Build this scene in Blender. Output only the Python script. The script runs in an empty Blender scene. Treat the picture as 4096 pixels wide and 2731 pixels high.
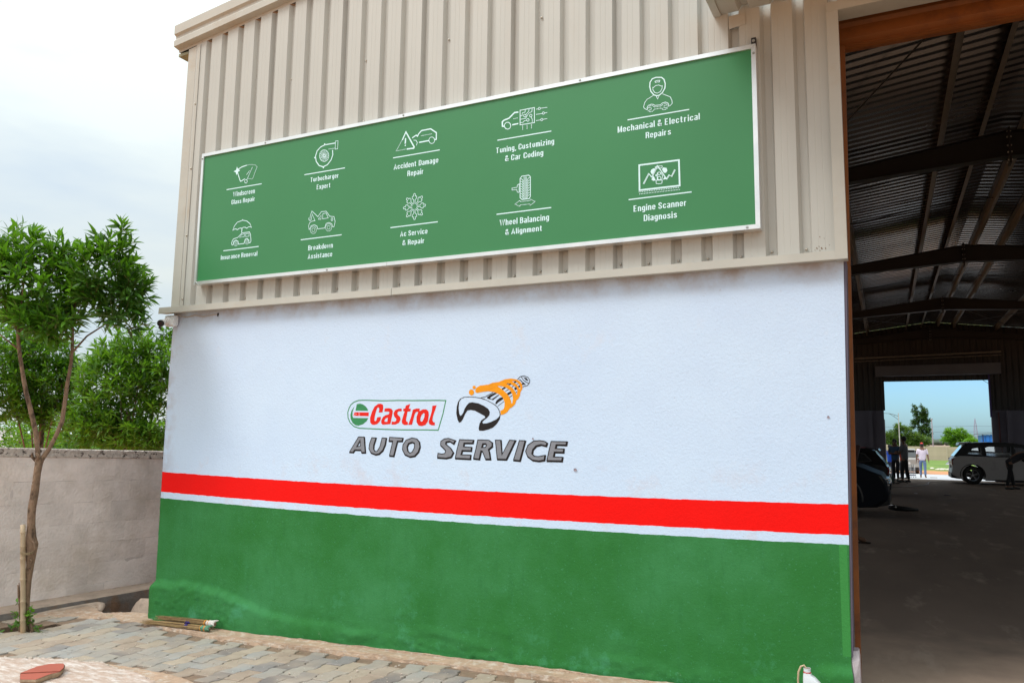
import bpy, bmesh, math, random
from mathutils import Vector, Matrix
from mathutils import noise as mnoise
import numpy as np

S = bpy.context.scene
COL = S.collection
random.seed(7)
PI = math.pi

# ------------------------------------------------------------------ camera
cam_d = bpy.data.cameras.new('camera')
cam = bpy.data.objects.new('camera', cam_d)
COL.objects.link(cam)
YAW, PITCH, ROLL = 0.4496, 0.1206, 0.013
_f = Vector((-math.sin(YAW)*math.cos(PITCH), math.cos(YAW)*math.cos(PITCH), math.sin(PITCH)))
_r = Vector((math.cos(YAW), math.sin(YAW), 0))
_u = _r.cross(_f)
_r2 = _r*math.cos(ROLL) + _u*math.sin(ROLL)
_u2 = -_r*math.sin(ROLL) + _u*math.cos(ROLL)
_m = Matrix((_r2, _u2, -_f)).transposed().to_4x4()
_m.translation = Vector((6.2657, -5.3335, 1.75))
cam.matrix_world = _m
cam_d.sensor_width = 36.0
cam_d.lens = 27.135
cam_d.clip_start = 0.05
cam_d.clip_end = 6000
S.camera = cam

# ------------------------------------------------------------------ sky, sun, exposure
SUN_EL, SUN_AZ = math.radians(52), math.radians(218)      # azimuth clockwise from +Y
W = bpy.data.worlds.new('World'); S.world = W; W.use_nodes = True
nt = W.node_tree; nt.nodes.clear()
def N(t, **k):
    n = nt.nodes.new(t)
    for a, b in k.items(): setattr(n, a, b)
    return n
out = N('ShaderNodeOutputWorld'); bg = N('ShaderNodeBackground'); nt.links.new(bg.outputs[0], out.inputs[0])
sky = N('ShaderNodeTexSky', sky_type='NISHITA'); sky.sun_disc = False
sky.sun_elevation = SUN_EL; sky.sun_rotation = SUN_AZ; sky.air_density = 1.0; sky.dust_density = 1.0; sky.ozone_density = 1.5
bg.inputs['Strength'].default_value = 0.1
tint = N('ShaderNodeMix', data_type='RGBA', blend_type='MULTIPLY'); tint.inputs[0].default_value = 1.0
nt.links.new(sky.outputs[0], tint.inputs[6]); tint.inputs[7].default_value = (0.74, 1.12, 1.52, 1)
tc = N('ShaderNodeTexCoord'); sep = N('ShaderNodeSeparateXYZ'); nt.links.new(tc.outputs['Generated'], sep.inputs[0])
mp = N('ShaderNodeMapping'); mp.inputs['Scale'].default_value = (1.0, 1.0, 3.2); nt.links.new(tc.outputs['Generated'], mp.inputs[0])
n1 = N('ShaderNodeTexNoise'); n1.inputs['Scale'].default_value = 2.3; n1.inputs['Detail'].default_value = 5; n1.inputs['Roughness'].default_value = 0.55
nt.links.new(mp.outputs[0], n1.inputs['Vector'])
# cloud cover: thick overhead and to the west (-X), thinner low in the north (+Y)
def math_(op, a, b=None, c=None, clamp=False):
    n = N('ShaderNodeMath', operation=op); n.use_clamp = clamp
    for i, v in enumerate((a, b, c)):
        if v is None: continue
        if isinstance(v, (int, float)): n.inputs[i].default_value = v
        else: nt.links.new(v, n.inputs[i])
    return n.outputs[0]
north = math_('MULTIPLY', math_('ADD', sep.outputs['Y'], -0.84), 7.0, clamp=True)      # the clear strip low in the north
low = math_('MULTIPLY_ADD', sep.outputs['Z'], -2.2, 1.0, clamp=True)
cov = math_('MULTIPLY_ADD', math_('MULTIPLY', north, low), -1.0, 0.80)
cov = math_('MULTIPLY_ADD', n1.outputs[0], 0.9, cov)
covc = math_('ADD', cov, -0.30, clamp=True)
# overcast cloud is brighter overhead than at the horizon
zp = math_('MAXIMUM', sep.outputs['Z'], 0.0)
lum = math_('MULTIPLY_ADD', math_('POWER', zp, 1.8), 1.55, 0.700)
lum = math_('MULTIPLY', lum, math_('MULTIPLY_ADD', n1.outputs[0], 0.05, 0.975))
ccol = N('ShaderNodeVectorMath', operation='SCALE'); ccol.inputs[0].default_value = (8.8, 9.65, 9.6); nt.links.new(lum, ccol.inputs['Scale'])
mx = N('ShaderNodeMix', data_type='RGBA'); nt.links.new(covc, mx.inputs[0])
nt.links.new(tint.outputs[2], mx.inputs[6]); nt.links.new(ccol.outputs[0], mx.inputs[7])
nt.links.new(mx.outputs[2], bg.inputs['Color'])

sun_d = bpy.data.lights.new('sun', 'SUN'); sun_d.energy = 1.5; sun_d.angle = math.radians(20); sun_d.color = (1.0, 0.97, 0.92)
sun = bpy.data.objects.new('sun', sun_d); COL.objects.link(sun)
_sd = Vector((math.sin(SUN_AZ)*math.cos(SUN_EL), math.cos(SUN_AZ)*math.cos(SUN_EL), math.sin(SUN_EL)))
sun.rotation_euler = _sd.to_track_quat('Z', 'Y').to_euler()
S.view_settings.view_transform = 'Standard'; S.view_settings.look = 'None'
S.view_settings.exposure = 0.22; S.view_settings.gamma = 1.0; S.view_settings.use_curve_mapping = False

# ------------------------------------------------------------------ materials
MATS = {}
def mat(name, col, rough=0.75, var=0.12, vs=3.0, bump=0.0, bs=60.0, metal=0.0, spec=0.5, col2=None, c2s=2.0, c2lo=.45, c2hi=.65, rnd=0.0, island=False, trans=0.0, alpha=1.0, emit=None, detail=6, scale3=None, rvar=.12, bdist=.01):
    if name in MATS: return MATS[name]
    m = bpy.data.materials.new(name); m.use_nodes = True; MATS[name] = m
    t = m.node_tree; b = t.nodes['Principled BSDF']
    def L(a, c): t.links.new(a, c)
    tc = t.nodes.new('ShaderNodeTexCoord'); src = tc.outputs['Object']
    if scale3:
        mp = t.nodes.new('ShaderNodeMapping'); mp.inputs['Scale'].default_value = scale3; L(src, mp.inputs[0]); src = mp.outputs[0]
    nz = t.nodes.new('ShaderNodeTexNoise'); nz.inputs['Scale'].default_value = vs; nz.inputs['Detail'].default_value = detail; nz.inputs['Roughness'].default_value = .6
    L(src, nz.inputs['Vector'])
    c = None
    base = t.nodes.new('ShaderNodeRGB'); base.outputs[0].default_value = (*col, 1); c = base.outputs[0]
    if col2:
        n2 = t.nodes.new('ShaderNodeTexNoise'); n2.inputs['Scale'].default_value = c2s; n2.inputs['Detail'].default_value = 8; n2.inputs['Roughness'].default_value = .65
        L(src, n2.inputs['Vector'])
        mr = t.nodes.new('ShaderNodeMapRange'); mr.inputs[1].default_value = c2lo; mr.inputs[2].default_value = c2hi; L(n2.outputs[0], mr.inputs[0])
        mxx = t.nodes.new('ShaderNodeMix'); mxx.data_type = 'RGBA'; L(mr.outputs[0], mxx.inputs[0]); L(c, mxx.inputs[6]); mxx.inputs[7].default_value = (*col2, 1); c = mxx.outputs[2]
    # value variation
    mv = t.nodes.new('ShaderNodeMapRange'); mv.inputs[1].default_value = .25; mv.inputs[2].default_value = .75; mv.inputs[3].default_value = 1-var; mv.inputs[4].default_value = 1+var
    L(nz.outputs[0], mv.inputs[0]); val = mv.outputs[0]
    if rnd:
        if island: g = t.nodes.new('ShaderNodeNewGeometry'); ro = g.outputs['Random Per Island']
        else: g = t.nodes.new('ShaderNodeObjectInfo'); ro = g.outputs['Random']
        mr2 = t.nodes.new('ShaderNodeMapRange'); mr2.inputs[3].default_value = 1-rnd; mr2.inputs[4].default_value = 1+rnd; L(ro, mr2.inputs[0])
        mm = t.nodes.new('ShaderNodeMath'); mm.operation = 'MULTIPLY'; L(val, mm.inputs[0]); L(mr2.outputs[0], mm.inputs[1]); val = mm.outputs[0]
    vm = t.nodes.new('ShaderNodeVectorMath'); vm.operation = 'SCALE'; L(c, vm.inputs[0]); L(val, vm.inputs['Scale']); L(vm.outputs[0], b.inputs['Base Color'])
    rr = t.nodes.new('ShaderNodeMapRange'); rr.inputs[3].default_value = max(.02, rough-rvar); rr.inputs[4].default_value = min(1, rough+rvar); L(nz.outputs[0], rr.inputs[0]); L(rr.outputs[0], b.inputs['Roughness'])
    b.inputs['Metallic'].default_value = metal; b.inputs['Specular IOR Level'].default_value = spec
    if bump:
        n3 = t.nodes.new('ShaderNodeTexNoise'); n3.inputs['Scale'].default_value = bs; n3.inputs['Detail'].default_value = 5; L(src, n3.inputs['Vector'])
        bp = t.nodes.new('ShaderNodeBump'); bp.inputs['Strength'].default_value = bump; bp.inputs['Distance'].default_value = bdist; L(n3.outputs[0], bp.inputs['Height']); L(bp.outputs[0], b.inputs['Normal'])
    if trans: b.inputs['Transmission Weight'].default_value = trans
    if alpha < 1: b.inputs['Alpha'].default_value = alpha
    if emit: b.inputs['Emission Color'].default_value = (*emit, 1); b.inputs['Emission Strength'].default_value = 1
    return m

def leafmat(name, col, col2, tl=.35):
    m = mat(name, col, .40, .30, 1.2, 0, spec=.45, col2=col2, c2s=5.5, c2lo=.40, c2hi=.66, rnd=.55, island=True)
    t = m.node_tree; b = t.nodes['Principled BSDF']; o = t.nodes['Material Output']
    tr = t.nodes.new('ShaderNodeBsdfTranslucent'); tr.inputs[0].default_value = (col2[0]*1.6, col2[1]*1.6, col2[2]*.7, 1)
    ms = t.nodes.new('ShaderNodeMixShader'); ms.inputs[0].default_value = tl
    t.links.new(b.outputs[0], ms.inputs[1]); t.links.new(tr.outputs[0], ms.inputs[2]); t.links.new(ms.outputs[0], o.inputs[0])
    return m

# ------------------------------------------------------------------ helpers
def tag(o, label=None, cat=None, group=None, kind=None):
    if label: o['label'] = label
    if cat: o['category'] = cat
    if group: o['group'] = group
    if kind: o['kind'] = kind
    return o
def thing(name, label, cat, loc=(0, 0, 0), rz=0, group=None):
    o = bpy.data.objects.new(name, None); COL.objects.link(o); o.location = loc; o.rotation_euler = (0, 0, rz); o.empty_display_size = .1
    return tag(o, label, cat, group)
class MB:
    def __init__(s, off=(0, 0, 0)): s.v = []; s.f = []; s.off = Vector(off)
    def add(s, vs, fs):
        n = len(s.v); s.v += [tuple(v) for v in vs]; s.f += [tuple(i+n for i in f) for f in fs]; return s
    def box(s, x0, x1, y0, y1, z0, z1, M=None):
        vs = [Vector(p) for p in ((x0,y0,z0),(x1,y0,z0),(x1,y1,z0),(x0,y1,z0),(x0,y0,z1),(x1,y0,z1),(x1,y1,z1),(x0,y1,z1))]
        if M: vs = [M@v for v in vs]
        return s.add(vs, [(0,3,2,1),(4,5,6,7),(0,1,5,4),(1,2,6,5),(2,3,7,6),(3,0,4,7)])
    def bar(s, a, b, w, h, up=(0, 0, 1)):
        a = Vector(a); b = Vector(b); d = (b-a).normalized(); u = Vector(up)
        r = d.cross(u)
        if r.length < 1e-4: r = d.cross(Vector((1, 0, 0)))
        r.normalize(); u = r.cross(d).normalized(); r *= w/2; u *= h/2
        return s.add([a-r-u, a+r-u, a+r+u, a-r+u, b-r-u, b+r-u, b+r+u, b-r+u], [(0,1,2,3),(7,6,5,4),(0,4,5,1),(1,5,6,2),(2,6,7,3),(3,7,4,0)])
    def tube(s, pts, rad, n=8, cap=True, jit=0):
        pts = [Vector(p) for p in pts]
        if not isinstance(rad, (list, tuple)): rad = [rad]*len(pts)
        vs = []; fs = []; pu = None
        for i, p in enumerate(pts):
            d = (pts[min(i+1, len(pts)-1)]-pts[max(i-1, 0)]).normalized()
            if pu is None: pu = d.orthogonal().normalized()
            pu = (pu-d*pu.dot(d)).normalized(); w = d.cross(pu)
            for k in range(n):
                a = 2*PI*k/n; r = rad[i]*(1+(random.uniform(-jit, jit) if jit else 0))
                vs.append(p+(pu*math.cos(a)+w*math.sin(a))*r)
        for i in range(len(pts)-1):
            for k in range(n): fs.append((i*n+k, i*n+(k+1) % n, (i+1)*n+(k+1) % n, (i+1)*n+k))
        if cap: fs.append(tuple(range(n))[::-1]); fs.append(tuple(range((len(pts)-1)*n, len(pts)*n)))
        return s.add(vs, fs)
    def prism(s, poly, axis, a, b, inset=0):
        # poly in the two other axes (y: (x,z); x: (y,z); z: (x,y)), extruded along axis from a to b
        n = len(poly)
        def P(p, t): return {'y': (p[0], t, p[1]), 'x': (t, p[0], p[1]), 'z': (p[0], p[1], t)}[axis]
        return s.add([P(p, a) for p in poly]+[P(p, b) for p in poly], [tuple(range(n)), tuple(range(2*n-1, n-1, -1))]+[(i, i+n, (i+1) % n+n, (i+1) % n) for i in range(n)])
    def ball(s, c, r, n=10, m=7, sc=(1, 1, 1)):
        vs = []; fs = []; c = Vector(c)
        for j in range(m+1):
            t = PI*j/m
            for k in range(n):
                a = 2*PI*k/n; vs.append(c+Vector((r*sc[0]*math.sin(t)*math.cos(a), r*sc[1]*math.sin(t)*math.sin(a), r*sc[2]*math.cos(t))))
        for j in range(m):
            for k in range(n): fs.append((j*n+k, (j+1)*n+k, (j+1)*n+(k+1) % n, j*n+(k+1) % n))
        return s.add(vs, fs)
    def build(s, name, m, parent=None, smooth=False, bevel=0, merge=False):
        me = bpy.data.meshes.new(name)
        o_ = s.off
        me.from_pydata([(v[0]-o_[0], v[1]-o_[1], v[2]-o_[2]) for v in s.v], [], s.f)
        bm = bmesh.new(); bm.from_mesh(me)
        if merge: bmesh.ops.remove_doubles(bm, verts=bm.verts, dist=1e-5)
        if bevel:
            bmesh.ops.bevel(bm, geom=[e for e in bm.edges if len(e.link_faces) == 2 and e.calc_face_angle(0) > .6], offset=bevel, segments=2, affect='EDGES', clamp_overlap=True)
        bmesh.ops.recalc_face_normals(bm, faces=bm.faces)
        bm.to_mesh(me); bm.free()
        if smooth: me.polygons.foreach_set('use_smooth', [True]*len(me.polygons))
        if m: me.materials.append(m)
        o = bpy.data.objects.new(name, me); COL.objects.link(o)
        if parent: o.parent = parent
        else: o.location = o_
        return o
def place(name, me, parent, mw):
    o = bpy.data.objects.new(name, me); COL.objects.link(o); o.parent = parent; o.matrix_local = mw; return o
def fill2d(loops):
    """fill loops (even-odd) -> 2D verts, faces"""
    cu = bpy.data.curves.new('tmp', 'CURVE'); cu.dimensions = '2D'; cu.fill_mode = 'BOTH'
    for lp in loops:
        sp = cu.splines.new('POLY'); sp.points.add(len(lp)-1); sp.use_cyclic_u = True
        for i, p in enumerate(lp): sp.points[i].co = (p[0], p[1], 0, 1)
    o = bpy.data.objects.new('tmp', cu); COL.objects.link(o)
    me = bpy.data.meshes.new_from_object(o.evaluated_get(bpy.context.evaluated_depsgraph_get()))
    vs = [(v.co.x, v.co.y) for v in me.vertices]; fs = [tuple(p.vertices) for p in me.polygons]
    bpy.data.objects.remove(o); bpy.data.curves.remove(cu); bpy.data.meshes.remove(me)
    return vs, fs
def stroke2d(pts, w, closed):
    P = [Vector(p) for p in pts]; Q = [P[0]]
    for p in P[1:]:
        if (p-Q[-1]).length > 1e-4: Q.append(p)
    P = Q; n = len(P); vs = []; fs = []
    if n < 2: return vs, fs
    for i in range(n):
        a = P[i-1] if (closed or i) else None; b = P[(i+1) % n] if (closed or i < n-1) else None
        d1 = (P[i]-a).normalized() if a is not None else None; d2 = (b-P[i]).normalized() if b is not None else None
        if d1 is None: d1 = d2
        if d2 is None: d2 = d1
        n1 = Vector((-d1.y, d1.x)); n2 = Vector((-d2.y, d2.x)); m = n1+n2
        m = n1.copy() if m.length < .2 else m.normalized()
        l = min(1/max(m.dot(n1), .35), 1.8)*w/2
        vs += [tuple(P[i]+m*l), tuple(P[i]-m*l)]
    for i in range(n if closed else n-1): j = (i+1) % n; fs.append((2*i, 2*i+1, 2*j+1, 2*j))
    return vs, fs
def text2d(txt, x0, x1, zb, cap, bold=.012):
    cu = bpy.data.curves.new('tmp', 'FONT'); cu.body = txt; cu.size = 1; cu.offset = bold; cu.fill_mode = 'FRONT'; cu.resolution_u = 4
    o = bpy.data.objects.new('tmp', cu); COL.objects.link(o)
    me = bpy.data.meshes.new_from_object(o.evaluated_get(bpy.context.evaluated_depsgraph_get()))
    vs = [(v.co.x, v.co.y) for v in me.vertices]; fs = [tuple(p.vertices) for p in me.polygons]
    bpy.data.objects.remove(o); bpy.data.curves.remove(cu); bpy.data.meshes.remove(me)
    xa = min(v[0] for v in vs); xb = max(v[0] for v in vs); sx = (x1-x0)/(xb-xa); sz = cap/.76
    return [(x0+(v[0]-xa)*sx, zb+v[1]*sz) for v in vs], fs
# skeletons of a bold condensed grotesque: capital height 1, x-height .72
GL = {'a': ['.04 .60 .10 .67 .20 .68 .27 .62 .27 0', '.27 .40 .12 .34 .05 .26 .05 .13 .11 .06 .19 .06 .27 .14'], 'b': ['.06 0 .06 1', '.06 .58 .14 .67 .22 .66 .28 .56 .28 .16 .22 .07 .14 .06 .06 .15'],
 'c': ['.28 .50 .26 .62 .18 .67 .10 .63 .06 .54 .06 .20 .10 .10 .18 .06 .26 .12 .28 .25'], 'd': ['.28 0 .28 1', '.28 .58 .20 .67 .12 .66 .06 .56 .06 .16 .12 .07 .20 .06 .28 .15'],
 'e': ['.06 .38 .28 .38 .28 .54 .24 .64 .17 .67 .10 .64 .06 .55 .06 .20 .10 .09 .17 .06 .24 .10 .27 .22'], 'g': ['.28 .72 .28 -.08 .22 -.18 .12 -.18 .06 -.10', '.28 .58 .20 .67 .12 .66 .06 .56 .06 .20 .12 .10 .20 .08 .28 .18'],
 'h': ['.06 0 .06 1', '.06 .56 .14 .67 .22 .67 .28 .58 .28 0'], 'i': ['.06 0 .06 .72', '.06 .83 .06 1'], 'k': ['.06 0 .06 1', '.29 .72 .09 .34', '.14 .44 .30 0'], 'l': ['.06 0 .06 1'],
 'm': ['.06 0 .06 .72', '.06 .58 .13 .67 .20 .66 .25 .58 .25 0', '.25 .58 .32 .67 .39 .66 .44 .58 .44 0'], 'n': ['.06 0 .06 .72', '.06 .56 .14 .67 .22 .67 .28 .58 .28 0'],
 'o': ['.17 .67 .10 .64 .06 .54 .06 .20 .10 .10 .17 .06 .24 .10 .28 .20 .28 .54 .24 .64 .17 .67 .10 .64'], 'p': ['.06 -.22 .06 .72', '.06 .58 .14 .67 .22 .66 .28 .56 .28 .16 .22 .07 .14 .06 .06 .15'],
 'r': ['.06 0 .06 .72', '.06 .50 .12 .63 .22 .66'], 's': ['.27 .52 .25 .63 .17 .67 .09 .63 .07 .54 .10 .44 .25 .32 .28 .22 .26 .10 .17 .06 .08 .10 .06 .22'],
 't': ['.12 .92 .12 .14 .16 .06 .24 .05', '.02 .66 .24 .66'], 'u': ['.06 .72 .06 .16 .12 .07 .20 .07 .28 .16', '.28 .72 .28 0'], 'v': ['.04 .72 .17 .03 .30 .72'], 'w': ['.04 .72 .13 .04 .24 .66 .35 .04 .44 .72'],
 'x': ['.04 .72 .30 0', '.30 .72 .04 0'], 'z': ['.05 .66 .28 .66 .05 .06 .29 .06'], 'A': ['.03 0 .20 .97 .37 0', '.08 .27 .32 .27'],
 'B': ['.07 0 .07 1', '.07 .94 .22 .94 .31 .86 .31 .64 .23 .54 .07 .54', '.23 .54 .33 .45 .33 .16 .24 .06 .07 .06'], 'C': ['.34 .64 .33 .84 .26 .94 .15 .94 .08 .84 .07 .70 .07 .30 .08 .16 .15 .06 .26 .06 .33 .16 .34 .38'],
 'D': ['.07 0 .07 1', '.07 .94 .22 .94 .32 .84 .33 .70 .33 .30 .32 .16 .22 .06 .07 .06'], 'E': ['.07 0 .07 1', '.07 .93 .31 .93', '.07 .52 .29 .52', '.07 .07 .32 .07'],
 'G': ['.34 .66 .33 .84 .26 .94 .15 .94 .08 .84 .07 .70 .07 .30 .08 .16 .15 .06 .26 .06 .34 .18 .34 .46 .20 .46'], 'I': ['.07 0 .07 1'], 'M': ['.07 0 .07 1', '.07 .97 .24 .08 .41 .97', '.41 1 .41 0'],
 'R': ['.07 0 .07 1', '.07 .94 .24 .94 .32 .85 .32 .60 .24 .50 .07 .50', '.22 .50 .31 .40 .33 0'], 'S': ['.32 .70 .30 .85 .20 .94 .10 .87 .07 .74 .11 .60 .28 .42 .33 .27 .30 .12 .20 .06 .09 .12 .06 .30'],
 'T': ['.02 .93 .36 .93', '.19 .93 .19 0'], 'W': ['.03 1 .16 .03 .29 .95 .42 .03 .55 1'], '&': ['.37 0 .12 .62 .10 .80 .16 .93 .25 .92 .27 .78 .20 .64 .07 .42 .05 .20 .12 .07 .22 .07 .33 .22 .37 .44'], ',': ['.07 .12 .07 0 .03 -.14']}
def sign_text(txt, x0, x1, zb, cap, y, par, off):
    pen = 0; P = []
    for ch in txt:
        if ch == ' ': pen += .20; continue
        ps = [[(float(a), float(b)) for a, b in zip(s.split()[::2], s.split()[1::2])] for s in GL[ch]]
        for p in ps: P.append([(pen+a, b) for a, b in p])
        pen += max(a for p in ps for a, b in p)+.145
    xa = min(a for p in P for a, b in p)-.065; xb = max(a for p in P for a, b in p)+.065; sx = (x1-x0)/(xb-xa)
    mm = MB(off)
    for k, p in enumerate(P):
        vs, fs = stroke2d(p, .124, False); mm.add([(x0+(a-xa)*sx, y-.00002*(k % 5), zb+b*cap) for a, b in vs], fs)
    return mm.build('lettering', M_print, par)
def parse(s):
    a = [float(t) for t in s.split()]; return list(zip(a[::2], a[1::2]))
def rails(n, seed=0): return random.Random(seed)
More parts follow.
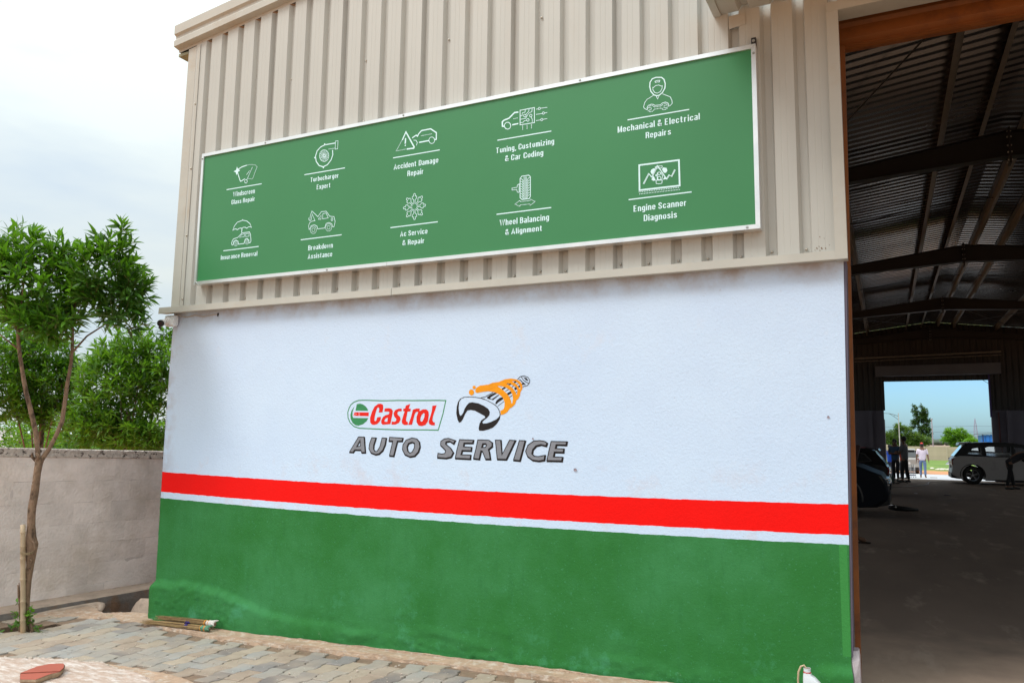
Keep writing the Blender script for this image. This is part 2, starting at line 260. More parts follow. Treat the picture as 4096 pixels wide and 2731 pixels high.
ICONS={
 'windscreen':[
  ('s',0.0085,0,".861 4.1977 .9168 4.2172 .9747 4.2245"),
  ('s',0.0078,0,".8613 4.1715 .9042 4.0811 .9145 4.0777 .9591 4.095"),
  ('f',0,0,".852 4.2284 .8658 4.2016 .8939 4.1865 .8679 4.1739 .8532 4.1446 .84 4.1745 .8119 4.1869 .8425 4.197"),
  ('s',0.0046,0,".9851 4.0812 1.0471 4.1972"),
  ('s',0.0046,0,".9773 4.1314 1.0138 4.1664"),
  ('s',0.0052,1,".992 4.066 .9915 4.0609 .9895 4.0565 .986 4.0532 .9815 4.0515 .9764 4.0513 .9712 4.0528 .9663 4.0559 .9623 4.0601 .9596 4.0652 .9584 4.0705 .9588 4.0757 .9609 4.0801 .9643 4.0833 .9688 4.0851 .974 4.0852 .9792 4.0837 .9841 4.0807 .988 4.0764 .9908 4.0714"),
  ('d',0.0033,0,".9831 4.2246 .9955 4.2239 1.0079 4.2232 1.0203 4.2226 1.0327 4.2219 1.0452 4.2189 1.0576 4.2158 1.0701 4.2127 1.0826 4.2097 1.0917 4.2016 1.1007 4.1932 1.1033 4.1849 1.0991 4.1766 1.095 4.1682 1.0908 4.1599 1.0867 4.1515 1.0831 4.143 1.0795 4.1344 1.0759 4.1258 1.0723 4.1173 1.0687 4.1087 1.0651 4.1001 1.0615 4.0915 1.0553 4.085 1.0445 4.0821 1.0323 4.0845 1.0198 4.0878 1.0073 4.0911 .9948 4.0944"),
 ],
 'umbrella':[
  ('s',0.0059,1,".8444 3.6128 .8622 3.6538 .8975 3.6852 .9615 3.6974 1.0137 3.6839 1.0527 3.6555 1.0785 3.6147 1.0631 3.6239 1.0425 3.6262 1.017 3.6149 .9972 3.6266 .9724 3.6273 .9588 3.6211 .9353 3.6249 .9189 3.6222 .9046 3.6128 .8855 3.6225 .8645 3.6235"),
  ('s',0.0059,0,".9615 3.6974 .9608 3.7064"),
  ('s',0.0078,0,".9597 3.6197 .9569 3.5799"),
  ('s',0.0059,1,".8591 3.4732 .8466 3.4731 .8384 3.493 .8476 3.5145 .8591 3.5293 .9127 3.538 .9638 3.576 1.0542 3.5761 1.0682 3.5526 1.0775 3.5012 1.0772 3.4823 1.0697 3.4736 1.0551 3.4731 1.0533 3.4973 1.0298 3.5173 1.0056 3.5115 .9944 3.4727 .9258 3.4731 .9196 3.501 .8936 3.515 .865 3.5064"),
  ('s',0.0039,1,".9336 3.5359 .9608 3.5604 .9935 3.5647 .9953 3.5398"),
  ('s',0.0039,1,"1.0084 3.5632 1.0486 3.5628 1.0529 3.5371 1.0104 3.5363"),
  ('d',0.0033,0,".9153 3.4804 .9137 3.4707 .9078 3.4633 .8987 3.4597 .8883 3.4607 .8785 3.4661 .8714 3.4748 .8683 3.485 .8699 3.4948 .8758 3.5022 .8849 3.5058 .8954 3.5047 .9051 3.4993 .9122 3.4907"),
  ('d',0.0033,0,".9019 3.4817 .8975 3.4734 .8874 3.4743 .8817 3.4837 .8861 3.4921 .8962 3.4911"),
  ('d',0.0033,0,"1.0527 3.4834 1.0511 3.4737 1.0453 3.4664 1.0363 3.4629 1.0261 3.4639 1.0165 3.4692 1.0095 3.4778 1.0065 3.488 1.008 3.4977 1.0139 3.5051 1.0228 3.5086 1.0331 3.5075 1.0427 3.5022 1.0497 3.4936"),
  ('d',0.0033,0,"1.0395 3.4847 1.0352 3.4764 1.0253 3.4774 1.0197 3.4867 1.024 3.495 1.0339 3.494"),
 ],
 'turbo':[
  ('s',0.0083,0,"2.0074 4.2778 1.8901 4.2794 1.8445 4.2674 1.8044 4.2352 1.7893 4.1877 1.8003 4.1402 1.8352 4.097 1.8823 4.0788 1.9276 4.0913 1.9666 4.131 1.9827 4.174 1.9776 4.2187"),
  ('s',0.0038,1,"2.0065 4.2953 2.0338 4.2948 2.0329 4.2208 2.0066 4.221"),
  ('d',0.003,0,"1.9367 4.2325 1.9476 4.2324 1.9584 4.2322 1.9692 4.232 1.98 4.2319 1.9908 4.2317 2.0016 4.2315"),
  ('s',0.0045,1,"1.9389 4.1722 1.9379 4.1586 1.9334 4.1465 1.9258 4.1366 1.9155 4.1297 1.9033 4.1262 1.8899 4.1263 1.8764 4.1301 1.8635 4.1373 1.8523 4.1474 1.8433 4.1598 1.8374 4.1736 1.8349 4.1878 1.8359 4.2015 1.8404 4.2137 1.8482 4.2236 1.8585 4.2305 1.8708 4.234 1.8842 4.2337 1.8978 4.2298 1.9106 4.2226 1.9218 4.2124 1.9306 4.2 1.9364 4.1863"),
  ('s',0.003,1,"1.8964 4.1786 1.8949 4.1734 1.8904 4.1708 1.8847 4.1716 1.8798 4.1757 1.8778 4.1814 1.8793 4.1865 1.8837 4.1892 1.8895 4.1883 1.8943 4.1842"),
  ('s',0.003,0,"1.8982 4.1783 1.9167 4.1719 1.9316 4.1518"),
  ('s',0.003,0,"1.8974 4.1735 1.913 4.1597 1.9191 4.1365"),
  ('s',0.003,0,"1.8945 4.1699 1.9041 4.1515 1.9003 4.1298"),
  ('s',0.003,0,"1.8902 4.1684 1.8918 4.149 1.8789 4.133"),
  ('s',0.003,0,"1.8852 4.1691 1.8786 4.1526 1.8589 4.1455"),
  ('s',0.003,0,"1.8806 4.172 1.867 4.1616 1.8446 4.1649"),
  ('s',0.003,0,"1.8773 4.1765 1.8594 4.1743 1.8386 4.1873"),
  ('s',0.003,0,"1.8759 4.1816 1.8573 4.1881 1.8423 4.2083"),
  ('s',0.003,0,"1.8768 4.1865 1.8611 4.2003 1.8548 4.2236"),
  ('s',0.003,0,"1.8796 4.19 1.8701 4.2085 1.8738 4.2303"),
  ('s',0.003,0,"1.884 4.1916 1.8824 4.211 1.8953 4.227"),
  ('s',0.003,0,"1.889 4.1908 1.8956 4.2074 1.9151 4.2144"),
  ('s',0.003,0,"1.8936 4.1879 1.9071 4.1983 1.9294 4.195"),
  ('s',0.003,0,"1.8969 4.1835 1.9146 4.1857 1.9352 4.1727"),
  ('d',0.0076,0,"1.8879 4.2859"),
  ('d',0.0076,0,"1.7843 4.177"),
  ('d',0.0076,0,"1.8855 4.0708"),
 ],
 'towtruck':[
  ('s',0.0045,0,"1.7556 3.5235 1.7471 3.5596 1.7568 3.5849 1.7885 3.5979 1.8163 3.5971 1.7831 3.6609 1.7748 3.628 1.7722 3.6072 1.7584 3.605 1.7466 3.6161 1.7439 3.6315"),
  ('s',0.0045,0,"1.7574 3.6224 1.7647 3.6592 1.7769 3.6895 1.8466 3.6311 1.8839 3.6718 1.936 3.6694 1.9775 3.62 2.0248 3.6109 2.0397 3.5649 2.0294 3.5218 2.0132 3.5213 2.0057 3.5465 1.9732 3.5649 1.9418 3.5587 1.9275 3.5201 1.8499 3.5202 1.8421 3.5457 1.809 3.5619 1.7769 3.5564 1.7575 3.5233"),
  ('s',0.003,1,"1.8525 3.608 1.8828 3.6397 1.8821 3.6025"),
  ('s',0.003,1,"1.9005 3.6511 1.9369 3.6529 1.9619 3.6069 1.9012 3.6048"),
  ('s',0.003,1,"2.0143 3.5877 2.014 3.5841 2.0128 3.5809 2.0107 3.5785 2.0081 3.5772 2.005 3.5769 2.0019 3.5778 1.999 3.5798 1.9967 3.5827 1.9951 3.5862 1.9944 3.5899 1.9947 3.5936 1.996 3.5967 1.998 3.5991 2.0007 3.6005 2.0038 3.6007 2.0069 3.5998 2.0098 3.5978 2.0121 3.5949 2.0137 3.5914"),
  ('d',0.003,0,"1.8366 3.5127 1.8355 3.5026 1.8313 3.4939 1.8243 3.4874 1.8153 3.4837 1.805 3.4831 1.7946 3.4858 1.785 3.4915 1.7772 3.4996 1.7719 3.5093 1.7697 3.5197 1.7708 3.5298 1.775 3.5385 1.782 3.5451 1.7911 3.5488 1.8014 3.5493 1.8118 3.5466 1.8214 3.5409 1.8291 3.5328 1.8344 3.523"),
  ('d',0.003,0,"1.8199 3.5144 1.8173 3.5051 1.8092 3.4999 1.7989 3.501 1.7902 3.5079 1.7865 3.518 1.7891 3.5273 1.7972 3.5325 1.8075 3.5314 1.8162 3.5245"),
  ('d',0.003,0,"2.0036 3.5172 2.0025 3.5073 1.9983 3.4987 1.9915 3.4922 1.9826 3.4885 1.9726 3.488 1.9625 3.4906 1.9531 3.4962 1.9455 3.5043 1.9403 3.5139 1.9382 3.5242 1.9392 3.5342 1.9434 3.5428 1.9503 3.5493 1.9592 3.553 1.9692 3.5535 1.9794 3.5507 1.9888 3.5451 1.9964 3.5371 2.0015 3.5275"),
  ('d',0.003,0,"1.9873 3.5189 1.9846 3.5097 1.9768 3.5046 1.9667 3.5057 1.9582 3.5125 1.9546 3.5224 1.9572 3.5317 1.9651 3.5368 1.9752 3.5357 1.9837 3.5289"),
 ],
 'accident':[
  ('s',0.0107,0,"2.7098 4.1918 2.7438 4.2587 2.8308 4.1131 2.8254 4.1039 2.7574 4.1072"),
  ('d',0.0036,0,"2.7034 4.1856 2.6978 4.1769 2.6922 4.1683 2.6866 4.1596 2.681 4.1509 2.6753 4.1422 2.6697 4.1336 2.6641 4.1249 2.6585 4.1162 2.6528 4.1075 2.6633 4.1068 2.6756 4.1069 2.6878 4.1071 2.7 4.1072 2.7122 4.1073 2.7244 4.1075 2.7366 4.1076 2.7487 4.1077"),
  ('s',0.0115,0,"2.7424 4.2047 2.7408 4.1558"),
  ('d',0.0065,0,"2.7422 4.1412"),
  ('s',0.0093,0,"2.8084 4.1955 2.8462 4.2131 2.8611 4.2028 2.8703 4.22 2.8979 4.2441 2.9862 4.2452 3.0431 4.2024 3.0432 4.1458 3.029 4.1445"),
  ('s',0.01,0,"2.8768 4.1459 2.9732 4.1463"),
  ('s',0.005,1,"3.0275 4.1405 3.0264 4.1322 3.0228 4.1251 3.017 4.1199 3.0095 4.1171 3.0012 4.1171 2.9928 4.1198 2.985 4.1249 2.9788 4.132 2.9747 4.1404 2.9731 4.1492 2.9742 4.1576 2.9778 4.1647 2.9837 4.1699 2.9912 4.1726 2.9995 4.1726 3.008 4.1699 3.0157 4.1648 3.0219 4.1577 3.0259 4.1493"),
  ('s',0.005,0,"2.823 4.1738 2.8477 4.1677 2.8605 4.1463 2.8515 4.1241"),
  ('d',0.0029,0,"2.8977 4.1998 2.9088 4.1998 2.9199 4.1998 2.931 4.1998 2.942 4.1998 2.9531 4.1998 2.9641 4.1998 2.9751 4.1998 2.9861 4.1998 2.9971 4.1998"),
 ],
 'snowflake':[
  ('s',0.0036,0,"2.8721 3.5961 2.9045 3.5959 2.9201 3.5798 2.9351 3.5809 2.9368 3.5941 2.9508 3.5918 2.958 3.6017 2.9502 3.6117 2.9363 3.6096 2.9338 3.6229 2.9187 3.6241 2.9041 3.6081 2.8717 3.6083"),
  ('s',0.0036,0,"2.862 3.5823 2.8857 3.5586 2.886 3.5363 2.8978 3.5261 2.9082 3.534 2.917 3.5222 2.9291 3.5238 2.9302 3.5363 2.9185 3.5449 2.9258 3.5558 2.9155 3.5675 2.8938 3.5672 2.8701 3.5909"),
  ('s',0.0036,0,"2.8449 3.5802 2.846 3.5468 2.8308 3.5313 2.8324 3.5158 2.8455 3.5135 2.8438 3.4991 2.8538 3.4914 2.8633 3.4991 2.8607 3.5135 2.8736 3.5157 2.8742 3.5312 2.858 3.5468 2.8569 3.5801"),
  ('s',0.0036,0,"2.8309 3.5911 2.8086 3.5675 2.7865 3.568 2.7769 3.5562 2.785 3.5452 2.7737 3.5365 2.7757 3.5239 2.7881 3.5223 2.7962 3.5341 2.8073 3.5262 2.8185 3.5364 2.8174 3.5588 2.8397 3.5824"),
  ('s',0.0036,0,"2.8282 3.6086 2.7954 3.6088 2.7795 3.6252 2.7642 3.6241 2.7624 3.6107 2.748 3.6131 2.7407 3.603 2.7487 3.5929 2.763 3.5951 2.7656 3.5816 2.781 3.5804 2.7958 3.5965 2.8286 3.5964"),
  ('s',0.0036,0,"2.8383 3.6225 2.8144 3.6464 2.814 3.6689 2.8021 3.6793 2.7915 3.6715 2.7825 3.6835 2.7701 3.682 2.769 3.6694 2.781 3.6605 2.7736 3.6495 2.7841 3.6375 2.8062 3.6378 2.8302 3.6139"),
  ('s',0.0036,0,"2.8554 3.6246 2.8543 3.658 2.8695 3.6734 2.8679 3.6891 2.8548 3.6914 2.8565 3.7059 2.8465 3.7139 2.8369 3.7062 2.8396 3.6916 2.8266 3.6895 2.826 3.6739 2.8423 3.6581 2.8434 3.6247"),
  ('s',0.0036,0,"2.8694 3.6136 2.8916 3.637 2.9133 3.6365 2.9229 3.6481 2.9149 3.6592 2.926 3.6677 2.9241 3.6803 2.9119 3.682 2.9039 3.6703 2.8929 3.6783 2.8817 3.6682 2.8829 3.6458 2.8606 3.6224"),
 ],
 'tuning':[
  ('s',0.0106,0,"3.6628 4.153 3.6489 4.1568 3.6468 4.1931 3.662 4.2035 3.7041 4.2121 3.753 4.2502 3.7857 4.248"),
  ('s',0.0099,0,"3.7339 4.1533 3.7861 4.1552"),
  ('s',0.0057,1,"3.721 4.1483 3.7198 4.1399 3.716 4.1327 3.71 4.1276 3.7024 4.1249 3.6939 4.1249 3.6854 4.1277 3.6776 4.133 3.6714 4.1402 3.6673 4.1487 3.6658 4.1576 3.667 4.166 3.6709 4.1732 3.6769 4.1783 3.6845 4.181 3.6931 4.1809 3.7016 4.1781 3.7093 4.1728 3.7155 4.1656 3.7196 4.1572"),
  ('d',0.0029,0,"3.7461 4.2012 3.7566 4.2013 3.767 4.2014 3.7774 4.2015"),
  ('s',0.0057,1,"3.8006 4.2596 3.9218 4.2608 3.9245 4.1388 3.8021 4.1418"),
  ('s',0.0043,0,"3.8042 4.2126 3.8178 4.2124 3.8198 4.2349 3.8438 4.2378 3.845 4.2575"),
  ('s',0.0043,1,"3.8524 4.2078 3.8519 4.2046 3.8504 4.2019 3.8481 4.1999 3.8452 4.1989 3.842 4.199 3.8387 4.2 3.8358 4.2021 3.8334 4.2048 3.8319 4.2081 3.8313 4.2115 3.8318 4.2147 3.8333 4.2174 3.8356 4.2194 3.8385 4.2204 3.8417 4.2203 3.845 4.2192 3.8479 4.2172 3.8503 4.2144 3.8518 4.2112"),
  ('s',0.0043,0,"3.85 4.2167 3.8752 4.2393 3.8772 4.2567"),
  ('s',0.0043,0,"3.8046 4.1862 3.8481 4.1858 3.8665 4.2124 3.8776 4.2247 3.9021 4.231 3.9033 4.2592"),
  ('s',0.0043,1,"3.9032 4.199 3.9027 4.1958 3.9012 4.1931 3.899 4.1911 3.8961 4.1901 3.8928 4.1901 3.8896 4.1912 3.8867 4.1932 3.8844 4.196 3.8828 4.1992 3.8823 4.2026 3.8828 4.2058 3.8842 4.2085 3.8865 4.2105 3.8894 4.2115 3.8926 4.2114 3.8958 4.2103 3.8988 4.2083 3.9011 4.2056 3.9026 4.2023"),
  ('s',0.0043,0,"3.8966 4.1895 3.9057 4.1667 3.906 4.1455"),
  ('s',0.0043,0,"3.8049 4.1577 3.8297 4.1584 3.8371 4.1678 3.8558 4.1682"),
  ('s',0.0043,1,"3.879 4.1678 3.8785 4.1646 3.877 4.1618 3.8747 4.1599 3.8718 4.1589 3.8686 4.1589 3.8654 4.16 3.8624 4.162 3.8601 4.1647 3.8586 4.168 3.858 4.1713 3.8585 4.1745 3.8599 4.1773 3.8622 4.1792 3.8651 4.1802 3.8684 4.1802 3.8716 4.1791 3.8745 4.1771 3.8769 4.1744 3.8784 4.1711"),
  ('s',0.0043,0,"3.9368 4.244 3.953 4.2439"),
  ('s',0.0036,1,"3.9729 4.2439 3.9725 4.2411 3.9713 4.2388 3.9694 4.2371 3.9669 4.2363 3.9642 4.2363 3.9614 4.2372 3.9589 4.239 3.957 4.2414 3.9557 4.2442 3.9552 4.2471 3.9556 4.2498 3.9569 4.2522 3.9588 4.2539 3.9613 4.2547 3.964 4.2547 3.9667 4.2537 3.9692 4.252 3.9712 4.2496 3.9725 4.2468"),
  ('s',0.0043,0,"3.9744 4.2451 4.0308 4.2427"),
  ('s',0.0043,0,"3.9372 4.2022 3.9888 4.2002"),
  ('s',0.0036,1,"4.0078 4.2004 4.0074 4.1977 4.0062 4.1953 4.0042 4.1937 4.0018 4.1928 3.9991 4.1928 3.9964 4.1937 3.9939 4.1955 3.9919 4.1978 3.9907 4.2006 3.9902 4.2035 3.9906 4.2063 3.9918 4.2086 3.9938 4.2103 3.9962 4.2112 3.9989 4.2111 4.0017 4.2102 4.0041 4.2085 4.0061 4.2061 4.0074 4.2033"),
  ('s',0.0043,0,"4.0085 4.2017 4.0312 4.2012"),
  ('s',0.0043,0,"3.9377 4.152 3.976 4.1518"),
  ('s',0.0036,1,"3.9951 4.1507 3.9947 4.1479 3.9934 4.1456 3.9915 4.1439 3.9891 4.143 3.9863 4.143 3.9836 4.1439 3.9811 4.1457 3.9792 4.148 3.9779 4.1508 3.9774 4.1537 3.9778 4.1564 3.9791 4.1588 3.981 4.1605 3.9835 4.1613 3.9862 4.1613 3.9889 4.1604 3.9914 4.1587 3.9933 4.1563 3.9946 4.1536"),
  ('s',0.0043,0,"3.9965 4.1525 4.0316 4.1521"),
  ('d',0.0029,0,"3.8248 4.1287 3.825 4.1195 3.8251 4.1102 3.8252 4.101"),
  ('d',0.0029,0,"3.8623 4.1281 3.8624 4.1189 3.8625 4.1097 3.8626 4.1005"),
  ('d',0.0029,0,"3.8995 4.1275 3.8996 4.1183 3.8997 4.1091 3.8998 4.0999"),
 ],
 'tyre':[
  ('s',0.0057,1,"3.8077 3.7096 3.8216 3.7266 3.8795 3.727 3.8944 3.7131 3.8961 3.5572 3.8853 3.5413 3.8262 3.5417 3.8096 3.5576"),
  ('s',0.0036,0,"3.841 3.7204 3.8424 3.5466"),
  ('s',0.0036,0,"3.8507 3.7191 3.852 3.5454"),
  ('s',0.0036,0,"3.8604 3.7178 3.8617 3.5442"),
  ('s',0.0043,0,"3.8129 3.7068 3.8264 3.7015 3.8363 3.6814"),
  ('s',0.0043,0,"3.8893 3.7069 3.8753 3.7018 3.8667 3.6822"),
  ('s',0.0043,0,"3.8132 3.6873 3.8267 3.682 3.8366 3.6618"),
  ('s',0.0043,0,"3.8895 3.6874 3.8756 3.6823 3.8669 3.6627"),
  ('s',0.0043,0,"3.8134 3.6677 3.8269 3.6624 3.8368 3.6423"),
  ('s',0.0043,0,"3.8897 3.668 3.8758 3.6629 3.8671 3.6432"),
  ('s',0.0043,0,"3.8137 3.6482 3.8271 3.6429 3.837 3.6228"),
  ('s',0.0043,0,"3.8899 3.6485 3.876 3.6434 3.8674 3.6238"),
  ('s',0.0043,0,"3.8139 3.6286 3.8274 3.6234 3.8373 3.6034"),
  ('s',0.0043,0,"3.8902 3.6291 3.8762 3.624 3.8676 3.6043"),
  ('s',0.0043,0,"3.8142 3.6091 3.8276 3.6039 3.8375 3.5839"),
  ('s',0.0043,0,"3.8904 3.6097 3.8764 3.6046 3.8678 3.5849"),
  ('s',0.0043,0,"3.8144 3.5896 3.8279 3.5844 3.8378 3.5645"),
  ('s',0.0043,0,"3.8906 3.5903 3.8767 3.5852 3.868 3.5655"),
  ('s',0.0043,0,"3.8147 3.5701 3.8281 3.565 3.838 3.5451"),
  ('s',0.0043,0,"3.8908 3.5709 3.8769 3.5658 3.8683 3.5461"),
  ('d',0.0029,0,"3.8023 3.6678 3.795 3.6652 3.7878 3.6626 3.7845 3.6569 3.7834 3.6494 3.7819 3.6425 3.7737 3.6426 3.7655 3.6427 3.7573 3.6428 3.7491 3.643 3.7409 3.6431 3.7405 3.6358 3.7406 3.6281 3.7476 3.6268 3.7558 3.6266 3.764 3.6264 3.7722 3.6262 3.7804 3.626 3.7824 3.6183 3.7844 3.6106 3.7876 3.6039 3.7957 3.6016"),
  ('d',0.0029,0,"3.8009 3.661 3.801 3.654 3.801 3.647 3.8011 3.64 3.8012 3.6331 3.8013 3.6261 3.8014 3.6191 3.8015 3.6121 3.8016 3.6052"),
  ('d',0.0032,0,"3.7685 3.5119 3.7771 3.5175 3.7857 3.523 3.7944 3.5285 3.803 3.534 3.8093 3.5324 3.8159 3.5261 3.827 3.5258 3.838 3.5256 3.8491 3.5254 3.8601 3.5252 3.8711 3.5249 3.882 3.5247 3.8929 3.5247 3.896 3.5341 3.9054 3.53 3.9154 3.5243 3.9253 3.5187 3.9353 3.5131 3.9296 3.5076 3.9211 3.5022 3.9126 3.4968 3.9041 3.4914 3.8961 3.4883 3.8907 3.4979 3.8797 3.4981 3.8688 3.4984 3.8578 3.4987 3.8467 3.4989 3.8357 3.4992 3.8247 3.4995 3.8136 3.4997 3.8093 3.4917 3.8017 3.4924 3.7916 3.4983 3.7816 3.5042 3.7715 3.5101"),
 ],
 'mechanic':[
  ('s',0.0073,1,"4.8333 4.2562 4.8358 4.2883 4.8528 4.3111 4.8798 4.3162 4.9206 4.3082 4.9391 4.2877 4.9466 4.2539 4.9431 4.2222 4.9256 4.1933 4.9035 4.178 4.8847 4.1767 4.8627 4.1873 4.8409 4.219"),
  ('s',0.003,1,"4.8716 4.2879 4.889 4.291 4.9078 4.2889 4.9039 4.2767 4.8889 4.2806 4.8756 4.278"),
  ('s',0.003,1,"4.8554 4.2471 4.8601 4.2429 4.876 4.2545 4.898 4.2551 4.9199 4.2422 4.9252 4.245 4.9228 4.2229 4.9101 4.2027 4.888 4.1955 4.8692 4.2039 4.8568 4.2257"),
  ('s',0.0033,0,"4.858 4.1833 4.8119 4.1626 4.7958 4.1428 4.7866 4.1119 4.7922 4.0979 4.8112 4.0855 4.817 4.0887 4.8113 4.0994 4.821 4.1155 4.8432 4.1212 4.8589 4.1167 4.8699 4.1067 4.9106 4.1042 4.9248 4.1161 4.9466 4.1185 4.9651 4.1072 4.9705 4.0949 4.9648 4.0832 4.9803 4.0852 4.9953 4.1001 4.9931 4.1229 4.9811 4.1507 4.9255 4.1836"),
  ('s',0.003,0,"4.8815 4.1724 4.8901 4.1514 4.9003 4.1722"),
  ('d',0.0037,0,"4.8209 4.1009 4.8298 4.1091 4.8399 4.1111 4.851 4.1094 4.8604 4.1019 4.8682 4.0963 4.8782 4.0958 4.8886 4.0953 4.8996 4.0949 4.9105 4.0945 4.9199 4.0977 4.9262 4.1046 4.9372 4.11 4.948 4.1086 4.9573 4.1006 4.9563 4.0943 4.9439 4.095 4.937 4.0898 4.8206 4.0751 4.8307 4.0678 4.8395 4.0653 4.8506 4.0665 4.8601 4.0729 4.868 4.0789 4.8781 4.0791 4.8884 4.0792 4.8994 4.0788 4.9103 4.0785 4.9206 4.0757 4.9258 4.0677 4.936 4.0633 4.9475 4.0638 4.9569 4.0692 4.957 4.0766 4.9477 4.076 4.9368 4.0786 4.8287 4.0973 4.8398 4.0975 4.8429 4.0873 4.8397 4.0791 4.8286 4.0792"),
 ],
 'scanner':[
  ('s',0.0106,1,"4.751 3.6809 5.0371 3.6769 5.0403 3.4923 4.752 3.4957"),
  ('f',0,0,"4.8329 3.6197 4.8395 3.6352 4.8558 3.6428 4.8687 3.6376 4.8554 3.6034 4.8425 3.6019"),
  ('f',0,0,"4.9234 3.6397 4.9489 3.6328 4.955 3.6124 4.9453 3.5975 4.9293 3.5997 4.9168 3.6243"),
  ('f',0,0,"4.8389 3.5631 4.8553 3.5871 4.8711 3.5522 4.8517 3.5515"),
  ('f',0,0,"4.9224 3.5518 4.9386 3.5756 4.9479 3.5516 4.9256 3.5497"),
  ('s',0.004,1,"4.9053 3.5981 4.9048 3.595 4.9034 3.5922 4.9013 3.5902 4.8986 3.5891 4.8956 3.589 4.8926 3.5899 4.8899 3.5918 4.8878 3.5944 4.8865 3.5975 4.8861 3.6008 4.8866 3.604 4.888 3.6067 4.8901 3.6087 4.8928 3.6098 4.8958 3.6099 4.8988 3.609 4.9014 3.6071 4.9035 3.6045 4.9049 3.6014"),
  ('s',0.004,1,"4.9078 3.5642 4.9072 3.5604 4.9056 3.5572 4.903 3.5548 4.8998 3.5535 4.8962 3.5534 4.8926 3.5544 4.8894 3.5566 4.8869 3.5597 4.8853 3.5634 4.8848 3.5673 4.8854 3.5711 4.887 3.5743 4.8896 3.5767 4.8929 3.578 4.8964 3.5781 4.9 3.577 4.9032 3.5748 4.9057 3.5717 4.9073 3.5681"),
  ('s',0.003,0,"4.8819 3.6079 4.8814 3.5557 4.9128 3.5498 4.9211 3.578 4.907 3.6044"),
  ('s',0.0033,1,"4.8727 3.552 4.9176 3.5475 4.9142 3.5252 4.8949 3.5235 4.8741 3.5289"),
  ('s',0.0033,1,"4.8672 3.6493 4.8753 3.6538 4.9171 3.652 4.9186 3.6453 4.9137 3.6362 4.872 3.6405"),
  ('s',0.0027,1,"4.8792 3.588 4.8789 3.5864 4.8783 3.5851 4.8773 3.584 4.876 3.5835 4.8746 3.5834 4.8732 3.5839 4.872 3.5848 4.871 3.5861 4.8704 3.5876 4.8702 3.5893 4.8704 3.5908 4.8711 3.5922 4.8721 3.5932 4.8733 3.5938 4.8747 3.5939 4.8761 3.5934 4.8774 3.5925 4.8783 3.5912 4.879 3.5897"),
  ('s',0.0023,0,"4.7792 3.5396 4.8189 3.6098 4.8397 3.5807 4.8825 3.66 4.9454 3.5532 4.9648 3.5798 4.9821 3.5677 5.0064 3.6129"),
  ('s',0.0023,0,"4.7844 3.5359 4.824 3.6061 4.8449 3.577 4.8876 3.6563 4.9505 3.5496 4.9698 3.5762 4.9871 3.5641 5.0114 3.6093"),
  ('d',0.003,0,"4.7496 3.4829 4.7621 3.4827 4.7746 3.4826 4.7871 3.4824 4.7996 3.4822 4.812 3.4821 4.8244 3.4819 4.8368 3.4817 4.8491 3.4816 4.8615 3.4814 4.8738 3.4813 4.8861 3.4811 4.8983 3.4809 4.9106 3.4808 4.9228 3.4806 4.935 3.4805 4.9471 3.4803 4.9593 3.4801 4.9714 3.48 4.9835 3.4798 4.9956 3.4797 5.0076 3.4795 5.0196 3.4793 5.0316 3.4792"),
  ('d',0.003,0,"4.7534 3.4676 4.7651 3.4675 4.7767 3.4673 4.7883 3.4671 4.7999 3.467 4.8114 3.4668 4.823 3.4666 4.8345 3.4665 4.846 3.4663 4.8574 3.4661 4.8689 3.466 4.8803 3.4658 4.8917 3.4656 4.9031 3.4655 4.9145 3.4653 4.9258 3.4652 4.9372 3.465 4.9485 3.4648 4.9598 3.4647 4.971 3.4645 4.9823 3.4644 4.9935 3.4642 5.0047 3.464 5.0159 3.4639 5.0271 3.4637 5.0382 3.4636"),
 ],
 'rules':[
  ('s',0.0065,0,".7356 4.0153 1.1721 4.0227"),
  ('s',0.0065,0,".739 3.4257 1.1764 3.43"),
  ('s',0.0068,0,"1.6722 4.032 2.1219 4.0386"),
  ('s',0.0068,0,"1.6653 3.4381 2.1161 3.4437"),
  ('s',0.0072,0,"2.6219 4.049 3.079 4.0521"),
  ('s',0.0072,0,"2.6189 3.4481 3.078 3.4506"),
  ('s',0.0078,0,"3.6067 4.0487 4.065 4.0481"),
  ('s',0.0078,0,"3.6085 3.4498 4.0694 3.4498"),
  ('s',0.0086,0,"4.6659 4.038 5.1149 4.0293"),
  ('s',0.0079,0,"4.6709 3.4394 5.1225 3.4326"),
 ],
}
SIGN_TEXT=[('Windscreen', 0.821, 1.094, 3.9394, 0.0465), ('Glass Repair', 0.807, 1.101, 3.8659, 0.0429), ('Insurance Renewal', 0.713, 1.165, 3.3435, 0.0431), ('Turbocharger', 1.742, 2.059, 3.9572, 0.0426), ('Expert', 1.819, 1.973, 3.8803, 0.0437), ('Breakdown', 1.754, 2.026, 3.3365, 0.0447), ('Assistance', 1.754, 2.023, 3.2595, 0.0442), ('Accident Damage', 2.632, 3.069, 3.946, 0.0462), ('Repair', 2.771, 2.931, 3.87, 0.0464), ('Ac Service', 2.717, 2.983, 3.3621, 0.0442), ('& Repair', 2.742, 2.958, 3.2865, 0.0426), ('Tuning, Customizing', 3.592, 4.09, 3.9432, 0.0453), ('& Car Coding', 3.675, 4.001, 3.8664, 0.046), ('Wheel Balancing', 3.636, 4.052, 3.3554, 0.0468), ('& Alignment', 3.686, 3.998, 3.2786, 0.0436), ('Mechanical & Electrical', 4.591, 5.188, 3.9482, 0.0469), ('Repairs', 4.8, 4.984, 3.8725, 0.045), ('Engine Scanner', 4.707, 5.088, 3.3422, 0.0459), ('Diagnosis', 4.781, 5.019, 3.2652, 0.0461)]
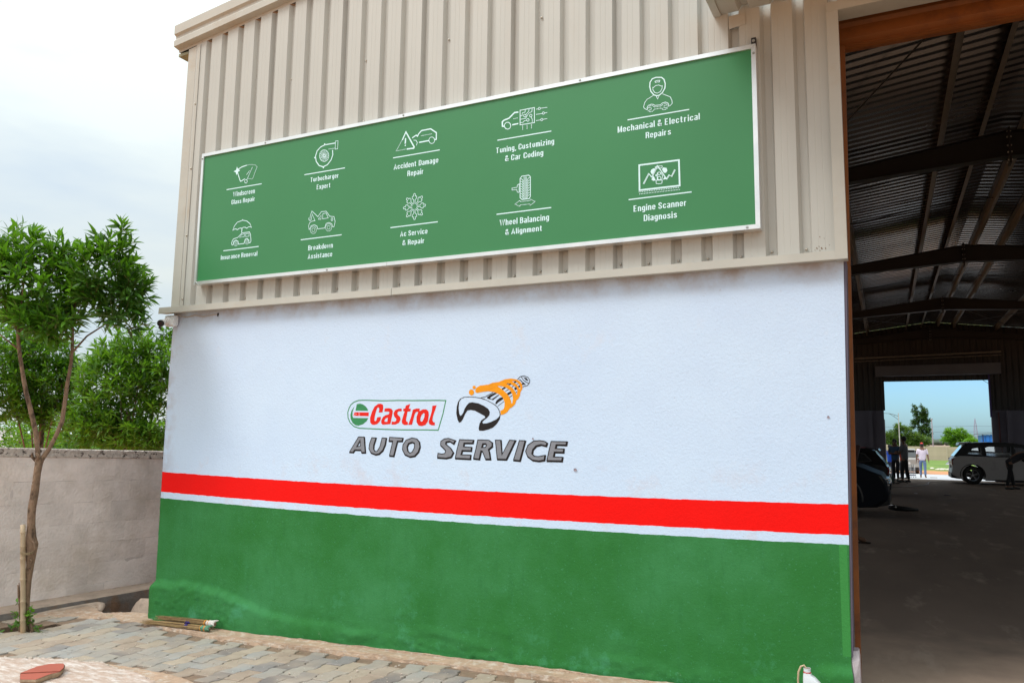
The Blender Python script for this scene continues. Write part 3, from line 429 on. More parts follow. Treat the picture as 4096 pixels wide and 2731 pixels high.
WALL_ART=[
 ('g','s',0.006,1,['2.1656 1.9615 2.1831 1.9879 2.2147 2.0104 2.2604 2.0244 2.3203 2.0255 2.4434 2.0219 2.5154 2.0195 2.6659 2.0213 2.7963 2.0192 3.0502 2.0184 3.1144 2.0168 3.0905 1.9086 3.0507 1.7817 2.9317 1.7835 2.7181 1.7817 2.5426 1.7838 2.3899 1.7881 2.2802 1.7909 2.2241 1.8054 2.1807 1.839 2.1578 1.8784 2.1533 1.9238']),
 ('g','f',0,0,['2.2442 1.9933 2.2801 1.9979 2.3081 1.9903 2.3363 1.974 2.3555 1.9534 2.3644 1.9366 2.2329 1.938 2.2378 1.9613']),
 ('g','f',0,0,['2.2218 1.9775 2.2055 1.9576 2.1902 1.935 2.1814 1.9049 2.1864 1.8672 2.2089 1.8335 2.2422 1.8149 2.27 1.8121 2.3154 1.8247 2.3509 1.8491 2.3689 1.8759 2.2115 1.8778 2.2038 1.8936 2.2036 1.9275 2.2125 1.9557']),
 ('r','f',0,0,['2.2232 1.9256 2.3705 1.9235 2.3709 1.8919 2.213 1.8955']),
 ('w','f',0,0,['2.2258 1.9199 2.2314 1.9199 2.2311 1.9154 2.2255 1.9154']),
 ('w','f',0,0,['2.2296 1.9086 2.2351 1.9086 2.2349 1.9041 2.2293 1.9041']),
 ('w','f',0,0,['2.222 1.9011 2.2276 1.9011 2.2273 1.8966 2.2218 1.8966']),
 ('w','f',0,0,['2.2652 1.918 2.2708 1.918 2.2705 1.9135 2.265 1.9135']),
 ('w','f',0,0,['2.2736 1.918 2.2791 1.918 2.2788 1.9135 2.2733 1.9135']),
 ('w','f',0,0,['2.2658 1.9056 2.2713 1.9056 2.2711 1.9011 2.2655 1.9011']),
 ('w','f',0,0,['2.2741 1.9056 2.2796 1.9056 2.2794 1.9012 2.2738 1.9011']),
 ('w','f',0,0,['2.2424 1.9124 2.2479 1.9124 2.2477 1.9079 2.2421 1.9079']),
 ('r','f',0,0,['2.47 1.9223 2.5094 1.9241 2.5156 1.9603 2.5123 1.9862 2.4895 1.9956 2.4626 1.9939 2.4274 1.9718 2.4021 1.9272 2.386 1.8789 2.3885 1.8418 2.4065 1.8233 2.4292 1.8205 2.4604 1.8273 2.4821 1.8459 2.4939 1.8644 2.4953 1.8865 2.4582 1.8827 2.4502 1.8568 2.437 1.8494 2.4298 1.8605 2.4331 1.8901 2.4428 1.9272 2.4529 1.9568 2.4638 1.9661 2.4753 1.9586 2.476 1.9419']),
 ('r','f',0,0,['2.527 1.9308 2.5746 1.93 2.5772 1.9197 2.5711 1.9068 2.5424 1.9013 2.5163 1.8865 2.4996 1.857 2.5005 1.8349 2.5144 1.8221 2.5918 1.8281 2.6086 1.9086 2.612 1.9343 2.5981 1.9527 2.5713 1.959 2.5314 1.9558', '2.5654 1.8811 2.5601 1.8462 2.5357 1.8461 2.5308 1.8571 2.5435 1.8737']),
 ('r','f',0,0,['2.6997 1.9341 2.6968 1.9542 2.6684 1.9543 2.6337 1.9416 2.6193 1.916 2.6269 1.8904 2.6496 1.8685 2.6458 1.8521 2.6285 1.8465 2.6042 1.8501 2.603 1.8237 2.6425 1.824 2.6769 1.8394 2.6913 1.865 2.6839 1.8868 2.6614 1.905 2.6565 1.9196 2.6649 1.9306']),
 ('r','f',0,0,['2.7808 1.9928 2.7372 1.9777 2.7315 1.9552 2.7142 1.9531 2.7127 1.9341 2.728 1.9323 2.7141 1.8941 2.7018 1.8505 2.7077 1.8323 2.7298 1.8208 2.7621 1.8225 2.7626 1.8453 2.746 1.8506 2.7433 1.8651 2.7562 1.9304 2.7842 1.9322 2.7878 1.9528 2.7662 1.954']),
 ('r','f',0,0,['2.8074 1.9455 2.8414 1.9548 2.8734 1.9537 2.8699 1.9284 2.838 1.9267 2.8258 1.9086 2.8029 1.8238 2.7664 1.8225 2.7902 1.8833']),
 ('r','f',0,0,['2.9033 1.9482 2.935 1.9474 2.9566 1.9301 2.9596 1.9015 2.9527 1.8515 2.9304 1.8228 2.8969 1.8136 2.8672 1.817 2.845 1.8438 2.8436 1.887 2.8594 1.9267', '2.9127 1.9194 2.9205 1.9122 2.918 1.8835 2.902 1.853 2.8895 1.8483 2.8807 1.8583 2.8821 1.8799 2.894 1.9051']),
 ('r','f',0,0,['3.0305 1.9799 2.9909 1.9755 2.9879 1.9372 2.9726 1.8872 2.9598 1.8515 2.9659 1.8301 2.9892 1.8203 3.0184 1.8205 3.0186 1.8418 3.0031 1.8463 2.9943 1.8623 2.9996 1.8944 3.019 1.9443']),
 ('k','f',0,0,['3.2398 1.8419 3.2261 1.8662 3.2136 1.9151 3.216 1.9673 3.2265 2.0033 3.2446 2.0293 3.278 2.0437 3.3227 2.0465 3.3857 2.0427 3.4299 2.0358 3.4629 2.0274 3.5105 2.0062 3.5577 1.9819 3.5795 1.9627 3.5942 1.9403 3.6047 1.9086 3.5989 1.8705 3.5746 1.8355 3.5429 1.8068 3.5 1.7906 3.4568 1.7806 3.4204 1.7819 3.4164 1.7995 3.423 1.8347 3.437 1.8604 3.4729 1.883 3.4654 1.8957 3.425 1.915 3.3806 1.936 3.3436 1.9419 3.314 1.9377 3.2924 1.9086 3.2746 1.8696 3.2565 1.8468', '3.2377 2.0065 3.2559 2.0292 3.2856 2.0404 3.3339 2.0415 3.3858 2.0378 3.43 2.0309 3.474 2.0177 3.5178 1.9981 3.5542 1.9771 3.576 1.9595 3.5926 1.9308 3.5983 1.9086 3.595 1.8927 3.5704 1.8704 3.5277 1.8512 3.4847 1.8383 3.4557 1.8372 3.4464 1.8461 3.4589 1.8605 3.4911 1.883 3.5088 1.9022 3.512 1.9245 3.497 1.9502 3.4603 1.9728 3.4124 1.9923 3.357 2.0017 3.3275 1.9977 3.3057 1.9767 3.2877 1.9508 3.2771 1.9216 3.2627 1.9021 3.2497 1.8962 3.2399 1.9151 3.2331 1.9607']),
 ('k','s',0.0046,0,['3.4317 2.0367 3.4699 2.0435 3.5094 2.0624 3.5381 2.0765']),
 ('k','f',0,0,['3.4827 2.0385 3.5095 2.0559 3.5525 2.0747 3.5723 2.0697 3.5171 2.0398 3.5119 2.027 3.5282 2.0253 3.578 2.0552 3.594 2.0582 3.5391 2.0172 3.5101 2.0238 3.4883 2.0304']),
 ('k','f',0,0,['3.5575 1.9915 3.5679 2.0138 3.5962 2.0343 3.6211 2.0388 3.6266 2.026 3.5896 2.004 3.5648 1.985']),
 ('k','s',0.0032,0,['3.5794 1.9706 3.6323 2.0069']),
 ('o','f',0,0,['3.3809 2.0963 3.3915 2.1156 3.4206 2.1314 3.4971 2.1382 3.5295 2.1506 3.5906 2.1575 3.6367 2.1759 3.6899 2.1812 3.7357 2.1739 3.7675 2.1575 3.7852 2.1319 3.7884 2.1034 3.772 2.0752 3.7688 2.0532 3.7518 2.0218 3.7379 2.0156 3.7278 1.9841 3.6966 1.9575 3.6861 1.9559 3.6619 1.9244 3.6303 1.907 3.6073 1.9029 3.6021 1.934 3.6262 1.9434 3.6366 1.9593 3.6388 1.9973 3.6248 2.0324 3.5922 2.0599 3.5524 2.0779 3.4981 2.0866 3.4509 2.0824 3.3961 2.0734 3.3812 2.0816', '3.5732 2.1257 3.6054 2.1252 3.6484 2.1118 3.6841 2.089 3.7021 2.0634 3.709 2.0285 3.7032 1.9906 3.6961 1.9906 3.6924 2.0096 3.6778 2.0415 3.6562 2.0671 3.6166 2.0995', '3.6479 2.1437 3.6727 2.1433 3.7047 2.13 3.7366 2.1105 3.7457 2.085 3.7409 2.0535 3.7301 2.0757 3.7122 2.1013 3.68 2.1272', '3.6972 2.1604 3.7254 2.1614 3.7502 2.1451 3.7679 2.1227 3.7699 2.1037 3.763 2.1006 3.754 2.1197 3.7292 2.1423']),
 ('k','s',0.0104,0,['3.6148 2.1001 3.643 2.1135']),
 ('k','s',0.0137,0,['3.6616 2.0607 3.6931 2.0768']),
 ('k','s',0.0039,0,['3.6435 2.0848 3.6716 2.0987']),
 ('k','s',0.0039,0,['3.6796 2.0383 3.704 2.0532']),
 ('k','s',0.0085,0,['3.67 2.1344 3.6905 2.1398']),
 ('k','s',0.015,0,['3.721 2.0996 3.7394 2.1079']),
 ('k','s',0.0039,0,['3.6979 2.1149 3.7136 2.1251']),
 ('k','s',0.0039,0,['3.6551 2.1404 3.6674 2.144']),
 ('k','s',0.0039,0,['3.7319 2.0726 3.744 2.0819']),
 ('k','s',0.0091,0,['3.7167 2.1521 3.7353 2.1555']),
 ('k','s',0.0104,0,['3.7533 2.1181 3.7679 2.122']),
 ('k','s',0.0032,0,['3.7391 2.1342 3.7537 2.1444']),
 ('k','s',0.0039,0,['3.6038 2.1163 3.6091 2.1204']),
 ('k','s',0.0039,0,['3.7445 2.1722 3.7705 2.1955 3.8018 2.1989 3.8332 2.1878 3.849 2.1654 3.8458 2.1435 3.827 2.1249 3.8028 2.1205 3.7889 2.1144']),
 ('k','s',0.0039,0,['3.7775 2.1937 3.7917 2.1697 3.8198 2.1502 3.8413 2.142']),
 ('k','f',0,0,['3.795 2.1892 3.8228 2.1817 3.8387 2.1593 3.8161 2.1661']),
 ('k','f',0,0,['3.7551 2.1704 3.7708 2.1717 3.792 2.1507 3.8182 2.1351 3.7818 2.1319 3.7834 2.1414 3.7903 2.1413 3.7709 2.1638']),
 ('o','f',0,0,['3.3701 2.0792 3.3686 2.0705 3.3638 2.0632 3.3564 2.0583 3.3477 2.0567 3.3389 2.0585 3.3313 2.0635 3.3261 2.071 3.3242 2.0797 3.3257 2.0885 3.3306 2.0958 3.3379 2.1006 3.3467 2.1023 3.3555 2.1004 3.3631 2.0954 3.3682 2.0879']),
 ('o','f',0,0,['3.3852 2.118 3.3842 2.113 3.3811 2.1088 3.3763 2.1061 3.3707 2.1052 3.365 2.1062 3.3602 2.1091 3.3568 2.1134 3.3556 2.1184 3.3566 2.1234 3.3598 2.1276 3.3645 2.1303 3.3701 2.1312 3.3758 2.1301 3.3807 2.1272 3.384 2.123']),
]
BIG_LETTERS=[
 ['2.2743 1.7182 2.3315 1.7189 2.3485 1.5917 2.3121 1.5909 2.3043 1.6111 2.24 1.6117 2.2248 1.591 2.1877 1.592', '2.2937 1.6943 2.2982 1.6443 2.2573 1.6362'],
 ['2.4102 1.7144 2.4517 1.7131 2.4317 1.654 2.4308 1.6209 2.4474 1.6011 2.4696 1.6034 2.4949 1.6405 2.5142 1.7139 2.5542 1.7126 2.5453 1.6596 2.5228 1.6118 2.4883 1.5837 2.4528 1.5775 2.4073 1.5911 2.3856 1.6238 2.3906 1.6644'],
 ['2.5893 1.7204 2.7162 1.7148 2.7105 1.6912 2.6649 1.6905 2.6324 1.5688 2.5928 1.5715 2.6212 1.6899 2.5838 1.6912'],
 ['2.8065 1.7178 2.8494 1.7112 2.8756 1.6865 2.8832 1.6475 2.8697 1.6081 2.8368 1.5753 2.7902 1.5671 2.7424 1.5839 2.7173 1.6229 2.7224 1.6626 2.7513 1.699', '2.8076 1.6848 2.8335 1.6752 2.8306 1.6358 2.8103 1.6033 2.7892 1.5957 2.7672 1.6131 2.7596 1.6452 2.7737 1.6742'],
 ['3.2075 1.7028 3.1942 1.6786 3.1601 1.6973 3.1264 1.692 3.1212 1.6749 3.1671 1.642 3.1932 1.6088 3.1745 1.5748 3.1298 1.5641 3.0505 1.567 3.0552 1.601 3.0895 1.5945 3.1176 1.6 3.1255 1.6219 3.1052 1.6408 3.0762 1.6645 3.0782 1.6937 3.1089 1.7135 3.1482 1.7189'],
 ['3.2491 1.7106 3.3703 1.7076 3.3653 1.6861 3.2885 1.6849 3.2836 1.6561 3.3551 1.6526 3.3529 1.6264 3.2733 1.6272 3.263 1.5936 3.3482 1.5931 3.3461 1.5636 3.2138 1.5661 3.2286 1.6383'],
 ['3.411 1.7105 3.5053 1.7095 3.535 1.6911 3.5355 1.663 3.5039 1.6389 3.5124 1.6156 3.5213 1.5666 3.4813 1.5656 3.4533 1.6237 3.4397 1.6282 3.4248 1.5642 3.376 1.5677 3.3962 1.6415', '3.4548 1.6828 3.4817 1.6832 3.4899 1.6716 3.4795 1.6549 3.4446 1.6519'],
 ['3.5639 1.7104 3.6088 1.711 3.6212 1.5993 3.6848 1.7121 3.7316 1.7105 3.6583 1.5676 3.5822 1.5681'],
 ['3.7677 1.711 3.8139 1.7094 3.7722 1.5613 3.7207 1.5646 3.743 1.6343'],
 ['3.9932 1.6961 3.9859 1.6755 3.9458 1.6839 3.9057 1.6741 3.8782 1.6462 3.871 1.614 3.8914 1.5962 3.9266 1.5948 3.9765 1.605 3.9718 1.5709 3.9269 1.563 3.8765 1.5685 3.8357 1.5949 3.82 1.6313 3.8398 1.6776 3.8852 1.7081 3.9355 1.7134 3.9756 1.7072'],
 ['4.0278 1.708 4.1505 1.7076 4.1457 1.685 4.0675 1.6851 4.0603 1.6565 4.1264 1.6555 4.1241 1.6308 4.0531 1.6315 4.0459 1.5953 4.117 1.5947 4.1123 1.5677 3.9942 1.567 4.011 1.6397'],
]
# ------------------------------------------------------------------ palette
M_clad = mat('beige_sheet_metal', (.51, .505, .47), .42, .05, 2.0, .04, 25, spec=.35, col2=(.52, .45, .37), c2s=.9, c2lo=.55, c2hi=.9, scale3=(1, 1, .35))
M_trim = mat('beige_trim_metal', (.50, .48, .43), .4, .06, 3.0, .03, 30, spec=.35, col2=(.46, .38, .29), c2s=2.2, c2lo=.55, c2hi=.8)
M_alu = mat('aluminium', (.80, .81, .82), .33, .05, 8, .02, 40, metal=.65)
M_steel = mat('galvanised_steel', (.45, .45, .44), .4, .15, 30, metal=.8)
M_screw = mat('screw_metal', (.50, .46, .40), .4, .1, 20, metal=.6)
M_darkmetal = mat('dark_steel', (.035, .03, .03), .55, .2, 8, .05, 30)
M_orange = mat('orange_primer_steel', (.23, .068, .008), .6, .2, 4, .08, 20, col2=(.11, .03, .008), c2s=3, c2lo=.5, c2hi=.7)
M_purple = mat('grey_violet_reveal', (.13, .11, .155), .8, .1, 6, .2, 60)
M_signg = mat('sign_green', (.041, .222, .078), .36, .03, 1.0, spec=.5, rvar=.04)
M_print = mat('sign_print', (.70, .95, .98), .4, .02, 5)
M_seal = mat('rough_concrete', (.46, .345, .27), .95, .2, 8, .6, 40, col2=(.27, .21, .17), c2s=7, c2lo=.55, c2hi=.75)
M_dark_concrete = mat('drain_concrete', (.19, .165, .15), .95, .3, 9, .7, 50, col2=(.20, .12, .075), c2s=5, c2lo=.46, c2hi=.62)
M_mortar = mat('pink_mortar', (.50, .37, .30), .95, .14, 9, .7, 45, col2=(.60, .53, .49), c2s=9, c2lo=.46, c2hi=.62, scale3=(1, 3, 1))
M_strip = mat('sandy_mortar', (.44, .30, .21), .97, .16, 14, .8, 70, col2=(.55, .46, .38), c2s=16, c2lo=.5, c2hi=.66)
M_soil = mat('brown_soil', (.17, .11, .075), 1, .3, 18, .9, 60)
M_sand = mat('joint_sand', (.23, .155, .105), 1, .25, 20, .8, 80)
M_black = mat('black_plastic', (.012, .012, .013), .5, .1, 8)
M_white = mat('white_plastic', (.78, .78, .80), .45, .05, 10)
M_rubber = mat('tyre_rubber', (.018, .018, .018), .85, .1, 30)

# painted masonry: bands of paint by height
def wallmat():
    m = mat('painted_plaster', (.5, .5, .5), .8, .0, 3, 0)
    t = m.node_tree; b = t.nodes['Principled BSDF']; L = t.links.new
    tc = t.nodes.new('ShaderNodeTexCoord'); s = t.nodes.new('ShaderNodeSeparateXYZ'); L(tc.outputs['Object'], s.inputs[0])
    def M(op, a, b_=None, c=None, cl=False):
        n = t.nodes.new('ShaderNodeMath'); n.operation = op; n.use_clamp = cl
        for i, v in enumerate((a, b_, c)):
            if v is None: continue
            if isinstance(v, (int, float)): n.inputs[i].default_value = v
            else: L(v, n.inputs[i])
        return n.outputs[0]
    def noise(sc, det=5, ro=.6, sc3=None):
        n = t.nodes.new('ShaderNodeTexNoise'); n.inputs['Scale'].default_value = sc; n.inputs['Detail'].default_value = det; n.inputs['Roughness'].default_value = ro
        src = tc.outputs['Object']
        if sc3:
            mp = t.nodes.new('ShaderNodeMapping'); mp.inputs['Scale'].default_value = sc3; L(src, mp.inputs[0]); src = mp.outputs[0]
        L(src, n.inputs['Vector']); return n.outputs[0]
    # hand-painted lines sag a few cm mid wall and wobble a little
    xx = M('SUBTRACT', s.outputs['X'], 3.2); sag = M('MULTIPLY_ADD', M('MULTIPLY', xx, xx), -.0034, .034)
    wob = M('MULTIPLY_ADD', noise(9, 4), .016, -.008)
    z = M('ADD', M('ADD', s.outputs['Z'], sag), wob)
    def step(v, e=.0012):
        n = t.nodes.new('ShaderNodeMapRange'); n.inputs[1].default_value = v-e; n.inputs[2].default_value = v+e; L(z, n.inputs[0]); return n.outputs[0]
    def mixc(f, a, c):
        n = t.nodes.new('ShaderNodeMix'); n.data_type = 'RGBA'
        if isinstance(f, float): n.inputs[0].default_value = f
        else: L(f, n.inputs[0])
        for v, i in ((a, 6), (c, 7)):
            if isinstance(v, tuple): n.inputs[i].default_value = (*v, 1)
            else: L(v, n.inputs[i])
        return n.outputs[2]
    def rng(v, lo, hi, a=0., c=1.):
        n = t.nodes.new('ShaderNodeMapRange'); n.inputs[1].default_value = lo; n.inputs[2].default_value = hi; n.inputs[3].default_value = a; n.inputs[4].default_value = c; L(v, n.inputs[0]); return n.outputs[0]
    white = mixc(rng(noise(.8, 6), .35, .7), (.645, .775, .955), (.60, .725, .925))
    white = mixc(rng(noise(2.2, 7, .7), .60, .78, 0, .4), white, (.72, .66, .68))       # pinkish worn patches
    white = mixc(rng(noise(34, 4, .7), .66, .73, 0, .34), white, (.34, .31, .33))
    white = mixc(rng(noise(75, 3, .6), .58, .70, 0, .22), white, (.45, .52, .68))       # pits
    dirt = M('MULTIPLY', rng(s.outputs['Z'], 2.72, 2.90), rng(noise(3.5, 6), .42, .62), cl=True)
    white = mixc(M('MULTIPLY', dirt, .75), white, (.40, .33, .30))
    dirt2 = M('MULTIPLY', M('MULTIPLY', rng(s.outputs['Z'], 1.4, 1.34+.35, 1, 0), rng(noise(2.5, 6, .7), .55, .72)), .35)
    white = mixc(dirt2, white, (.66, .44, .38))
    dirt3 = M('MULTIPLY', rng(s.outputs['X'], .16, -.04), rng(noise(6, 6), .45, .6))
    white = mixc(M('MULTIPLY', dirt3, .5), white, (.42, .36, .36))
    green = mixc(rng(noise(1.3, 7, .65), .40, .68), (.029, .175, .036), (.050, .235, .078))
    brush = rng(noise(9, 5, .7, (1.6, 1, .45)), .52, .75, 0, .5)
    green = mixc(brush, green, (.024, .150, .040))
    green = mixc(rng(noise(60, 3, .6), .62, .72, 0, .5), green, (.075, .30, .15))
    green = mixc(M('MULTIPLY', rng(noise(3.0, 8, .7), .56, .70), rng(s.outputs['Z'], .75, .15)), green, (.070, .30, .14))
    rect = M('MULTIPLY', rng(s.outputs['X'], 5.972, 5.977), rng(s.outputs['Z'], .43, .434))
    rect = M('MULTIPLY', rect, rng(s.outputs['X'], 6.022, 6.019))
    green = mixc(rect, green, (.048, .255, .058))
    worn = M('MULTIPLY', M('MULTIPLY', rng(s.outputs['Z'], .30, .02), rng(noise(15, 8, .8), .62, .70)), .6)
    green = mixc(worn, green, (.40, .44, .36))
    red = mixc(rng(noise(2, 5), .4, .7), (.95, .004, .002), (.90, .005, .003))
    c = mixc(step(1.109), green, white); c = mixc(step(1.167), c, red); c = mixc(step(1.355), c, white)
    L(c, b.inputs['Base Color'])
    b.inputs['Roughness'].default_value = .72; b.inputs['Specular IOR Level'].default_value = .2
    h = M('ADD', M('MULTIPLY', noise(48, 6, .66), .55), M('MULTIPLY', noise(7, 4, .5), .30))
    h = M('ADD', h, M('MULTIPLY', noise(110, 4, .6), .28))
    bp = t.nodes.new('ShaderNodeBump'); bp.inputs['Strength'].default_value = .5; bp.inputs['Distance'].default_value = .011; L(h, bp.inputs['Height']); L(bp.outputs[0], b.inputs['Normal'])
    return m
M_wall = wallmat()
def paint(name, col):
    m = mat(name, col, .7, .10, 9, .45, 42, spec=.3, bdist=.008); return m
PAINT = {'g': paint('green_paint', (.045, .26, .10)), 'r': paint('red_paint', (.80, .016, .006)), 'w': paint('white_paint', (.66, .70, .80)),
         'k': paint('black_paint', (.016, .012, .012)), 'o': paint('orange_paint', (.90, .32, .004)), 's': paint('grey_paint', (.25, .255, .29))}

# ------------------------------------------------------------------ terrain and ground
def ramp(x): return 0.0 if x < 1 else min(.14, (x-1)/4.5*.14)
def terr(y):
    P = ((-1500, -.45), (29, -.45), (30.8, .08), (38, -.08), (46, -.22), (47.5, -.24), (103, -.615), (3500, -.70))
    for (a, b), (c, d) in zip(P, P[1:]):
        if y <= c: return b+(d-b)*(y-a)/(c-a)
    return -.7
mt = mat('terrain', (.10, .13, .03), 1, .25, .35, .4, 20)
t_ = mt.node_tree; b_ = t_.nodes['Principled BSDF']
def terrain_nodes():
    L = t_.links.new; tc = t_.nodes.new('ShaderNodeTexCoord'); s = t_.nodes.new('ShaderNodeSeparateXYZ'); L(tc.outputs['Object'], s.inputs[0])
    def nz(sc, d=6):
        n = t_.nodes.new('ShaderNodeTexNoise'); n.inputs['Scale'].default_value = sc; n.inputs['Detail'].default_value = d; L(tc.outputs['Object'], n.inputs['Vector']); return n.outputs[0]
    def rg(v, lo, hi, a=0., c=1.):
        n = t_.nodes.new('ShaderNodeMapRange'); n.inputs[1].default_value = lo; n.inputs[2].default_value = hi; n.inputs[3].default_value = a; n.inputs[4].default_value = c; L(v, n.inputs[0]); return n.outputs[0]
    def ma(op, a, b=None):
        n = t_.nodes.new('ShaderNodeMath'); n.operation = op; L(a, n.inputs[0])
        if isinstance(b, float): n.inputs[1].default_value = b
        elif b is not None: L(b, n.inputs[1])
        return n.outputs[0]
    def mix(f, a, c):
        n = t_.nodes.new('ShaderNodeMix'); n.data_type = 'RGBA'; L(f, n.inputs[0])
        for v, i in ((a, 6), (c, 7)):
            if isinstance(v, tuple): n.inputs[i].default_value = (*v, 1)
            else: L(v, n.inputs[i])
        return n.outputs[2]
    grass = mix(rg(nz(.5), .35, .65), (.10, .19, .022), (.17, .25, .035))
    dirt = mix(rg(nz(.7), .35, .65), (.56, .23, .09), (.50, .27, .14))
    yy = ma('ADD', s.outputs['Y'], ma('MULTIPLY', nz(.35), 14.0))
    c = mix(rg(yy, 60.5, 63.5), dirt, grass)
    field = mix(rg(nz(.02), .4, .6), (.10, .17, .05), (.16, .17, .07))
    field = mix(rg(s.outputs['Y'], 330, 360), field, (.30, .21, .15))
    c = mix(rg(s.outputs['Y'], 104, 106), c, field)
    L(c, b_.inputs['Base Color'])
terrain_nodes()
m = MB(); ys = [-1500, -200, -40, 5, 29, 30.8, 38, 46, 47.5, 55, 70, 103, 130, 200, 400, 900, 3500]; xs = [-3000, -300, -60, -10, 0, 6, 10, 20, 60, 300, 3000]
m.add([(x, y, terr(y)) for y in ys for x in xs], [(j*len(xs)+i, j*len(xs)+i+1, (j+1)*len(xs)+i+1, (j+1)*len(xs)+i) for j in range(len(ys)-1) for i in range(len(xs)-1)])
tag(m.build('ground', mt), kind='structure')

# yard bed under the pavers (sand and trodden concrete), with the ditch edge and the tree pit cut out
edge = [(.03, .0), (.03, .13), (-.10, .125), (-.19, .124), (-.28, .10), (-.375, .08), (-.43, .06), (-.475, .048), (-.54, -.01), (-.598, -.062), (-.66, -.06), (-.72, -.046), (-.79, .02), (-.85, .10), (-.96, .15), (-1.03, .11), (-1.06, -.02), (-1.10, -.30)]
ye = [(-1.16, -.80), (-1.30, -2.0), (-1.6, -9), (1, -9), (1, 0)]
pit = [(-1.12, -1.06), (-.763, -.963), (-.668, -.929), (-.503, -.908), (-.474, -.805), (-.483, -.702), (-.508, -.623), (-.456, -.548), (-.624, -.544), (-.63, -.6), (-.628, -.651), (-.767, -.652), (-.86, -.72), (-.89, -.87), (-1.12, -.97)]
vs, fs = fill2d([edge+ye, pit])
m = MB(); m.add([(x, y, -.010) for x, y in vs], fs)
m.add([(1, -9, -.01), (5.5, -9, .13), (5.5, .1, .13), (1, .1, -.01)], [(0, 1, 2, 3)])
m.add([(5.5, -9, .13), (30, -9, .13), (30, .1, .13), (5.5, .1, .13)], [(0, 1, 2, 3)])
yard = m.build('yard_ground', M_sand); tag(yard, kind='structure')
# ditch sides and pit sides
m = MB()
for (a, b) in zip(edge[1:], edge[2:]):
    m.add([(a[0], a[1], -.010), (b[0], b[1], -.010), (b[0]*1.0+.03, b[1]-.05, -.45), (a[0]+.03, a[1]-.05, -.45)], [(0, 1, 2, 3)])
ditch = m.build('ditch_side', mat('ditch_earth', (.13, .085, .06), 1, .35, 9, .9, 35, col2=(.24, .19, .155), c2s=5, c2lo=.5, c2hi=.7)); tag(ditch, kind='structure')
m = MB()
n = len(pit)
for i in range(n):
    a, b = pit[i], pit[(i+1) % n]
    m.add([(a[0], a[1], -.010), (b[0], b[1], -.010), (b[0], b[1], -.07), (a[0], a[1], -.07)], [(0, 1, 2, 3)])
bmp = MB()
gx = 24; gy = 12
for j in range(gy+1):
    for i in range(gx+1):
        x = -1.45+i*1.35/gx; y = -1.05+j*.45/gy; bmp.v.append((x, y, -.060+.025*mnoise.noise(Vector((x*9, y*9, 0)))))
bmp.f = [(j*(gx+1)+i, j*(gx+1)+i+1, (j+1)*(gx+1)+i+1, (j+1)*(gx+1)+i) for j in range(gy) for i in range(gx)]
n0 = len(m.v); m.v += bmp.v; m.f += [tuple(q+n0 for q in f) for f in bmp.f]
tag(m.build('tree_pit_soil', M_soil), kind='structure')
# rough trodden concrete over the bed near the ditch
def sheet(name, poly, z, m_, h=.012, amp=.006, seed=0, kind='structure', label=None, cat=None, res=.03):
    """irregular cast slab: filled polygon, slightly domed edge, uneven top"""
    vs, fs = fill2d([poly]); mm = MB()
    xs = [p[0] for p in poly]; ys = [p[1] for p in poly]
    bm = bmesh.new(); V = [bm.verts.new((x, y, 0)) for x, y in vs]
    for f in fs:
        try: bm.faces.new([V[i] for i in f])
        except ValueError: pass
    for _ in range(12):
        es = [e for e in bm.edges if e.calc_length() > res*2]
        if not es: break
        bmesh.ops.subdivide_edges(bm, edges=es, cuts=1); bmesh.ops.triangulate(bm, faces=bm.faces)
        if len(bm.faces) > 14000: break
    bnd = {v for v in bm.verts if v.is_boundary}
    for v in bm.verts:
        zz = z+ramp(v.co.x)
        v.co.z = zz-.012 if v in bnd else zz+h+amp*mnoise.noise(Vector((v.co.x*11+seed, v.co.y*11, 0)))+amp*.6*mnoise.noise(Vector((v.co.x*37, v.co.y*37, seed)))
    me = bpy.data.meshes.new(name); bm.to_mesh(me); bm.free(); me.materials.append(m_)
    o = bpy.data.objects.new(name, me); COL.objects.link(o); tag(o, label, cat, kind=kind); return o
rr = random.Random(3)
def rag(p, a=.018): return [(x+rr.uniform(-a, a), y+rr.uniform(-a, a)) for x, y in p]
def dens(poly, st=.05):
    o = []
    for a, b in zip(poly, poly[1:]+poly[:1]):
        L = math.dist(a, b); k = max(1, int(L/st))
        o += [(a[0]+(b[0]-a[0])*i/k, a[1]+(b[1]-a[1])*i/k) for i in range(k)]
    return o
slab = [(.05, -.04), (-.10, .10), (-.19, .112), (-.375, .068), (-.475, .035), (-.598, -.075), (-.72, -.058), (-.80, .0), (-.86, .08), (-.955, .135), (-1.02, .10), (-1.05, -.02), (-1.09, -.30), (-1.13, -.60), (-1.0, -.52), (-.90, -.42), (-.70, -.34), (-.45, -.24), (-.16, -.22), (.05, -.205), (.12, -.15)]
sheet('concrete_apron', rag(dens(slab), .006), 0, M_strip, h=.004, amp=.006, seed=2)
strip = [(.05, -.04), (.05, -.20), (.4, -.235), (.8, -.25), (1.21, -.30), (1.65, -.285), (1.97, -.245), (2.26, -.258), (2.53, -.30), (2.72, -.25), (3.22, -.225), (3.8, -.24), (4.5, -.26), (5.2, -.25), (6.0, -.22), (6.0, -.03), (3, -.03)]
sheet('mortar_strip', rag(dens(strip), .010), 0, M_strip, h=.010, amp=.010, seed=5)
rim = [(-.9, -1.62), (-.3, -1.50), (.05, -1.435), (.44, -1.285), (.62, -1.235), (.83, -1.185), (1.02, -1.155), (1.17, -1.15), (1.48, -1.165), (1.78, -1.20), (2.1, -1.30), (2.4, -1.5), (2.6, -1.8), (2.6, -2.6), (-.9, -2.6)]
sheet('sand_rim', rag(dens(rim), .012), 0, M_strip, h=.003, amp=.006, seed=8, res=.05)
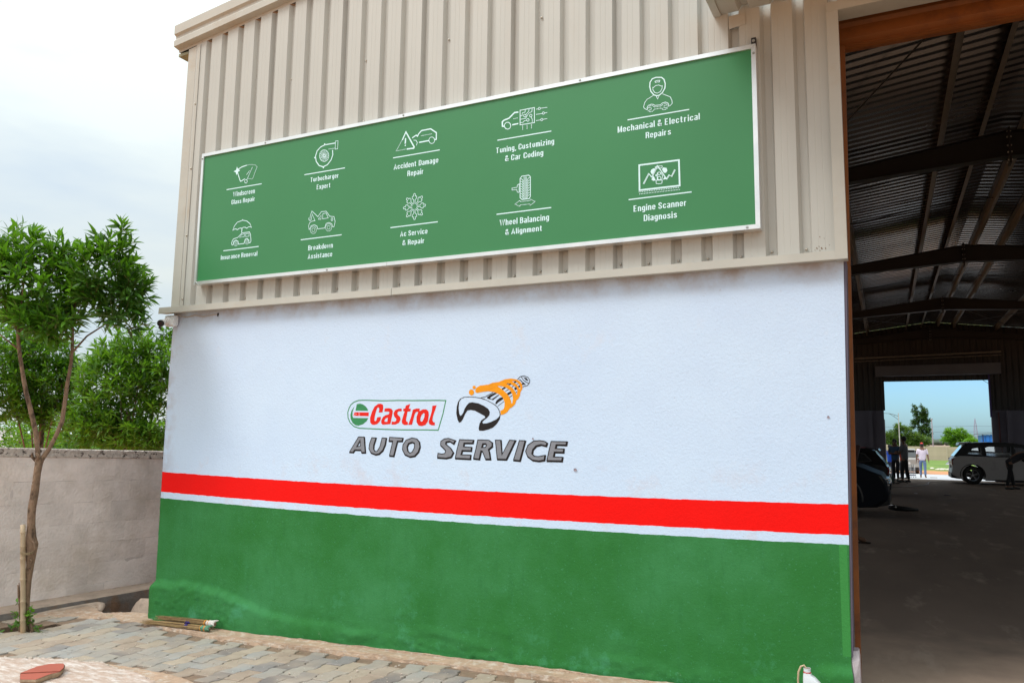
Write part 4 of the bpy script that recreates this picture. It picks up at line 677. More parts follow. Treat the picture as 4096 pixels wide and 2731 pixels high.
patch = [(-.9, -1.70), (-.3, -1.56), (.08, -1.475), (.44, -1.315), (.62, -1.27), (.88, -1.20), (1.0, -1.235), (1.15, -1.265), (1.25, -1.245), (1.4, -1.29), (1.53, -1.315), (1.75, -1.40), (1.95, -1.6), (2.0, -1.9), (1.9, -2.5), (-.9, -2.5)]
sheet('concrete_patch', rag(dens(patch, .035), .014), 0, M_mortar, h=.018, amp=.007, seed=11, res=.035)

# pavers, two zigzag shapes in staggered columns running away from the viewer
M_pav = mat('paver_concrete', (.40, .32, .24), .9, .12, 9, .35, 110, spec=.3, col2=(.30, .27, .25), c2s=5, c2lo=.5, c2hi=.75)
def paver_colour():
    t = M_pav.node_tree; L = t.links.new; oi = t.nodes.new('ShaderNodeObjectInfo'); cr = t.nodes.new('ShaderNodeValToRGB'); cr.color_ramp.interpolation = 'CONSTANT'
    cols = [(0, (.375, .305, .235)), (.14, (.31, .29, .265)), (.30, (.41, .335, .26)), (.42, (.245, .225, .215)), (.54, (.35, .32, .28)), (.68, (.165, .150, .150)), (.78, (.345, .265, .205)), (.88, (.325, .315, .30))]
    el = cr.color_ramp.elements; el[0].position = 0; el[0].color = (*cols[0][1], 1); el[1].position = cols[1][0]; el[1].color = (*cols[1][1], 1)
    for p, c in cols[2:]: e = el.new(p); e.color = (*c, 1)
    L(oi.outputs['Random'], cr.inputs[0])
    tc = t.nodes.new('ShaderNodeTexCoord'); va = t.nodes.new('ShaderNodeVectorMath'); L(tc.outputs['Object'], va.inputs[0])
    ad = t.nodes.new('ShaderNodeVectorMath'); ad.operation = 'SCALE'; L(oi.outputs['Location'], ad.inputs[0]); ad.inputs['Scale'].default_value = 1.0; L(ad.outputs[0], va.inputs[1])
    nz = t.nodes.new('ShaderNodeTexNoise'); nz.inputs['Scale'].default_value = 3.0; nz.inputs['Detail'].default_value = 8; L(va.outputs[0], nz.inputs['Vector'])
    rg = t.nodes.new('ShaderNodeMapRange'); rg.inputs[1].default_value = .38; rg.inputs[2].default_value = .66; rg.inputs[4].default_value = .72; L(nz.outputs[0], rg.inputs[0])
    mx = t.nodes.new('ShaderNodeMix'); mx.data_type = 'RGBA'; L(rg.outputs[0], mx.inputs[0]); L(cr.outputs[0], mx.inputs[6]); mx.inputs[7].default_value = (.40, .325, .26, 1)   # windblown dust
    n2 = t.nodes.new('ShaderNodeTexNoise'); n2.inputs['Scale'].default_value = 45; n2.inputs['Detail'].default_value = 4; L(va.outputs[0], n2.inputs['Vector'])
    r2 = t.nodes.new('ShaderNodeMapRange'); r2.inputs[1].default_value = .70; r2.inputs[2].default_value = .72; r2.inputs[4].default_value = .8; L(n2.outputs[0], r2.inputs[0])
    m2 = t.nodes.new('ShaderNodeMix'); m2.data_type = 'RGBA'; L(r2.outputs[0], m2.inputs[0]); L(mx.outputs[2], m2.inputs[6]); m2.inputs[7].default_value = (.68, .66, .62, 1)   # paint drips
    for l in list(t.links):
        if l.to_socket.name == 'Vector' and l.to_node.type == 'TEX_NOISE' and l.from_node.type == 'TEX_COORD': L(va.outputs[0], l.to_socket)
        if l.to_node.type == 'VECT_MATH' and l.to_node.operation == 'SCALE' and l.from_node.type == 'MIX': L(m2.outputs[2], l.to_socket)
paver_colour()
PW, PL = .147, .232
def paver_mesh(sg, seed):
    q = random.Random(seed); a = .011*sg; g = .0022
    ys = [-.5, -.30, -.17, .17, .30, .5]; off = [-a, -a, a, a, -a, -a]
    Lf = [(-PW/2+g+o, y*(PL-2*g)) for y, o in zip(ys, off)]; Rt = [(PW/2-g+o, y*(PL-2*g)) for y, o in zip(ys, off)]
    ring = Lf+Rt[::-1]; cx = 0
    inner = [(x*.93+(.07*o_ if 0 else 0), y*.955) for (x, y), o_ in zip(ring, [0]*12)]
    n = 12; mm = MB()
    zt = 0.0
    mm.v = [(x, y, -.05) for x, y in ring]+[(x, y, zt-.004) for x, y in ring]+[(x, y, zt) for x, y in inner]
    for i in range(n): j = (i+1) % n; mm.f += [(i, j, j+n, i+n), (i+n, j+n, j+2*n, i+2*n)]
    k = 2*n
    for i in range(5): mm.f.append((k+i, k+i+1, k+11-i-1, k+11-i))
    me = bpy.data.meshes.new('paver'); me.from_pydata(mm.v, [], mm.f)
    bm = bmesh.new(); bm.from_mesh(me); bmesh.ops.recalc_face_normals(bm, faces=bm.faces); bm.to_mesh(me); bm.free()
    me.materials.append(M_pav); return me
PVM = {1: [paver_mesh(1, i) for i in range(2)], -1: [paver_mesh(-1, i) for i in range(2)]}
paving = thing('block_paving', None, None); paving['kind'] = 'structure'
def lerp(P, x):
    if x <= P[0][0]: return P[0][1]
    for (a, b), (c, d) in zip(P, P[1:]):
        if x <= c: return b+(d-b)*(x-a)/(c-a)
    return P[-1][1]
TOP = [(-1.2, -.66), (-1.0, -.56), (-.88, -.46), (-.70, -.36), (-.45, -.27), (-.16, -.25), (.1, -.24), (.5, -.28), (.9, -.30), (1.21, -.34), (1.65, -.33), (1.97, -.29), (2.26, -.30), (2.53, -.34), (2.72, -.30), (3.3, -.27), (4.5, -.30), (5.8, -.28)]
BOT = [(-1.2, -1.62), (.05, -1.44), (.44, -1.29), (.62, -1.24), (.88, -1.20), (1.17, -1.14), (1.5, -1.16), (1.8, -1.20), (2.3, -1.30), (3.0, -1.2), (4, -1.1), (5.8, -1.0)]
def inpoly(p, P):
    c = False; x, y = p
    for (a, b), (d, e) in zip(P, P[1:]+P[:1]):
        if (b > y) != (e > y) and x < (d-a)*(y-b)/(e-b)+a: c = not c
    return c
npv = 0; rp = random.Random(21)
for ci in range(-8, 40):
    x = ci*PW+.02; st = (ci % 2)
    for ri in range(-9, 1):
        y = ri*PL-.06+(PL/2 if st else 0)
        if y+PL*.30 > lerp(TOP, x)+.05 or y-PL*.30 < lerp(BOT, x)-.06: continue
        if x < -1.12+(y+.66)*-.1: continue
        if inpoly((x, y), pit) or inpoly((x, y+.05), pit) or inpoly((x-.04, y-.05), pit) or inpoly((x+.04, y-.05), pit): continue
        sl = -math.atan2(ramp(x+.05)-ramp(x-.05), .1)
        Mx = Matrix.Translation((x, y, ramp(x)+rp.uniform(-.0015, .004)+.001)) @ Matrix.Rotation(sl+rp.uniform(-.008, .008), 4, 'Y') @ Matrix.Rotation(rp.uniform(-.010, .010), 4, 'X') @ Matrix.Rotation(rp.uniform(-.012, .012), 4, 'Z')
        place('paver', PVM[1 if st else -1][npv % 2], paving, Mx); npv += 1
print('pavers', npv)
# loose grit on the paving
m = MB(); q = random.Random(5)
for i in range(420):
    x = q.uniform(-1, 5.4); y = q.uniform(lerp(BOT, x), lerp(TOP, x)+.15); r_ = q.uniform(.0015, .006) if i % 12 else q.uniform(.006, .012)
    m.ball((x, y, ramp(x)+.004+r_*.5), r_, 5, 3, (1, q.uniform(.6, 1.3), .6))
for i in range(240):       # crumbled edge of the pink patch
    k = q.uniform(0, 14); a = patch[int(k)]; b = patch[min(int(k)+1, 14)]; t = k-int(k); x = a[0]+(b[0]-a[0])*t+q.gauss(0, .012); y = a[1]+(b[1]-a[1])*t+q.gauss(0, .012)
    r_ = q.uniform(.004, .014); m.ball((x, y, .01), r_, 6, 4, (1, q.uniform(.6, 1.3), .7))
tag(m.build('loose_grit', mat('grit', (.52, .43, .36), .95, .2, 30, .3, 60)), kind='stuff')
# ------------------------------------------------------------------ the workshop building
XL, XR, YB, RX = 0.0, 16.14, 30.6, 8.07          # left, right, back wall, ridge
FL = .17                                           # workshop floor level
bld = thing('workshop_building', 'large beige metal-clad workshop with white, red and green painted lower wall', 'workshop')
def roofz(x): return 6.64-.122*abs(x-RX)

# --- painted masonry front wall with its uneven plinth
LEDGE = [(-.2, .37), (.03, .371), (.30, .40), (.553, .402), (.80, .375), (1.0, .34), (1.14, .314), (1.34, .262), (1.6, .235), (1.82, .223), (2.7, .219), (3.3, .20), (3.8, .17), (4.3, .19), (4.9, .235), (5.4, .27), (5.75, .33), (5.88, .405), (6.1, .412)]
def nz(x, y, z=0): return mnoise.noise(Vector((x, y, z)))
m = MB(); NX, NZ = 300, 128
for j in range(NZ+1):
    zz = 2.92*(j/NZ)**1.25
    for i in range(NX+1):
        u = i/NX; xl = -.012-.016*math.sin(zz*1.1)+.005*nz(zz*5, 3)+.003*nz(zz*23, 7); xr = 6.013+.018*zz
        led = lerp(LEDGE, u*6.04)+.020*nz(u*40, 1)+.014*nz(u*130, 2)
        x = xl+(xr-xl)*u
        flat = min(1, max(0, abs(x-2.72)-.85)*3+max(0, abs(zz-1.86)-.42)*3)      # the logo was painted on the smoothest part
        bulge = (.0035*nz(x*1.1, zz*1.3)+.0016*nz(x*5, zz*5, 4))*flat
        d = min(1, max(0, (led-zz)/(.075+.03*nz(u*70, 4)))); d = d*d*(3-2*d)
        mid = lerp([(0, 1), (1.0, .85), (1.6, .5), (2.3, .25), (2.9, .12), (5.80, .12), (5.90, .9), (6.1, 1)], x)*(1+.25*nz(x*6, 5))
        rough_ = (.005*nz(x*12, zz*12, 2)+.016*max(0, nz(x*24, zz*24, 9)-.05)+.006*nz(x*45, zz*45, 3))*min(1, d+max(0, (.50-zz)*1.6))*(.25+1.1*max(0, nz(x*1.7, zz*2.5, 33)+.35))
        lump = .030*max(0, nz(x*3.1, zz*11, 11))*max(0, 1-zz/.42) if 2.2 < x < 5.7 else 0
        y = -.004+bulge*.6-(.040*mid*d+rough_+lump)
        if d > 0: x += (-.032*d if u < .002 else 0)+(.012*d if u > .998 else 0)
        m.v.append((x, y, zz-.02))
W1 = NX+1
m.f = [(j*W1+i, j*W1+i+1, (j+1)*W1+i+1, (j+1)*W1+i) for j in range(NZ) for i in range(NX)]
# left return, right reveal and top
L0 = [j*W1 for j in range(NZ+1)]; R0 = [j*W1+NX for j in range(NZ+1)]
n0 = len(m.v); m.v += [(m.v[i][0], .23, m.v[i][2]) for i in L0]
m.f += [(L0[j+1], L0[j], n0+j, n0+j+1) for j in range(NZ)]
fw = m.build('front_wall', M_wall, bld, smooth=True)
m = MB()      # door reveal, grey-violet paint and pale plaster foot
m.prism([(6.016, .43), (6.031, .43), (6.081, 2.90), (6.066, 2.90)], 'y', .004, .22)
m.build('door_reveal', M_purple, bld)
m = MB(); m.tube([(6.035, .11, .10), (6.036, .11, .30), (6.026, .11, .40), (6.016, .11, .45)], [.13, .125, .105, .06], 8); 
for i, v in enumerate(m.v): m.v[i] = (min(v[0], 6.066) if v[0] > 6.02 else max(v[0], 6.0), v[1], v[2])
m.build('reveal_foot', mat('pale_plaster', (.50, .44, .46), .9, .15, 10, .5, 40), bld)
m = MB(); m.box(10.1, XR, 0, .23, -.1, 2.90); m.build('front_wall', M_wall, bld)
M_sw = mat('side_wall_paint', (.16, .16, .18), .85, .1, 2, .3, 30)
m = MB(); m.box(0.0, .22, .235, YB, -.45, 2.93); m.build('side_wall', M_sw, bld)
m = MB(); m.box(XR-.22, XR, .235, YB, -.45, 2.93); m.build('side_wall', M_sw, bld)

# --- metal cladding sheets, each four ribs wide
PITCH, X0C = .2133, .26
def clad_profile(x0, nrib, yc=-.058, yv=-.016):
    """crest flat | sloping side | valley | sloping side, crest proud towards the yard"""
    P = []
    for i in range(nrib):
        s = x0+i*PITCH
        P += [(s, yc), (s+.020, yv), (s+.066, yv), (s+.078, yc), (s+.118, yc), (s+.121, yc+.0012), (s+.124, yc), (s+.158, yc), (s+.161, yc+.0012), (s+.164, yc)]
    P.append((x0+nrib*PITCH, yc)); return P
def clad(name, x0, x1, zb, zt, par, y=0):
    P = [p for p in clad_profile(X0C+math.floor((x0-X0C)/PITCH)*PITCH, int((x1-x0)/PITCH)+3) if x0-1e-6 <= p[0] <= x1+1e-6]
    if P[0][0] > x0: P = [(x0, P[0][1])]+P
    if P[-1][0] < x1: P.append((x1, P[-1][1]))
    mm = MB(); n = len(P)
    mm.v = [(x, yy+y, zb) for x, yy in P]+[(x, yy+y, zt(x)) for x, yy in P]
    mm.f = [(i, i+1, n+i+1, n+i) for i in range(n-1)]
    return mm.build(name, M_clad, par)
zt = lambda x: roofz(x)-.04
xs = [.10]+[X0C+PITCH*(4.45*k) for k in range(1, 7)]
xs = [.10]+[X0C+PITCH*k+.075 for k in (4, 8, 12, 16, 20, 24)]+[6.03]
for a, b in zip(xs, xs[1:]): clad('cladding_sheet', a, b, 2.90, zt, bld)
clad('cladding_sheet', 6.03, 10.1, 4.60, zt, bld); clad('cladding_sheet', 10.1, XR-.05, 2.90, zt, bld)
# screws: bottom row, a row above the sign, verge row
sm = MB(); sm.tube([(0, 0, 0), (0, -.004, 0), (0, -.008, 0)], [.0095, .0085, .005], 8); so = sm.build('screw', M_screw, bld, smooth=True)
so.location = (X0C+.043, -.024, 2.985); sme = so.data
q = random.Random(4)
for i in range(1, 27): place('screw', sme, bld, Matrix.Translation((X0C+.043+i*PITCH+q.uniform(-.008, .008), -.024, 2.985+q.uniform(-.012, .014))))
for i in (1, 5, 9, 13, 16, 17, 18, 19, 20, 21, 22, 23, 24): place('screw', sme, bld, Matrix.Translation((X0C+.043+i*PITCH, -.024, 4.47+q.uniform(-.01, .01))))
for i in (0, 5, 9, 13, 17, 21, 25): place('screw', sme, bld, Matrix.Translation((X0C+.043+i*PITCH, -.024, 5.05+q.uniform(-.01, .01))))
for z in (3.02, 3.65, 4.33, 5.0): place('screw', sme, bld, Matrix.Translation((.165, -.066, z)))

for (x, z, r_) in ((5.912, 2.979, .006), (5.941, 2.976, .007), (5.932, 3.053, .004), (5.958, 3.041, .003), (5.988, 2.994, .003), (5.964, 2.974, .005), (5.925, 2.99, .004), (5.90, 2.968, .003), (5.93, 2.963, .004)):
    m = MB(); m.add([(x+r_*(.6+.4*math.sin(a*5))*math.cos(a*PI/5), -.0592, z+r_*1.2*math.sin(a*PI/5)) for a in range(10)], [tuple(range(10))]); m.build('rust_mark', mat('rust', (.18, .10, .05), .9), bld)
# --- trims
m = MB()   # corner trim, folded sheet with a small upstand
P = [(.025, .20), (.020, -.060), (.128, -.060), (.133, -.050), (.150, -.050), (.155, -.064), (.188, -.064)]
n = len(P); m.v = [(x-.012, y, 2.93) for x, y in P]+[(x, y, roofz(x)-.05) for x, y in P]; m.f = [(i, i+1, n+i+1, n+i) for i in range(n-1)]
m.build('corner_trim', M_trim, bld)
m = MB()   # bottom flashing in two lengths
def flash(a, b, dz=0):
    mm = MB(); mm.prism([(-.001, 2.9345+dz), (-.094, 2.946+dz), (-.098, 2.888+dz), (-.094, 2.884+dz), (-.088, 2.889+dz), (-.001, 2.893+dz)], 'x', a, b); return mm.build('base_flashing', M_trim, bld)
flash(-.118, 2.62); flash(2.625, 6.03, .002)
m = MB(); m.prism([(6.022, 2.888), (6.094, 2.888), (6.094, 4.62), (6.022, 4.556)], 'y', -.102, -.012); m.build('door_trim', M_trim, bld)
m = MB(); m.prism([(6.0235, 4.558), (6.095, 4.557), (10.04, 4.557), (10.11, 4.62), (6.030, 4.622)], 'y', -.106, .05); m.build('door_trim', M_trim, bld)
m = MB(); m.prism([(10.04, 2.888), (10.11, 2.888), (10.11, 4.556), (10.04, 4.556)], 'y', -.102, -.012); m.build('door_trim', M_trim, bld)
# verge trim: folded profile following the roof slope, both sides of the ridge
def verge(xa, xb):
    P = [(-.052, .0), (-.052, .028), (-.118, .040), (-.118, .10), (-.098, .128), (-.098, .155), (-.122, .170), (-.122, .262), (-.03, .272), (.30, .272)]
    mm = MB(); n = len(P)
    for x in (xa, xb):
        z0 = roofz(x)+.015
        mm.v += [(x, y, z0-.05+h) for y, h in P]
    mm.f = [(i, i+1, n+i+1, n+i) for i in range(n-1)]
    mm.f.append((0, 1, 2, 3, 4, 5, 6, 7, 8))
    return mm.build('verge_trim', M_trim, bld)
verge(-.135, RX); verge(XR+.135, RX)
for i in range(9):
    x = .19+i*PITCH*3; place('screw', sme, bld, Matrix.Translation((x, -.050, roofz(x)-.02)))
# --- roof: corrugated underside (ribs run down the slope)
def roof(side):
    mm = MB(); P = []
    y = -.05
    while y < YB+.2:
        P += [(y, .0), (y+.085, .0), (y+.120, .065), (y+.155, .065), (y+.2085, .0)]; y += .2085
    P2 = [P[0]]
    for p in P[1:]:
        if p[0] > P2[-1][0]+1e-4: P2.append(p)
    n = len(P2); xe = -.13 if side < 0 else XR+.13
    for x in (xe, RX): mm.v += [(x, a, roofz(x)-.03+b) for a, b in P2]
    mm.f = [(i, i+1, n+i+1, n+i) for i in range(n-1)]
    return mm.build('roof_sheet', mat('roof_underside', (.17, .146, .132), .24, .1, .6, spec=.5, metal=.88), bld)
roof(-1); roof(1)
m = MB(); m.prism([(-.135, roofz(-.135)-.075), (.0, roofz(0)-.085), (.0, roofz(0)-.06), (-.135, roofz(-.135)-.045)], 'y', -.05, YB); m.build('eave_soffit', mat('olive_soffit', (.28, .27, .17), .6), bld)
# --- door canopy, corrugated sheet seen from below
m = MB(); P = []
x = 5.32
while x < 10.8: P += [(x, 0), (x+.135, 0), (x+.158, .034), (x+.198, .034), (x+.2133, .0)]; x += .2133
n = len(P)
for y, dz in ((-.062, 0), (-1.05, -.07)):
    m.v += [(a, y, 4.725+dz+b) for a, b in P]
for y, dz in ((-.062, .012), (-1.05, -.058)):
    m.v += [(a, y, 4.725+dz+b) for a, b in P]
m.f = [(i, i+1, n+i+1, n+i) for i in range(n-1)]+[(2*n+i, 2*n+i+1, 3*n+i+1, 3*n+i) for i in range(n-1)]+[(i, i+1, 2*n+i+1, 2*n+i) for i in range(n-1)]+[(0, n, 3*n, 2*n)]
m.build('canopy_sheet', M_trim, bld)
m = MB(); m.box(5.285, 5.335, -1.06, -.064, 4.65, 4.83, Matrix.Translation((0, 0, 0))); 
for i, v in enumerate(m.v):
    if v[1] < -1: m.v[i] = (v[0], v[1], v[2]-.075)
    if v[2] > 4.72: pass
m.v = [(v[0], v[1], v[2]+(.062 if v[2] < 4.7 else 0)) for v in m.v]; m.build('canopy_edge_trim', M_trim, bld)
m = MB(); m.prism([(5.385, 4.60), (5.40, 4.605), (5.46, 4.612), (5.50, 4.618), (5.502, 4.70), (5.385, 4.70)], 'y', -.0625, -.0595); m.build('bent_flap', M_trim, bld)
for x in (5.6, 7.3, 8.8, 10.5): m = MB(); m.bar((x, -.06, 5.25), (x, -1.0, 4.72), .03, .03); m.build('canopy_stay', M_darkmetal, bld)

# --- door steelwork: rust-orange column and shutter guide beam
m = MB(); m.prism([(6.033, FL), (6.064, FL), (6.118, 4.46), (6.084, 4.46)], 'y', .225, .30); m.build('door_column', M_orange, bld)
m = MB(); m.box(10.02, 10.09, .06, .30, FL, 4.5); m.build('door_column', M_orange, bld)
P = [(.24, 4.455), (.27, 4.448), (.275, 4.49), (.245, 4.52), (.245, 4.60), (.24, 4.605), (.225, 4.625), (.225, 4.70), (.22, 4.712), (.235, 4.72), (.235, 4.83), (.34, 4.83), (.34, 4.46)]
m = MB(); m.prism(P, 'x', 6.075, 10.09); m.build('shutter_beam', M_orange, bld)
m = MB(); m.box(6.08, 10.09, .19, .228, 4.835, 5.6); m.build('shutter_panel', mat('dark_blue_panel', (.06, .06, .13), .6, .1, 2), bld)
m = MB(); m.tube([(6.25, .236, 4.655), (6.32, .222, 4.66), (6.40, .236, 4.655)], .012, 6); m.build('beam_bracket', M_orange, bld)

# --- portal frames: tapered rafters, haunches, bolted apex plates, columns
M_raf = mat('rafter_paint', (.012, .010, .009), .6, .2, 3, .05, 20)
M_purl = mat('purlin_galvanised', (.17, .15, .12), .55, .2, 6, .05, 30)
def frame(Y):
    for sg in (-1, 1):
        def X(d): return RX+sg*d
        mm = MB()
        top = lambda d: 6.27-.122*d; bot = lambda d: 5.90-.052*d-.012*d*(d > 4)
        ds = [0.0, 2.2, 4.5, 6.5, 7.75]
        web = [(X(d), top(d)) for d in ds]+[(X(d), bot(d)-(max(0, d-6)*.28)) for d in ds[::-1]]
        mm.prism(web, 'y', Y-.006, Y+.006)
        for fn, off in ((top, .0), (lambda d: bot(d)-(max(0, d-6)*.28), -.012)):
            for a, b in zip(ds, ds[1:]):
                mm.add([(X(a), Y-.09, fn(a)+off), (X(a), Y+.09, fn(a)+off), (X(b), Y+.09, fn(b)+off), (X(b), Y-.09, fn(b)+off), (X(a), Y-.09, fn(a)+off+.012), (X(a), Y+.09, fn(a)+off+.012), (X(b), Y+.09, fn(b)+off+.012), (X(b), Y-.09, fn(b)+off+.012)], [(0,1,2,3),(4,5,6,7),(0,1,5,4),(1,2,6,5),(2,3,7,6),(3,0,4,7)])
        mm.build('rafter', M_raf, bld)
        mm = MB(); mm.box(min(X(7.5), X(7.8)), max(X(7.5), X(7.8)), Y-.10, Y+.10, FL, 5.1); mm.build('column', M_raf, bld)
    mm = MB(); mm.box(RX-.014, RX+.014, Y-.10, Y+.10, 5.78, 6.32); ap = mm.build('apex_plate', M_raf, bld)
    for z in (5.83, 5.95, 6.05, 6.18, 6.27):
        for yy in (-.06, .06): mm = MB(); mm.tube([(RX-.03, Y+yy, z), (RX+.03, Y+yy, z)], .013, 6); mm.build('bolt', M_steel, ap)
for Y in (7.65, 15.1, 22.5, 30.2): frame(Y)
for d in (-6.8, -5.3, -3.8, -2.32, -.84, -.28, .28, .84, 2.32, 3.8, 5.3, 6.8):
    mm = MB(); x = RX+d; zt_ = roofz(x)-.045; zb_ = zt_-.17; sg = 1 if d > 0 else -1
    P = [(x, zb_), (x+.055*sg, zb_), (x+.055*sg, zb_+.015), (x+.006*sg, zb_+.006), (x+.006*sg, zt_-.006), (x-.06*sg, zt_), (x-.06*sg, zt_+.004), (x, zt_+.002)]
    mm.prism(P, 'y', .3, YB); mm.build('purlin', M_purl, bld)
mm = None
for (a, b) in (((5.0, 7.65, 5.9), (8.35, .6, 6.3)), ((8.35, .6, 6.3), (11.7, 7.65, 5.9)), ((4.4, 30.0, 5.9), (8.35, 22.6, 6.3)), ((8.35, 30, 6.3), (4.6, 22.6, 5.9)), ((7.8, 22.6, 6.3), (11.5, 30, 5.9)), ((11.5, 22.6, 5.9), (8.3, 30, 6.3))):
    mm = MB(); mm.tube([a, b], .012, 6); mm.build('brace_rod', M_raf, bld)
for Y in (9.6, 11.9, 17.2, 19.8, 24.7, 27.2):
    mm = MB(); pts = [(RX-7+i*1.0, Y+.06*((i % 2)*2-1), roofz(RX-7+i)-.13) for i in range(15)]; mm.tube(pts, .010, 5); mm.build('sag_rod', M_raf, bld)

# --- back wall with its own doorway
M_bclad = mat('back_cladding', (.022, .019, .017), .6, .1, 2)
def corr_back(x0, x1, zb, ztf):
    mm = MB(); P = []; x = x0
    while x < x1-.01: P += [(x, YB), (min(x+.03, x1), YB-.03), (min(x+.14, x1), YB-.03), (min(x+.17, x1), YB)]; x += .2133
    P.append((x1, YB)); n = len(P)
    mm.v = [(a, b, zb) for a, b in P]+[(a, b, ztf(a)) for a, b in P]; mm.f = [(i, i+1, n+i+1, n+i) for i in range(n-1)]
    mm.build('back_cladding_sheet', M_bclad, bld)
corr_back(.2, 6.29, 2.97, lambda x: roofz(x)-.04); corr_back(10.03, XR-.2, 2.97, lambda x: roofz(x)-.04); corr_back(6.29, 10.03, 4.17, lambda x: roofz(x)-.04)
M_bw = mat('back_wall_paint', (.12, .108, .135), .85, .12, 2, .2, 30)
m = MB(); m.box(.2, 6.235, YB+.04, YB+.27, -.2, 3.1); m.build('back_wall', M_bw, bld)
m = MB(); m.box(10.085, XR-.2, YB+.04, YB+.27, -.2, 3.1); m.build('back_wall', M_bw, bld)
m = MB(); m.box(5.63, 5.79, YB-.12, YB+.035, FL, 2.96); m.build('pilaster', M_bw, bld)
m = MB(); m.box(10.58, 10.74, YB-.12, YB+.035, FL, 2.96); m.build('pilaster', M_bw, bld)
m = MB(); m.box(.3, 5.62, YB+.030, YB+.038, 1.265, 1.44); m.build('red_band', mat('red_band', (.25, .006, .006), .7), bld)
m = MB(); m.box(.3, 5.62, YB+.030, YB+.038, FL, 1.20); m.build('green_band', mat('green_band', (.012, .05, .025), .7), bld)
m = MB(); m.prism([(5.98, 4.79), (10.45, 4.83), (10.45, 4.40), (5.98, 4.375)], 'y', YB-.40, YB-.05); m.build('shutter_box', mat('shutter_grey', (.10, .10, .11), .5, .2, 1.5), bld)
m = MB(); m.tube([(5.2, YB-.3, 5.15), (10.5, YB-.3, 5.27)], .04, 8); m.build('shutter_shaft', M_purl, bld)
m = MB(); m.tube([(5.2, YB-.3, 5.02), (10.5, YB-.3, 5.14)], .02, 8); m.build('shutter_shaft', M_purl, bld)
m = MB(); m.box(10.03, 10.09, YB-.1, YB+.02, 2.70, 4.4); m.build('shutter_guide', mat('violet_guide', (.05, .03, .14), .6), bld)
m = MB(); m.box(6.235, 6.262, YB+.10, YB+.16, FL, 2.6); m.build('shutter_guide', M_white, bld)
m = MB(); m.tube([(10.32, YB-.01, FL), (10.32, YB-.01, 2.9)], .025, 6); m.build('downpipe', mat('maroon_pipe', (.08, .02, .02), .6), bld)
m = MB(); m.bar((9.78, YB-.2, 4.2), (10.2, YB+.2, 3.95), .012, .012); m.ball((9.78, YB-.2, 4.2), .03, 8, 5); m.build('door_hook', M_raf, bld)

# floor
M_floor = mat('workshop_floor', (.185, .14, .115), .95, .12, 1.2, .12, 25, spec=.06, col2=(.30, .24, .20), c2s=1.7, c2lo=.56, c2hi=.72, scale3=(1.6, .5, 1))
def floor_dust_daylight():     # sandy dust plus doorway daylight painted into the floor colour, fading inwards
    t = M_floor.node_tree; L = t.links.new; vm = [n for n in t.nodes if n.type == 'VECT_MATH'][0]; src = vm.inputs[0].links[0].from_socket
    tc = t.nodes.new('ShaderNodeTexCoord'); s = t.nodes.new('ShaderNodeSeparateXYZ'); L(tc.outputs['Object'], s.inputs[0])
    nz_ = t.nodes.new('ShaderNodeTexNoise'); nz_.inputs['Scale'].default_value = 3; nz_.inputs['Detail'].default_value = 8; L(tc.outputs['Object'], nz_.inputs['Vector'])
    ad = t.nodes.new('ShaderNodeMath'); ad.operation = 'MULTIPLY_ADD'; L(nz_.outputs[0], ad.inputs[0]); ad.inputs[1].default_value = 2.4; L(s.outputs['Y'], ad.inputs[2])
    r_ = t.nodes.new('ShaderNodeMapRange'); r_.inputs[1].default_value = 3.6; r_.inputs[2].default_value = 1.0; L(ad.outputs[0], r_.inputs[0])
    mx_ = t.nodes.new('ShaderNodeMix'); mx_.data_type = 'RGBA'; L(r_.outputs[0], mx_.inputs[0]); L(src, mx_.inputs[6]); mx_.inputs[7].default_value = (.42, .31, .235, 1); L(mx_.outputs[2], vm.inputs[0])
floor_dust_daylight()
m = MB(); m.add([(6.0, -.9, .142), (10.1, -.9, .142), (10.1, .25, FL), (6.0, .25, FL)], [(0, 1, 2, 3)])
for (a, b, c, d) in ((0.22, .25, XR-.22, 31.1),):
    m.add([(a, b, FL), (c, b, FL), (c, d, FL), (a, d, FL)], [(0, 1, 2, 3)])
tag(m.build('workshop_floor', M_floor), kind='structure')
q = random.Random(9); m = MB()
for i in range(26):
    x = 6.1+abs(q.gauss(0, .12)); y = .12+abs(q.gauss(0, .18)); r_ = q.uniform(.004, .014); m.ball((x, y, FL+r_*.4), r_, 6, 4, (1, 1.2, .7))
tag(m.build('mortar_rubble', mat('grit', (.5, .4, .35))), kind='stuff')

# ------------------------------------------------------------------ hand-painted wall logos
def decal(parent, name, vs, fs, m_, y): 
    mm = MB(); mm.add([(a, y, b) for a, b in vs], fs); return mm.build(name, m_, parent)
def wall_y(x, z): return -.0045
cnt = 0
for col, kind, w, cl, loops in WALL_ART:
    loops = [parse(s) for s in loops]; cnt += 1
    if kind == 's': vs, fs = stroke2d(loops[0], w*(1.5 if col == 'g' else 1.15), cl)
    else: vs, fs = fill2d(loops)
    decal(bld, {'g': 'painted_shape', 'r': 'painted_letter', 'w': 'painted_mark', 'k': 'painted_shape', 'o': 'painted_shape'}[col], vs, fs, PAINT[col], -.0044-.00005*cnt)
for i, LL in enumerate(BIG_LETTERS):
    loops = [parse(s) for s in LL]
    allv = []; 
    for lp in loops:
        vs, fs = stroke2d(lp, .0068, True); decal(bld, 'letter_outline', vs, fs, PAINT['k'], -.0062-.00004*i)
        vs, fs = stroke2d([(x+.0045, z-.005) for x, z in lp], .0125, True); decal(bld, 'letter_outline', vs, fs, PAINT['k'], -.0048-.00004*i)
    vs, fs = fill2d(loops); decal(bld, 'painted_letter', vs, fs, PAINT['s'], -.0056-.00004*i)
